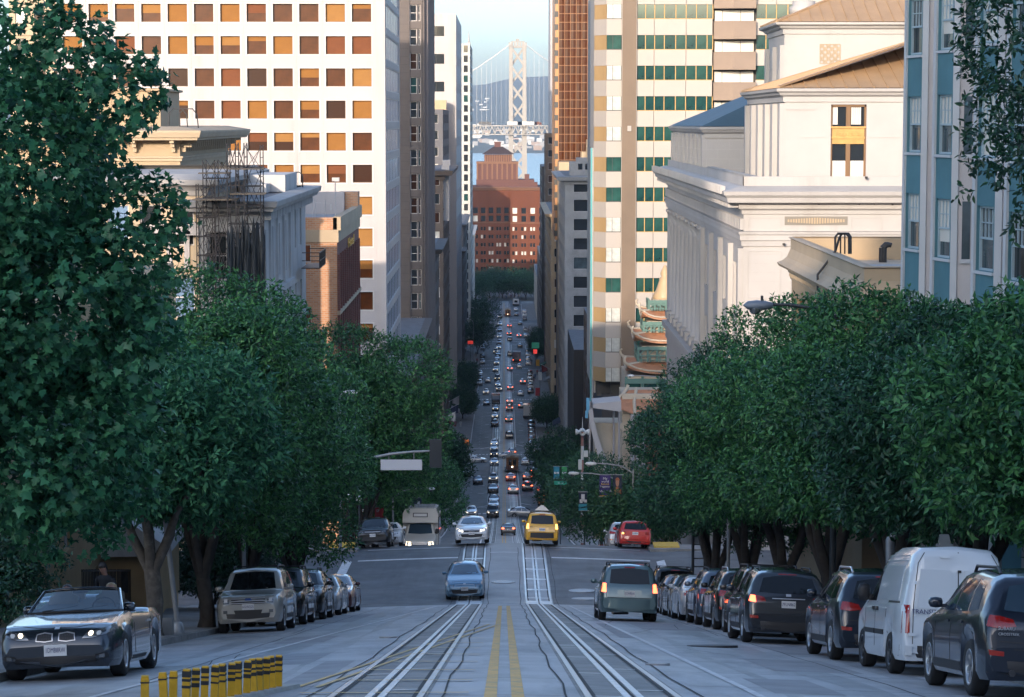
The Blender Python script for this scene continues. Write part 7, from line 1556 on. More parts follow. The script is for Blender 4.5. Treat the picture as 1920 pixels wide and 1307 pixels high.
def minibus():
    r = thing('minibus', 'cream shuttle minibus with lit headlamps coming over the crest on the left', 'minibus', (0, 0, 0), 0, G_MV); W = 1.08
    L, Wd = 3.0, 1.95; top = [(0, .72), (.03, .92), (.12, 1.0), (.55, 1.16), (1.05, 1.34), (1.1, 1.36), (1.6, 1.98), (1.9, 2.05), (2.98, 2.05), (3.0, 2.0)]; belt = [(0, .7), (.12, .9), (1.1, 1.25), (3.0, 1.3)]
    c = Car(L, Wd, top, belt, .3, (.75,), .37, roofin=.16, plan=[(0, .84), (.12, .93), (.5, 1), (3, 1)])
    c.patch('f', [(-.74, 1.38), (0, 1.35), (.74, 1.38)], [(-.64, 1.93), (0, 1.97), (.64, 1.93)], M_cgb, 'windscreen', .01, 5, sub=2); c.patch('f', [(-.46, .66), (0, .64), (.46, .66)], [(-.5, .86), (0, .88), (.5, .86)], M_plas, 'grille', .01, 2, sub=2)
    for z in (.70, .77, .83): c.patch('f', [(-.44, z), (.44, z)], [(-.44, z + .02), (.44, z + .02)], M_chr, 'grille_bar', .018, 1, sub=2)
    c.patch('f', [(.52, .68), (.84, .70)], [(.54, .92), (.80, .94)], M_headl, 'headlight', .012, 1, both=True, sub=2); c.patch('f', [(-.84, .46), (0, .42), (.84, .46)], [(-.86, .58), (0, .57), (.86, .58)], M_chr, 'front_bumper', .04, 1, sub=3)
    std_side(c, M_cg, lambda y: 1.34, lambda y: 1.85 - max(0, 1.8 - y) * .6, [(1.3, 2.2, 1.75, 2.25)]); c.mirrors(1.3, 1.5, M_plas, .2, .34)
    F = lambda mb: mb
    for nm, mb, m, lab in [('cab', c.b, C_cream, None)] + c.parts:
        mb.v = [(-x, 3.6 - y, z) for x, y, z in mb.v]; me = mb.data(nm, m)
        if nm == 'cab': me.set_sharp_from_angle(angle=radians(38))
        link(nm, me, r)
    b = MB(); pr = [(-W, .5), (W, .5), (W, 2.55), (W - .12, 2.82), (W - .3, 2.9), (-W + .3, 2.9), (-W + .12, 2.82), (-W, 2.55)]
    b.prism(pr, -1.7, 3.4, Matrix.Rotation(pi / 2, 4, 'X')); 
    b.prism([(-W, 2.02), (W, 2.02), (W, 2.55), (W - .12, 2.80), (W - .3, 2.88), (-W + .3, 2.88), (-W + .12, 2.80), (-W, 2.55)], -2.35, -1.71, Matrix.Rotation(pi / 2, 4, 'X')); b.build('coach_body', C_cream, r, False)
    b = MB(); b.box(-.45, 2.34, 2.36, .45, 2.38, 2.62); b.build('destination_box', M_plas, r, False); b = MB(); b.box(-.40, 2.375, 2.40, .40, 2.395, 2.58); b.build('destination_glass', M_plate, r, False)
    for sx in (-1, 1):
        for i in range(4): b = MB(); y = -3.1 + i * 1.15; b.box(sx * (W - .02), y, 1.5, sx * (W + .015), y + .95, 2.25); b.build('side_window', M_cg, r, False)
    b = MB(); b.box(-W - .03, .65, .6, -W + .0, 1.35, 2.3); b.build('door', M_cg, r, False)
    for y in (2.85, -2.2):
        for sx in (-1, 1): w_ = link('wheel', MB().lathe([(.2, -.1), (.34, -.11), (.37, -.05), (.37, .05), (.34, .11), (.2, .1), (.01, .06)], 16, Matrix.Rotation(pi / 2, 4, 'Y')).data('wheel', M_tyre), r); w_.location = (sx * .85, y, .37)
    Yc = 144; r.location = (-5.1, Yc, gz(Yc) + crown(5)); r.rotation_euler = (-math.atan((gz(Yc + 2) - gz(Yc - 2)) / 4) * .6, 0, pi)
minibus()
# ---- open car, nearest on the left
def convertible():
    L, W = 4.82, 1.86; pm = C_cvt
    top = [(0, .52), (.03, .66), (.1, .74), (.35, .83), (1.2, .955), (1.62, 1.0), (1.7, 1.0), (1.8, .97), (3.4, .96), (3.55, 1.02), (4.1, 1.02), (4.6, .99), (4.74, .93), (4.79, .8), (4.82, .5)]; belt = [(0, .5), (.1, .66), (.4, .76), (1.6, .90), (3.4, .93), (4.6, .93), (4.74, .86), (4.82, .46)]
    c = Car(L, W, top, belt, .19, (.98, 3.76), .345, roofin=.05)
    for sx in (-1, 1):
        c.patch('f', [(sx * .04, .60), (sx * .16, .585), (sx * .30, .60)], [(sx * .045, .715), (sx * .17, .735), (sx * .285, .71)], M_chr, 'grille_surround', .010, 2, sub=2); c.patch('f', [(sx * .06, .615), (sx * .16, .602), (sx * .285, .615)], [(sx * .062, .70), (sx * .165, .718), (sx * .272, .697)], M_plas, 'grille', .022, 2, sub=2)
        for k in range(8): x = .075 + .026 * k; c.patch('f', [(sx * x, .62), (sx * (x + .008), .62)], [(sx * x, .70), (sx * (x + .008), .70)], M_rimd, 'grille_bar', .028, 1)
    c.patch('f', [(-.62, .27), (0, .25), (.62, .27)], [(-.60, .36), (0, .365), (.60, .36)], M_plas, 'air_intake', .01, 2, sub=3); c.patch('f', [(.58, .29), (.72, .31), (.80, .34)], [(.60, .38), (.72, .40), (.78, .40)], M_plas, 'fog_recess', .014, 1, both=True, sub=2); c.patch('f', [(.66, .325), (.74, .335)], [(.66, .375), (.74, .385)], M_head, 'fog_lamp', .022, 1, both=True)
    c.patch('f', [(.40, .625), (.58, .63), (.76, .68), (.85, .74)], [(.46, .70), (.62, .745), (.76, .785), (.83, .80)], M_head, 'headlight', .012, 3, both=True, sub=2); [c.patch('f', [(cx_ - .036, .692), (cx_ - .02, .664), (cx_ + .02, .668), (cx_ + .038, .70)], [(cx_ - .034, .70), (cx_ - .018, .728), (cx_ + .022, .734), (cx_ + .036, .712)], m_, n_, .022, 2, both=True) for cx_, m_, n_ in ((.53, M_headl, 'lit_lamp'), (.65, M_plate, 'lamp_ring'))]
    c.plate('f', .46, .34, .17, '1DMB8RW'); c.patch('f', [(-.035, .775), (.035, .775)], [(-.035, .81), (.035, .81)], M_chr, 'badge', .02, 1)
    for sx in (-1, 1): c.line('t', [(sx * .30, .3), (sx * .48, .9), (sx * .62, 1.6)], .012 * sx, pm, 'bonnet_crease')
    c.line('t', [(-.72, .42), (-.3, .22), (0, .2), (.3, .22), (.72, .42)], .012)
    for y in (1.75, 3.25): c.line(1, [(y, .34), (y - .06, .7), (y, .9)], .012, both=True)
    c.patch(1, [(2.98, .80), (3.18, .80)], [(2.98, .83), (3.18, .83)], M_chr, 'door_handle', .03, 1, both=True); c.patch(1, [(1.5, .24), (3.3, .24)], [(1.5, .30), (3.3, .30)], M_plas, 'sill_trim', .01, 1, both=True, sub=3)
    c.patch('t', [(-.66, 1.84), (0, 1.84), (.66, 1.84)], [(-.66, 3.42), (0, 3.42), (.66, 3.42)], M_int, 'cockpit', .012, 6, sub=3)
    c.patch('r', [(.5, .70), (.84, .72)], [(.5, .84), (.82, .84)], M_tail, 'tail_lamp', .014, 1, both=True, sub=3); c.mirrors(1.98, 1.05, pm, .22, .15)
    # windscreen: glass in a frame
    pb = [(-.74, 1.66, 1.0), (-.4, 1.55, 1.01), (0, 1.5, 1.015), (.4, 1.55, 1.01), (.74, 1.66, 1.0)]; pt = [(-.60, 2.28, 1.335), (-.32, 2.2, 1.36), (0, 2.17, 1.368), (.32, 2.2, 1.36), (.60, 2.28, 1.335)]
    g = MB(); g.grid([[tuple(np.array(a) * (1 - t) + np.array(b) * t) for a, b in zip(pb, pt)] for t in (0, .35, .7, 1)], 0, True); c.add('windscreen', g, mat('windscreen_clear', (.55, .75, .85), .02, trans=1, ior=1.1, spec=1.0, coat=1))
    g = MB(); g.tube([pb[0]] + pt + [pb[-1]], .028, 7); c.add('windscreen_frame', g, pm); g = MB(); g.tube(pb, .02, 5); c.add('scuttle', g, M_plas)
    g = MB(); g.tube([(-.5, 1.56, 1.03), (.02, 1.75, 1.09)], .009, 5); g.tube([(.0, 1.53, 1.03), (.5, 1.78, 1.09)], .009, 5); c.add('wiper', g, M_plas)
    for sx in (-1, 1):
        for y in (2.75, 3.3) if 1 else (): 
            g = MB(); M = Matrix.Translation((sx * .36, y, .98)) @ Matrix.Rotation(radians(-14), 4, 'X'); g.prism([(-.23, -.1), (.23, -.1), (.22, .14), (.13, .2), (.12, .32), (-.12, .32), (-.13, .2), (-.22, .14)], -.06, .06, M @ Matrix.Rotation(pi / 2, 4, 'X')); c.add('seat', g, M_seat)
    g = MB(); pts = [(.36 + .18 * cos(t * pi / 8), 2.18 + .06 * sin(t * pi / 8), 1.0 + .17 * sin(t * pi / 8)) for t in range(17)]; g.tube(pts, .015, 6); c.add('steering_wheel', g, M_int)
    g = MB(); g.box(-.12, 2.14, 1.28, .12, 2.17, 1.33); c.add('rear_view_mirror', g, M_int)
    r = c.make('convertible', 'gunmetal open convertible with lit headlamps driving uphill in the near left lane', pm, G_MV, spokes=10); place(r, -6.72, yfront=34.8, face=-1, L=4.82); return r
cvo = convertible()
# ---- traffic down the hill: plainer copies of the same kinds of car
def proto(fn, pm, nm): r = fn(pm, lo=True).make(nm, 'car', pm); r.location = (0, -300, 20); return r
def lit_of(pm): return {M_tail: M_taill}
PM0 = paint('proto', (.2, .2, .2))
PS, PV, PU = proto(sedan, PM0, 'far_car'), proto(suv_round, PM0, 'far_car'), proto(suv_box, PM0, 'far_car')
LEN = {'s': 4.8, 'v': 4.65, 'u': 4.44}; PRO = {'s': PS, 'v': PV, 'u': PU}
USED = {}
def fcar(px, py, k, pm, face, label, lit=False, group=None, Y=None, yaw=0, dz=0, roof=None):
    Y = Y or gy(py, px); x = PX(px, Y, py)
    sw = {PM0: pm}
    if lit: sw[M_tail] = M_taill; sw[M_head] = M_headl
    r = dup(PRO[k], (0, 0, 0), label=label, group=group or G_MV, swap=sw)
    if yaw: place(r, x, yrear=Y - LEN[k] / 2, face=1, L=LEN[k], yaw=yaw, dz=dz); r.rotation_euler = (0, 0, yaw); r.location.z = gz(Y) + crown(x) + dz
    elif face > 0: place(r, x, yrear=Y, face=1, L=LEN[k], dz=dz)
    else: place(r, x, yfront=Y, face=-1, L=LEN[k], dz=dz)
    if roof:
        o = link('roof_sign', MB().box(-.35, -.1, 1.5 if k == 's' else 1.72, .35, .12, 1.72 if k == 's' else 1.95).data('roof_sign', roof), r)
    return r
W, B, N, S, R_, G, BL = C_wht, C_blk, C_navy, C_silver, C_red, C_gry, C_blu
COLN = {W: 'white', B: 'black', N: 'navy', S: 'silver', R_: 'red', G: 'graphite', BL: 'slate blue', C_yel: 'yellow', C_mar: 'maroon', C_pri: 'steel blue', C_orange: 'orange', C_brn: 'brown'}
KN = {'s': 'saloon', 'v': 'crossover', 'u': 'off-roader'}
blocks = [(330, 'in the first block downhill'), (482, 'in the second block downhill'), (628, 'in the third block downhill'), (748, 'in the fourth block downhill'), (855, 'in the fifth block downhill'), (2000, 'in the last block downhill')]
ORD = ['nearest', 'second nearest', 'third nearest', 'fourth nearest', 'fifth nearest', 'sixth nearest', 'seventh nearest', 'eighth nearest', 'ninth nearest', 'tenth nearest', 'eleventh nearest', 'twelfth nearest', 'thirteenth nearest', 'farthest']
L_ = []
for px, py, k, pm, f, lit in (   # moving: oncoming (-1) on the left, outbound (1) on the right
        (924, 971, 'u', B, -1, 1), (925.5, 957, 's', W, -1, 0), (926, 947, 's', N, -1, 0), (884, 968, 's', W, -1, 1), (896, 908, 's', N, -1, 0), (926.5, 858, 'u', B, -1, 1), (926, 847, 's', S, -1, 1), (926.5, 837, 's', W, -1, 1), (911, 739, 's', W, -1, 1), (914.5, 717, 's', S, 1, 0), (936, 734, 'v', W, -1, 1), (933.5, 725, 's', S, -1, 1), (932.5, 714, 'u', B, -1, 1), (929, 697, 's', W, -1, 1), (931, 684, 's', W, -1, 1), (932, 676, 's', S, -1, 0), (934, 668, 's', N, -1, 0), (929.5, 663, 'u', W, -1, 1), (938, 597, 'u', B, -1, 1), (921, 616, 'v', B, -1, 0),
        (953, 1004, 's', B, 1, 1), (962, 926, 's', S, 1, 1), (957.5, 903, 's', R_, 1, 1), (989, 920, 'v', N, 1, 1), (989, 901, 's', C_mar, 1, 1), (1003, 890, 's', B, 1, 1), (1019, 947, 'u', C_orange, 1, 1), (1016.5, 926, 's', R_, 1, 1), (960, 854, 's', B, 1, 1), (955, 823, 'v', N, 1, 0), (954, 792, 's', B, 1, 1), (956.7, 731, 's', S, 1, 1), (980, 719, 's', S, 1, 1), (956, 668, 'u', B, 1, 0), (975, 651, 's', B, 1, 0), (955.7, 640, 'v', B, 1, 0), (955, 614, 's', R_, 1, 1), (975, 609, 's', G, 1, 0), (967, 583, 's', W, 1, 0), (927, 873, 's', W, -1, 1), (925, 905, 'v', S, -1, 1), (924.5, 925, 's', B, -1, 0), (929, 771, 's', N, -1, 1), (928, 785, 's', W, -1, 1), (927.5, 800, 'v', B, -1, 0), (912, 760, 's', B, -1, 0), (935, 655, 's', W, -1, 1), (935.5, 646, 'v', S, -1, 0), (936.5, 634, 's', W, -1, 1), (937, 622, 's', N, -1, 0), (937.5, 611, 's', S, -1, 1), (955.5, 757, 's', W, 1, 1), (955, 771, 'u', B, 1, 1), (976, 742, 's', W, 1, 0), (978, 765, 's', N, 1, 1), (974, 690, 's', W, 1, 0), (956, 695, 's', W, 1, 1), (973, 632, 's', S, 1, 1), (954.5, 629, 's', B, 1, 1), (985, 872, 's', W, 1, 0), (968, 592, 's', B, 1, 0)):
    L_.append((px, py, k, pm, f, lit, G_MV, 'coming uphill' if f < 0 else 'driving away', 'moving_car'))
for px, py in ((873, 893), (877, 884), (899, 722), (899.5, 712), (900, 703), (904, 682), (904.5, 671), (905, 656), (905.5, 649), (907, 629), (908, 621), (908, 606)): L_.append((px, py, random.choice('svu'), rc((W, S, N, B, BL, W)), -1, 0, 'cars parked down the hill on the left', 'parked at the left kerb', 'parked_car'))
for px, py in ((997.5, 848), (997.5, 838), (997.5, 829), (997.5, 822), (997, 815), (997, 808), (996.5, 800), (995, 737), (995, 728), (994.5, 718), (994, 711), (993.5, 704), (990.5, 684), (990.5, 676), (990, 668), (990, 661), (985.6, 632), (985.4, 621), (984, 601), (983.5, 593), (983, 586)): L_.append((px, py, random.choice('svus'), rc((W, B, N, S, W, G, S)), 1, 0, 'cars parked down the hill on the right', 'parked at the right kerb', 'parked_car'))
cnt = {}
for it in sorted(L_, key=lambda t: -t[1]):
    px, py, k, pm, f, lit, g, what, nm = it; Y = gy(py, px); blk = next(b for a, b in blocks if Y < a); key = (what, COLN[pm], KN[k], blk); n_ = cnt.get(key, 0); cnt[key] = n_ + 1
    it_ = fcar(px, py, k, pm, f, '', lit, g, Y=Y); it_.name = nm; USED.setdefault(key, []).append(it_)
for (what, c, kn, blk), v in USED.items():
    for i, o in enumerate(v): o['label'] = ('%s %s%s %s %s' % (c, kn, '', what, blk)) if len(v) == 1 else ('%s of the %s %ss %s %s' % (ORD[i], c, kn, what, blk))
for px, py, pm, Y, lab in ((892, 875, W, 480, 'white saloon crossing left of the tracks at the second crossing downhill'), (956, 864, S, 488, 'silver saloon crossing the tracks at the second crossing downhill'), (981, 984, S, 338, 'silver saloon crossing behind the yellow taxi at the first crossing downhill')):
    fcar(px, py, 's', pm, 1, lab, False, G_MV, Y=Y, yaw=-pi / 2).name = 'moving_car'
for p_ in (PS, PV, PU):
    def kill(o):
        for c in [c for c in bpy.data.objects if c.parent == o]: kill(c)
        bpy.data.objects.remove(o)
    kill(p_)
for Y, x, pm, k in ((136, 7.0, 0, 0),): pass
# cars just over the crest on the left, roofs only
# ---- lorries, bus, cable cars
def box_lorry(px, py, label, m_box, w=2.4, h=3.2, L=6.5, face=1, name='lorry', lit=False):
    Y = gy(py, px); r = thing(name, label, name if name != 'shuttle_bus' else 'bus', (0, 0, 0), 0, G_MV); b = MB(); b.box(-w / 2, -L / 2, .75, w / 2, L / 2 - 1.9, h); b.build('box_body' if name == 'lorry' else 'coach_body', m_box, r, False)
    b = MB(); b.box(-w / 2 + .1, -L / 2 - .03, .85, -.03, -L / 2 + .001, h - .15); b.build('rear_door', m_box, r, False); b = MB(); b.box(.03, -L / 2 - .03, .85, w / 2 - .1, -L / 2 + .001, h - .15); b.build('rear_door', m_box, r, False)
    b = MB(); b.prism([(L / 2 - 1.8, .45), (L / 2, .45), (L / 2, 1.2), (L / 2 - .5, 1.4), (L / 2 - .9, 2.2), (L / 2 - 1.8, 2.3)], -w / 2 + .15, w / 2 - .15, Matrix(((0, 0, 1, 0), (1, 0, 0, 0), (0, 1, 0, 0), (0, 0, 0, 1)))); b.build('cab', m_box, r, False)
    b = MB(); b.box(-w / 2, -L / 2 - .05, .5, w / 2, L / 2 - .5, .74); b.build('chassis', M_plas, r, False)
    for sx in (-1, 1):
        b = MB(); b.box(sx * (w / 2 - .3), -L / 2 - .08, .55, sx * (w / 2 - .05), -L / 2 - .04, .72); b.build('tail_lamp', M_taill if lit else M_tail, r, False)
        for y in (-L / 2 + 1.2, L / 2 - 1.1): w_ = link('wheel', MB().lathe([(.01, -.1), (.4, -.1), (.45, 0), (.4, .1), (.01, .1)], 12, Matrix.Rotation(pi / 2, 4, 'Y')).data('wheel', M_tyre), r); w_.location = (sx * (w / 2 - .2), y, .45)
    if name == 'shuttle_bus': b = MB(); b.box(-.7, -L / 2 - .04, 1.5, .7, -L / 2 - .031, 2.4); b.build('rear_window', M_cg, r, False)
    place(r, PX(px, Y, py), yrear=Y, face=face, L=L); r.location.z += 0; return r
box_lorry(990, 784, 'white box lorry parked at the head of the right-hand row past the third crossing', C_wht, 2.5, 3.5)
box_lorry(968.5, 678, 'pale rose box lorry with lit tail lamps in the fourth block downhill', mat('lorry_rose', (.30, .24, .25), .5), 2.6, 3.3, lit=True)
box_lorry(967, 573, 'white bus seen from behind near the far plaza', C_wht, 2.6, 3.1, 9, name='shuttle_bus')
box_lorry(930, 758, 'dark grey lorry coming uphill past the third crossing', C_gry, 2.3, 2.6, 6, face=-1)
M_cable = mat('cable_car_maroon', (.10, .025, .018), .45, coat=.4); M_cwood = mat('cable_car_wood', (.30, .13, .05), .5)
def cable_car(px, py, label, body, x=1.515):
    Y = gy(py, px); r = thing('cable_car', label, 'cable car', (0, 0, 0), 0, 'cable cars'); L = 8.3; w = 2.3
    b = MB(); b.box(-w / 2, -L / 2, .55, w / 2, L / 2, 1.25); b.build('lower_body', body, r, False)
    b = MB(); b.prism([(-w / 2 - .1, 2.75), (w / 2 + .1, 2.75), (w / 2 - .25, 2.98), (.5, 3.05), (.45, 3.25), (-.45, 3.25), (-.5, 3.05), (-w / 2 + .25, 2.98)], -L / 2 - .2, L / 2 + .2, Matrix.Rotation(pi / 2, 4, 'X')); b.build('roof', mat('cable_car_roof', (.30, .22, .14), .6), r, False)
    for sx in (-1, 1):
        for i in range(6): b = MB(); y = -L / 2 + .05 + i * (L - .1) / 5; b.box(sx * (w / 2 - .1), y - .05, 1.25, sx * w / 2, y + .05, 2.76); b.build('post', M_cwood, r, False)
        b = MB(); b.box(sx * w * .18 - .3, -L / 2 - .02, 1.4, sx * w * .18 + .3, -L / 2 + .04, 2.5); b.build('end_window', M_cg, r, False)
        b = MB(); b.box(sx * (w / 2), -L / 2 + .3, .5, sx * (w / 2 + .3), L / 2 - .3, .6); b.build('running_board', M_plas, r, False)
    b = MB(); b.box(-w / 2 + .1, -L / 2 + .05, 1.25, w / 2 - .1, -L / 2 + .1, 2.75); b.build('end_panel', M_cwood, r, False); b = MB(); b.lathe([(.01, .08), (.14, .06), (.16, 0)], 12, Matrix.Translation((0, -L / 2 - .02, 1.1)) @ Matrix.Rotation(pi / 2, 4, 'X')); b.build('lamp', M_headl, r, False)
    b = MB(); b.box(-.9, -L / 2 + .5, .2, .9, L / 2 - .5, .54); b.build('truck', M_plas, r, False); place(r, x, yrear=Y, face=1, L=L)
cable_car(957, 886, 'dark maroon cable car waiting on the right track at the second crossing', M_cable); cable_car(953, 594, 'orange cable car far down the right track near the plaza', mat('cable_car_orange', (.35, .10, .02), .5))
# ================================================================ street furniture
M_galv = mat('galvanised', (.30, .31, .32), .5, metal=.5, var=.1, scale=3); M_dkpole = mat('pole_dark', (.03, .035, .04), .5); M_lampw = mat('lamp_white', (.60, .62, .62), .4); M_sblank = mat('sign_white', (.62, .62, .64), .5)
# yellow and black lane posts on their concrete strip
M_py = mat('post_yellow', (.60, .33, .015), .55, var=.15, scale=6, dirt=(.10, .07, .03), dscale=7, thresh=.54); M_pk = mat('post_black_band', (.02, .02, .02), .6, var=.3, scale=8)
def posts():
    base = thing('lane_divider', 'low pale concrete strip under the row of yellow posts', 'kerb', (-3.5, 26, gz(26))); b = MB()
    bx = lambda y: -3.74 + (y - 24.5) * .178
    yy = [21 + .5 * i for i in range(19)]
    b.grid([[(bx(y) + o, y, gz(y) + crown(bx(y)) + z) for o, z in ((-.13, -.02), (-.11, .06), (.11, .06), (.13, -.02))] for y in yy], 0, False); b.build('concrete_strip', mat('divider_concrete', (.36, .35, .32), .8, var=.15, scale=3), base)
    PXs = [(270, 0), (307, 0), (323, 0), (348, 1), (364, 1), (382, 1), (401, 1), (417, 1), (432, 1), (446, 1), (462, 1), (476, 1), (487, 1), (498, 1), (511, 1), (522, 1)]
    shaft = {}
    for j, (px, band) in enumerate(PXs):
        lo_, hi_ = 22.0, 46.0
        for _ in range(40):
            mid = (lo_ + hi_) / 2
            if PX(px, mid, 1250) > bx(mid): lo_ = mid
            else: hi_ = mid
        y = (lo_ + hi_) / 2; x = bx(y); z = gz(y) + crown(x) + .055; hgt = .38
        r = thing('lane_post', '', 'post', (x, y, z), random.uniform(-.2, .2), 'yellow and black lane posts'); r['label'] = ('plain yellow post, %s from the near end of the row' if not band else 'yellow post with black bands, %s from the near end of the row') % ['first', 'second', 'third', 'fourth', 'fifth', 'sixth', 'seventh', 'eighth', 'ninth', 'tenth', 'eleventh', 'twelfth', 'thirteenth', 'fourteenth', 'fifteenth', 'last'][j]
        r.rotation_euler = (random.uniform(-.06, .06), random.uniform(-.06, .06), random.uniform(-.2, .2))
        b = MB(); w_ = .042; b.prism([(-w_, -.035), (w_, -.035), (w_, .035), (-w_, .035)], 0, hgt); b.prism([(-w_ * .9, -.03), (w_ * .9, -.03), (w_ * .9, .03), (-w_ * .9, .03)], hgt, hgt + .03); b.build('post', M_py, r, False)
        for z0, z1 in (((.20, .20 + random.uniform(.02, .06)), (.275, .275 + random.uniform(.02, .04)), (.345 - random.uniform(0, .03), .392)) if band else ((.335, .35),)): b = MB(); b.box(-w_ - .003, -.038, z0, w_ + .003, .038, z1); b.build('band', M_pk, r, False)
posts()
def cobra(name, label, base, h, arm, head_len=.75, dirx=-1, m=M_galv, hm=M_lampw, up=.5, r0=.09, dy=0):
    x, y, z = base; r = thing(name, label, 'street lamp', base, 0, 'street lamps'); b = MB(); b.tube([(x, y, z), (x, y, z + h)], [r0, r0 * .65], 10); b.build('pole', m, r)
    b = MB(); pts = [(x, y, z + h - .25), (x + dirx * arm * .3, y + dy * .3, z + h + up * .55), (x + dirx * arm * .7, y + dy * .7, z + h + up * .95), (x + dirx * arm, y + dy, z + h + up)]; b.tube(pts, [.05, .045, .04, .035], 8); b.build('arm', m, r)
    b = MB(); M = Matrix.Translation((x + dirx * (arm + head_len * .45), y + dy, z + h + up - .02)) @ Matrix.Rotation(pi / 2, 4, 'Y') @ Matrix.Diagonal((.13, .17, dirx * head_len / 2, 1)); b.lathe([(.1, -1), (.55, -.9), (.9, -.4), (1, .1), (.8, .7), (.1, 1)], 12, M); b.build('lamp_head', hm, r)
    b = MB(); b.lathe([(.15, 0), (.14, -.1), (.08, -.15), (.01, -.16)], 10, Matrix.Translation((x + dirx * (arm + head_len * .55), y + dy, z + h + up - .08))); b.build('lamp_glass', M_head, r); b = MB(); b.tube([(x + dirx * (arm + .25), y + dy, z + h + up + .05), (x + dirx * (arm + .25), y + dy, z + h + up + .22)], .035, 6); b.build('photocell', M_dkpole, r); return r
def lamp_at(label, px, py, Y, xpole, arm_up=.5, **k):
    q = P(px, py, Y); zg = gz(Y) + .1; sg = 1 if q.x > xpole else -1; cobra('street_lamp', label, (xpole, Y, zg), q.z - zg - arm_up, abs(q.x - xpole) - .6, dirx=sg, up=arm_up, **k)
lamp_at('dark grey lamp head showing above the right-hand trees against the white wall', 1402, 571, 58, 8.2, .25, m=M_dkpole, hm=mat('lamp_slate', (.16, .19, .23), .4))
lamp_at('white lamp head among the left-hand tree crowns', 667, 735, 118, -8.3, .4); lamp_at('small white lamp head over the minibus', 813, 916, 172, -8.2, .4)
lamp_at('taller of two white street lamps beside the purple banner', 1100, 869, 150, 8.3, .4); lamp_at('lower white street lamp left of the purple banner, carrying the teal banner', 1068, 887, 158, 7.95, .45)
lamp_at('white street lamp in front of the pagoda building', 1178, 704, 250, 17.6, .3)
lamp_at('lamp on a curved white pole by the left red sign far downhill', 876, 598, 720, -9.4, 1)
# signal arm with the blank street sign
def signal():
    Y = 116.0; x0 = -9.2; zg = gz(Y) + .1; tip = P(826, 845, Y); el = P(688, 860, Y)
    r = thing('traffic_signal', 'curved signal arm with a black signal head seen from behind over the left lane', 'traffic light', (x0, Y, zg)); b = MB(); b.tube([(x0, Y, zg), (x0, Y, el.z - 1.5)], [.13, .1], 12); b.build('pole', M_galv, r)
    b = MB(); b.tube([(x0, Y, el.z - 1.5), (x0 + .5, Y, el.z - .7), (el.x - .6, Y, el.z - .12), el, P(735, 851, Y), P(775, 847, Y), tip], [.09, .085, .08, .075, .07, .06, .05], 10); b.build('mast_arm', M_galv, r)
    p0, p1 = P(805, 825, Y - .3), P(828, 878, Y - .3); b = MB(); b.box(p0.x, Y - .12, p1.z, p1.x, Y - .07, p0.z); b.build('back_plate', M_dkpole, r); b = MB(); w_ = (p1.x - p0.x) * .3; xm = (p0.x + p1.x) / 2; b.box(xm - w_, Y - .065, p1.z + .1, xm + w_, Y + .14, p0.z - .1); b.build('signal_housing', M_dkpole, r)
    for i in range(3): zz = p1.z + (p0.z - p1.z) * (.2 + .3 * i); b = MB(); b.lathe([(.15, 0), (.16, .22), (.14, .22), (.13, .02), (.01, .02)], 12, Matrix.Translation((xm, Y + .14, zz)) @ Matrix.Rotation(-pi / 2, 4, 'X')); b.build('visor', M_dkpole, r)
    s_ = thing('street_name_sign', 'blank white street name board hanging from the signal arm', 'sign', P(752, 871, Y - .1)); a, c = P(714, 881, Y), P(791, 862, Y); b = MB(); b.box(a.x, Y - .03, a.z, c.x, Y + .03, c.z); b.build('board', M_sblank, s_); f = MB()
    for q in ((a.x - .015, a.z - .015, c.x + .015, a.z), (a.x - .015, c.z, c.x + .015, c.z + .015), (a.x - .015, a.z, a.x, c.z), (c.x, a.z, c.x + .015, c.z)): f.box(q[0], Y - .035, q[1], q[2], Y + .035, q[3])
    f.build('board_frame', M_galv, s_)
    for px in (729, 776): u = P(px, 862, Y); v = P(px, 848, Y); b = MB(); b.beam((u.x, Y, u.z), (v.x, Y, v.z), .04); b.build('hanger', M_galv, s_)
signal()
def signal_post(name, label, x, Y, h, m, heads=(), cat='traffic light'):
    zg = gz(Y) + crown(7.7) + .15; r = thing(name, label, cat, (x, Y, zg)); b = MB(); b.tube([(x, Y, zg), (x, Y, zg + h)], .065, 10); b.lathe([(.16, 0), (.13, .25), (.07, .3)], 10, Matrix.Translation((x, Y, zg))); b.build('pole', m, r)
    for dx, z0, z1 in heads: b = MB(); b.box(x + dx - .16, Y - .15, zg + z0, x + dx + .16, Y + .15, zg + z1); b.beam((x, Y, zg + z1 - .15), (x + dx, Y, zg + z1 - .15), .05); b.beam((x, Y, zg + z0 + .15), (x + dx, Y, zg + z0 + .15), .05); b.build('signal_head', M_dkpole, r)
    return r
signal_post('traffic_signal', 'dark signal post at the right corner of the crossing beside the ficus trunks', 8.05, 99.2, 3.9, M_dkpole, ((.55, 2.5, 3.5), (.62, 1.55, 2.2)))
signal_post('sign_post', 'plain grey steel post on the left pavement leaning left', -8.0, 57, 4.0, M_galv, cat='post').rotation_euler = (0, -.10, 0)
signal_post('sign_post', 'slim grey post between the left-hand tree trunks', -8.05, 72, 3.6, M_galv, cat='post'); signal_post('sign_post', 'grey sign post among the ficus trunks on the right', 8.0, 83, 3.4, M_galv, cat='post')
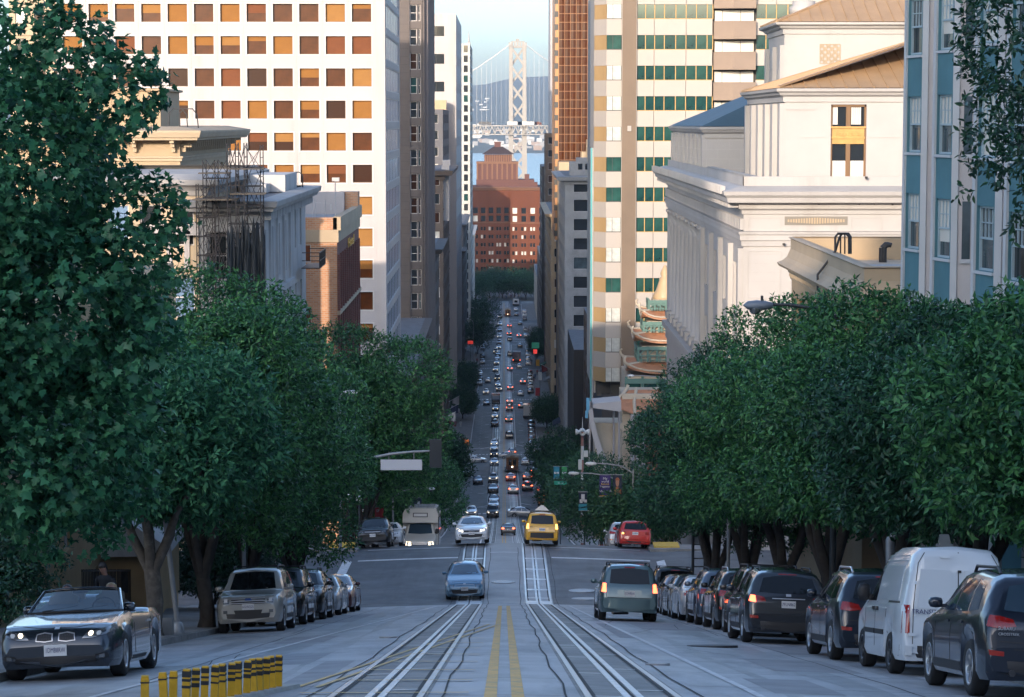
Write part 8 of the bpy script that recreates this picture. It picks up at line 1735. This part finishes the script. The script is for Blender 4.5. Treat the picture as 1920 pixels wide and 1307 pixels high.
# siren pole, banners, small signs downhill
def siren():
    Y = 205.0; c = P(1092, 810, Y); zg = gz(Y); r = thing('siren_pole', 'tall red and white pole with four white horn sirens on top', 'siren', (c.x, Y, zg)); m2 = mat('pole_rust', (.32, .16, .14), .6)
    n = 9; zt = c.z
    for i in range(n): z0, z1 = zg + (zt - zg) * i / n, zg + (zt - zg) * (i + 1) / n; b = MB(); b.tube([(c.x, Y, z0), (c.x, Y, z1)], .13, 8); b.build('pole_section', (m2, M_lampw)[i % 2], r)
    for a in range(4): b = MB(); M = Matrix.Translation((c.x, Y, zt)) @ Matrix.Rotation(a * pi / 2, 4, 'Z') @ Matrix.Rotation(pi / 2, 4, 'Y'); b.lathe([(.1, .1), (.14, .3), (.26, .5), (.28, .58), (.2, .6)], 12, M); b.build('horn', M_lampw, r)
    b = MB(); b.tube([(c.x, Y, zt), (c.x, Y, PZ(782, Y))], [.05, .02], 6); b.build('aerial', M_lampw, r); b = MB(); q = P(1098, 851, Y); b.box(q.x - .15, Y - .2, q.z - .25, q.x + .2, Y - .05, q.z + .3); b.box(c.x - .35, Y - .2, PZ(880, Y), c.x - .05, Y + .1, PZ(862, Y)); b.build('camera_box', M_lampw, r)
siren()
def banner(label, px0, py0, px1, py1, Y, m, deco, pole=None):
    a, c = P(px0, py1, Y), P(px1, py0, Y); r = thing('banner', label, 'banner', ((a.x + c.x) / 2, Y, a.z), 0, 'street banners'); b = MB(); n = 8; b.grid([[(a.x + (c.x - a.x) * i / n, Y + .04 * sin(i * .8), z) for i in range(n + 1)] for z in (a.z, c.z)], 0); b.grid([[(a.x + (c.x - a.x) * i / n, Y + .012 + .04 * sin(i * .8), z) for i in range(n + 1)] for z in (a.z, c.z)], 0); b.build('cloth', m, r)
    b = MB(); [b.beam((a.x - .05, Y, z), (c.x + .12, Y, z), .04) for z in (a.z - .03, c.z + .03)]; b.build('rod', M_galv, r); wd, hh = c.x - a.x, c.z - a.z
    for d in deco:
        if d[0] == 't': text(d[1], d[2] * hh, d[3], r, Vector((a.x + wd * d[4], Y - .06, a.z + hh * d[5])) - wloc(r), name='banner_lettering')
        else: b = MB(); b.box(a.x + wd * d[1], Y - .065, a.z + hh * d[2], a.x + wd * d[3], Y - .055, a.z + hh * d[4]); b.build('banner_print', d[5], r)
    return r
M_purp = mat('banner_purple', (.05, .035, .16), .7); M_tealb = mat('banner_teal', (.03, .22, .30), .7); M_dkb = mat('banner_navy', (.02, .03, .06), .7); M_ltxt = mat('print_white', (.6, .6, .62), .6); M_ytxt = mat('print_yellow', (.6, .4, .05), .6); M_otxt = mat('print_orange', (.55, .25, .03), .6); M_skin = mat('skin', (.36, .19, .13), .5, var=.08, scale=20); M_hair = mat('hair_dark', (.02, .013, .01), .5)
banner('purple banner with white and yellow lettering and an orange foot on the right', 1124, 891, 1145, 930, 150, M_purp, [('t', 'My', .17, M_ltxt, .5, .84), ('t', 'world', .15, M_ltxt, .5, .70), ('t', 'future', .15, M_ytxt, .5, .58), ('t', 'happens', .14, M_ltxt, .5, .46), ('t', 'education', .15, M_ltxt, .5, .24), ('b', 0, .0, 1, .045, M_otxt)])
bn = banner('dark banner with the print of a smiling person in a floral top', 1149, 891, 1166, 930, 150, M_dkb, [])
a, c = P(1149, 930, 150), P(1166, 891, 150); wd, hh = c.x - a.x, c.z - a.z; b = MB(); b.prism([(a.x + wd * (.5 + .2 * cos(t * pi / 8)), a.z + hh * (.66 + .2 * sin(t * pi / 8))) for t in range(16)], -149.94, -149.93, Matrix.Rotation(pi / 2, 4, 'X')); b.build('banner_print', M_skin, bn); b = MB(); b.prism([(a.x + wd * (.5 + .24 * cos(t * pi / 8)), a.z + hh * (.76 + .14 * sin(t * pi / 8))) for t in range(9)], -149.925, -149.92, Matrix.Rotation(pi / 2, 4, 'X')); b.prism([(a.x + wd * q[0], a.z + hh * q[1]) for q in ((.05, 0), (.95, 0), (.9, .3), (.65, .45), (.35, .45), (.1, .3))], -149.94, -149.93, Matrix.Rotation(pi / 2, 4, 'X')); b.build('banner_print', mat('print_rust', (.30, .10, .05), .6), bn)
banner('navy banner with a white star print and teal foot on the lower lamp post', 1085, 923, 1101, 957, 157.6, M_dkb, [('b', 0, 0, 1, .36, M_tealb), ('b', .3, .5, .7, .9, M_ltxt), ('b', .1, .42, .45, .62, M_ltxt), ('b', .6, .45, .95, .6, M_ltxt), ('b', .2, .12, .8, .2, M_ltxt)])
banner('dark banner with a white crescent print above the minibus', 772, 934, 790, 962, 160, M_dkb, [('b', 0, 0, 1, .18, M_tealb), ('b', .15, .3, .85, .42, M_ltxt), ('b', .6, .5, .85, .8, M_ltxt)])
banner('red banner with white lettering left of the minibus', 703, 952, 719, 984, 150, mat('banner_red', (.42, .03, .035), .7), [('t', 'SF', .22, M_ltxt, .35, .82), ('b', .05, .25, .7, .3, M_ltxt), ('b', .05, .4, .6, .46, M_ltxt)])
banner('blue banner beside a green one on the right downhill', 1038, 875, 1049, 897, 240, M_tealb, [('b', .1, .4, .9, .55, M_ltxt)]); banner('green banner on the right downhill', 1053, 875, 1063, 897, 240, mat('banner_green', (.05, .30, .10), .7), [('b', .1, .4, .9, .55, M_ltxt)])
def plain_sign(name, label, px0, py0, px1, py1, Y, m, cat='sign', txt=None, th=.08, tm=None, post=True):
    a, c = P(px0, py1, Y), P(px1, py0, Y); xm = (a.x + c.x) / 2; r = thing(name, label, cat, (xm, Y, gz(Y))); b = MB(); b.box(a.x, Y - th, a.z, c.x, Y, c.z); b.build('board', m, r)
    if post: b = MB(); b.tube([(xm, Y + .05, gz(Y)), (xm, Y + .05, c.z)], .06, 8); b.build('post', M_dkpole, r)
    if txt: text(txt, (c.z - a.z) * .6, tm or M_ltxt, r, Vector((xm, Y - th - .006, (a.z + c.z) / 2)) - wloc(r))
    return r
plain_sign('street_name_sign', 'green street name sign hanging over the right lane downhill', 1039, 902, 1063, 909, 235, mat('sign_green', (.02, .28, .17), .5), txt='Grant')
def lightsign(label, px0, py0, px1, py1, Y, col, es=.15): plain_sign('shop_sign', label, px0, py0, px1, py1, Y, mat('sign_glow_%d' % int(px0), col, .4, emit=col, es=es), th=.3)
lightsign('glowing orange box sign on the left pavement above the second crossing', 871, 824, 879, 842, 520, (.8, .2, .03)); lightsign('glowing red sign on the left in the fourth block', 877, 639, 887, 645, 770, (.8, .05, .03)); lightsign('red lit sign on the right in the fourth block', 1000, 655, 1007, 663, 750, (.7, .05, .04), .3); lightsign('green lit awning sign on the right in the fifth block', 997, 642, 1011, 653, 760, (.02, .20, .13), .1)
plain_sign('news_box', 'yellow box on the right pavement in the fourth block', 1005, 674, 1012, 686, 730, C_yel, 'box', post=False); plain_sign('shop_sign', 'pale upright box sign on the right pavement in the third block', 1009, 698, 1016, 713, 640, M_lampw); plain_sign('shop_sign', 'red upright sign on the right pavement at the third crossing', 1004, 727, 1012, 742, 640, mat('banner_red', (.42, .03, .035), .7))
plain_sign('awning_sign', 'teal hanging sign with pale lettering above the white van', 1803, 992, 1845, 1013, 48, mat('sign_teal', (.10, .22, .24), .5), txt='FRONT', th=.04, post=False)
b = thing('drain_pipe', 'grey bent standpipe against the house behind the white van', 'pipe', P(1672, 1030, 52)); q = [P(1669, 1090, 52), P(1669, 1012, 52), P(1672, 1005, 52), P(1680, 1003, 52)]; k = MB(); k.tube(q, .1, 8); k.build('pipe', M_galv, b)
for px, Y, lab in ((1180, 133, 'parking meter beside the red estate car'),): 
    r = thing('parking_meter', lab, 'parking meter', (8.05, Y, gz(Y))); k = MB(); k.tube([(8.05, Y, gz(Y)), (8.05, Y, gz(Y) + 1.15)], .035, 8); k.build('post', M_galv, r); k = MB(); k.lathe([(.02, 0), (.1, .02), (.11, .2), (.07, .32), (.01, .36)], 10, Matrix.Translation((8.05, Y, gz(Y) + 1.12))); k.build('meter_head', M_dkpole, r)
for px, Y, lab in ((652, 127, 'white globe lamp on a short post by the black estate'), (672, 129, 'second white globe lamp by the black estate')):
    x = PX(px, Y); r = thing('globe_lamp', lab, 'lamp', (x, Y, gz(Y))); k = MB(); k.tube([(x, Y, gz(Y)), (x, Y, gz(Y) + 2.4)], .05, 8); k.build('post', M_dkpole, r); k = MB(); k.lathe([(.02, 0), (.15, .06), (.2, .2), (.15, .34), (.02, .4)], 12, Matrix.Translation((x, Y, gz(Y) + 2.4))); k.build('globe', M_lampw, r)
# tree planter edge beside the near left trunk
r = thing('planter_kerb', 'low mossy stone kerb round the pale tree trunk on the left pavement', 'kerb', (-8.6, 54, gz(54))); k = MB()
for x0, y0, x1, y1 in ((-9.3, 52, -7.95, 52.25), (-9.3, 55.6, -7.95, 55.85), (-9.3, 52.25, -9.1, 55.6)): k.add([(x, y, gz(y) + z) for z in (-.2, .32) for x, y in ((x0, y0), (x1, y0), (x1, y1), (x0, y1))], ((3, 2, 1, 0), (4, 5, 6, 7), (0, 1, 5, 4), (1, 2, 6, 5), (2, 3, 7, 6), (3, 0, 4, 7)))
k.build('kerb', M_kerb, r)
# ================================================================ people
CL = [mat('cloth_%s' % n, c, .85, var=.1, scale=12) for n, c in (('black', (.015, .015, .018)), ('blue', (.03, .06, .14)), ('red', (.25, .03, .03)), ('grey', (.13, .13, .14)), ('white', (.5, .5, .5)), ('tan', (.25, .18, .11)))]
def body_mesh(name, V, E, Rr, m, sub=2):
    # one continuous figure grown over a skeleton
    me = bpy.data.meshes.new(name); me.from_pydata(V, E, []); o = bpy.data.objects.new(name, me); COL.objects.link(o)
    sk = o.modifiers.new('skin', 'SKIN'); 
    for i, r in enumerate(Rr): me.skin_vertices[0].data[i].radius = (r if isinstance(r, tuple) else (r, r)) if me.skin_vertices else None
    return o
def person(name, label, loc, rz, h, top, legs, hair=M_hair, bend=0.0, arms='down', group=None, head_tilt=.0, bag=None):
    # tubes that blend into one another: torso and limbs share their rings so the figure reads as one body
    r = thing(name, label, 'person', loc, rz, group); k = h / 1.75; b = MB(); T = lambda x, y, z: (x * k, (y + bend * max(0, z - .95) ** 1.1) * k, z * k)
    def el(rows, mi, n=12): b.grid([[T(cx + rx * cos(2 * pi * i / n), cy + ry * sin(2 * pi * i / n), z) for i in range(n)] for cx, cy, z, rx, ry in rows], mi, True, True)
    el([(0, 0, .86, .15, .10), (0, 0, .94, .17, .115), (0, 0, 1.06, .155, .105), (0, 0, 1.22, .18, .115), (0, .0, 1.36, .205, .115), (0, 0, 1.43, .17, .10), (0, 0, 1.47, .08, .075)], 0)
    el([(0, .0, 1.46, .06, .06), (0, .015, 1.53, .055, .06)], 2)
    for s in (-1, 1):
        b.tube([T(s * .085, 0, .93), T(s * .095, .01, .70), T(s * .1, .02, .48), T(s * .1, -.01, .28), T(s * .1, -.02, .09)], [.098 * k, .09 * k, .064 * k, .06 * k, .045 * k], 10, 1)
        b.box(*T(s * .1 - .05, -.07, .0), *T(s * .1 + .05, .18, .085), 3)
        if arms == 'down': pts = [T(s * .19, 0, 1.40), T(s * .24, 0, 1.28), T(s * .265, .0, 1.10), T(s * .27, .04, .88)]
        else: pts = [T(s * .19, 0, 1.40), T(s * .25, .02, 1.28), T(s * .27, .06, 1.10), T(s * .08, .30, 1.08)]
        b.tube(pts, [.058 * k, .055 * k, .045 * k, .036 * k], 9, 0); e = Vector(pts[-1]); d = (e - Vector(pts[-2])).normalized()
        sd_ = d.cross(Vector((0, 1, 0) if abs(d.z) > .7 else (0, 0, 1))).normalized()
        b.tube([e - d * .02, e + d * .05, e + d * .09 * k], [.034 * k, .04 * k, .036 * k], 8, 2)
        for q in range(4): o_ = sd_ * (q - 1.5) * .02 * k; b.tube([e + d * .085 * k + o_, e + d * (.125 + .01 * (q in (1, 2))) * k + o_, e + d * .15 * k + o_ + Vector((0, .015, -.01))], [.010 * k, .009 * k, .007 * k], 6, 2)
        b.tube([e + d * .03 * k + sd_ * -.035 * k, e + d * .07 * k + sd_ * -.06 * k, e + d * .10 * k + sd_ * -.06 * k], [.012 * k, .011 * k, .008 * k], 6, 2)
    hb = Vector(T(0, .03, 1.63)); M = Matrix.Translation(hb) @ Matrix.Rotation(-head_tilt, 4, 'X') @ Matrix.Scale(k, 4)
    b.lathe([(.01, -.125), (.045, -.115), (.066, -.07), (.076, -.01), (.078, .04), (.066, .085), (.035, .112), (.004, .12)], 14, M @ Matrix.Diagonal((1, 1.18, 1, 1)), 2)
    b.lathe([(.0, .03), (.016, .0), (.012, -.02), (.0, -.03)], 6, M @ Matrix.Translation((0, .088, -.015)), 2)
    for s in (-1, 1): b.lathe([(.0, .03), (.014, .0), (.0, -.03)], 6, M @ Matrix.Translation((s * .079, 0, -.005)), 2); b.box(s * .03 - .012, .083, .012, s * .03 + .012, .091, .022, 3, M)
    b.box(-.022, .078, -.066, .022, .086, -.058, 4, M)
    b.build('body', [top, legs, M_skin, M_dkpole, mat('lips', (.25, .08, .07), .5)], r, False)
    hr = MB(); hr.lathe([(.078, .02), (.084, .05), (.076, .092), (.044, .122), (.003, .132)], 14, M @ Matrix.Translation((0, -.012, .004)) @ Matrix.Diagonal((1.02, 1.2, 1, 1))); hr.grid([[M @ Vector((.083 * cos(t), -.012 + .098 * sin(t), z)) for t in np.linspace(pi * 1.0, pi * 2.0, 9)] for z in (-.06, .0, .03)], 0); hr.build('hair', hair, r, False); return r
zs = lambda Y: gz(Y) + crown(7.7) + .165
person('person', 'person in a dark jacket looking down at something held, on the left pavement', (PX(203, 52, 1090), 52, zs(52)), 2.6, 1.76, CL[0], CL[0], bend=.22, arms='fold', head_tilt=.5)
# people in the open car: heads above the windscreen line
def rider(label, lx, ly, hair, top):
    q = cvo.matrix_basis; sc_ = Matrix.LocRotScale(cvo.location, cvo.rotation_euler, None); p_ = sc_ @ Vector((lx, ly, .0)); r = thing('person', label, 'person', p_, pi, None); r.rotation_euler = cvo.rotation_euler; b = MB()
    b.grid([[(rx * cos(2 * pi * i / 12), ry * sin(2 * pi * i / 12) - (z - .9) * .2, z) for i in range(12)] for z, rx, ry in ((.55, .16, .12), (.75, .17, .12), (.95, .20, .12), (1.06, .19, .11), (1.12, .08, .08), (1.14, .055, .055), (1.22, .052, .056))], 0, True, True)
    for s in (-1, 1): b.tube([(s * .18, -.02, 1.03), (s * .24, .12, .86), (s * .2, .34, .92)], [.055, .05, .035], 8, 0)
    M = Matrix.Translation((0, -.05, 1.31)); b.lathe([(.01, -.125), (.045, -.115), (.066, -.07), (.076, -.01), (.078, .04), (.066, .085), (.035, .112), (.004, .12)], 14, M @ Matrix.Diagonal((1, 1.18, 1, 1)), 1); b.lathe([(.0, .03), (.016, 0), (0, -.03)], 6, M @ Matrix.Translation((0, .088, -.015)), 1)
    for s in (-1, 1): b.box(s * .03 - .012, .083, .012, s * .03 + .012, .091, .022, 2, M)
    b.build('body', [top, M_skin, M_dkpole], r, False); h = MB(); h.lathe([(.10, -.16), (.105, -.05), (.092, .05), (.08, .095), (.046, .126), (.003, .135)], 14, M @ Matrix.Translation((0, -.03, .004)) @ Matrix.Diagonal((1, 1.1, 1, 1))); h.build('hair', hair, r, False)
rider('fair-haired person in the open car whose hair shows over the windscreen', -.36, -.42, mat('hair_blond', (.36, .22, .09), .5), CL[3]); rider('driver of the open car behind the windscreen', .36, -.42, M_hair, CL[0])
# pedestrians down the hill
NM = ['black', 'blue', 'red', 'grey', 'white', 'tan']
SPOT = [(8.9, 700), (9.4, 708), (10.2, 722), (9.0, 760), (9.8, 785), (10.6, 795), (8.8, 820), (9.6, 826), (10.4, 838), (9.2, 890), (10.0, 905), (9.0, 520), (10.2, 540), (9.0, 600), (-9.0, 520), (-9.6, 528), (-10.4, 560), (-9.2, 600), (-9.4, 455), (-10.0, 440), (-8.8, 765), (-9.4, 790), (8.6, 172), (9.1, 174), (9.0, 215), (1.0, 1072), (3.2, 1080), (-2.2, 1076), (5.4, 1070), (6.6, 1078)]
pp = {}; ks = {}
for i, (x, Y) in enumerate(SPOT):
    a, l = i % 6, (i * 5 + 2) % 6; key = (a, l); z = gz(Y) + (crown(7.7) + .165 if abs(x) > 7.7 and Y < 1060 else .02); where = next(b_ for a_, b_ in blocks if Y < a_); side = 'on the right pavement' if x > 7.7 else 'on the left pavement' if x < -7.7 else 'in the far plaza'
    kk = (NM[a], side, where); ks.setdefault(kk, 0); ks[kk] += 1
    lab = '%sperson in %s top and %s trousers %s, %s' % ('' if ks[kk] == 1 else 'second ', NM[a], NM[l], side, where[7:])
    if side == 'in the far plaza': lab = 'distant person in a %s top and %s trousers crossing at the far plaza' % (NM[a], NM[l])
    if key not in pp: pp[key] = remember(person('person', lab, (x, Y, z), random.choice((0, pi)), random.uniform(1.62, 1.82), CL[a], CL[l], group='pedestrians down the hill'))
    else: dup(pp[key], (x, Y, z), random.choice((0, pi)), lab)

# awnings and flags added along the shopfronts; the awnings darken the pavements
R2 = random.Random(21); AW = [('dark red', mat('awning_red', (.16, .02, .02), .8)), ('navy', mat('awning_navy', (.02, .03, .07), .8)), ('green', mat('awning_green', (.02, .10, .06), .8)), ('pale grey', mat('awning_grey', (.30, .30, .30), .8)), ('black', mat('awning_black', (.015, .015, .017), .8))]
cn = {}
for s in (-1, 1):
    for Y in (305, 355, 372, 398, 415, 440, 455, 515, 540, 575, 605, 668, 700, 720, 782, 812):
        c_, m_ = R2.choice(AW); w_ = R2.uniform(5, 9); d = R2.uniform(1.4, 2.4); z = gz(Y) + 3.4 + R2.uniform(0, .8); x0 = 12.95; k = (c_, s, next(b_ for a_, b_ in blocks if Y < a_)); cn[k] = cn.get(k, 0) + 1
        r = thing('awning', '%s%s added shop awning on the %s pavement %s' % ('' if cn[k] == 1 else ['second ', 'third ', 'fourth '][cn[k] - 2], c_, 'right' if s > 0 else 'left', k[2]), 'awning', (s * x0, Y, z), 0, 'added awnings over the shopfronts down the hill')
        b = MB(); b.prism([(0, 0), (s * -d, -.9), (s * -d, -1.2), (0, -1.2 if 0 else -.25)], -w_ / 2, w_ / 2, Matrix(((1, 0, 0, 0), (0, 0, 1, 0), (0, 1, 0, 0), (0, 0, 0, 1)))); b.build('canopy', m_, r, False)
        b = MB(); [b.beam((0, y, -1.1), (s * -d, y, -1.15), .06) for y in (-w_ / 2 + .2, w_ / 2 - .2)]; b.build('bracket', M_dkpole, r, False)
for i, (x, Y, m_, lab) in enumerate(((-11.6, 505, AW[3][1], 'pale flag hanging over the left pavement past the second crossing'), (-11.4, 525, AW[1][1], 'navy flag hanging over the left pavement in the third block'), (-11.6, 548, AW[3][1], 'second pale flag over the left pavement in the third block'), (11.6, 655, AW[0][1], 'red flag hanging over the right pavement in the fourth block'))):
    z = gz(Y) + 6; r = thing('flag', lab, 'flag', (x, Y, z)); b = MB(); s = -1 if x < 0 else 1; b.tube([(s * 1.35, 0, 1.2), (s * -1.2, 0, 2.6)], .05, 6); b.build('pole', M_lampw, r, False); b = MB(); b.grid([[(s * (-1.1 + 1.6 * q / 6), .15 * sin(q), 2.5 - .9 * q / 6 * (1 - t) - t * (1.9 + .2 * sin(q))) for q in range(7)] for t in (0, .5, 1)], 0); b.grid([[(s * (-1.1 + 1.6 * q / 6), .02 + .15 * sin(q), 2.5 - .9 * q / 6 * (1 - t) - t * (1.9 + .2 * sin(q))) for q in range(7)] for t in (0, .5, 1)], 0); b.build('cloth', m_, r, False)
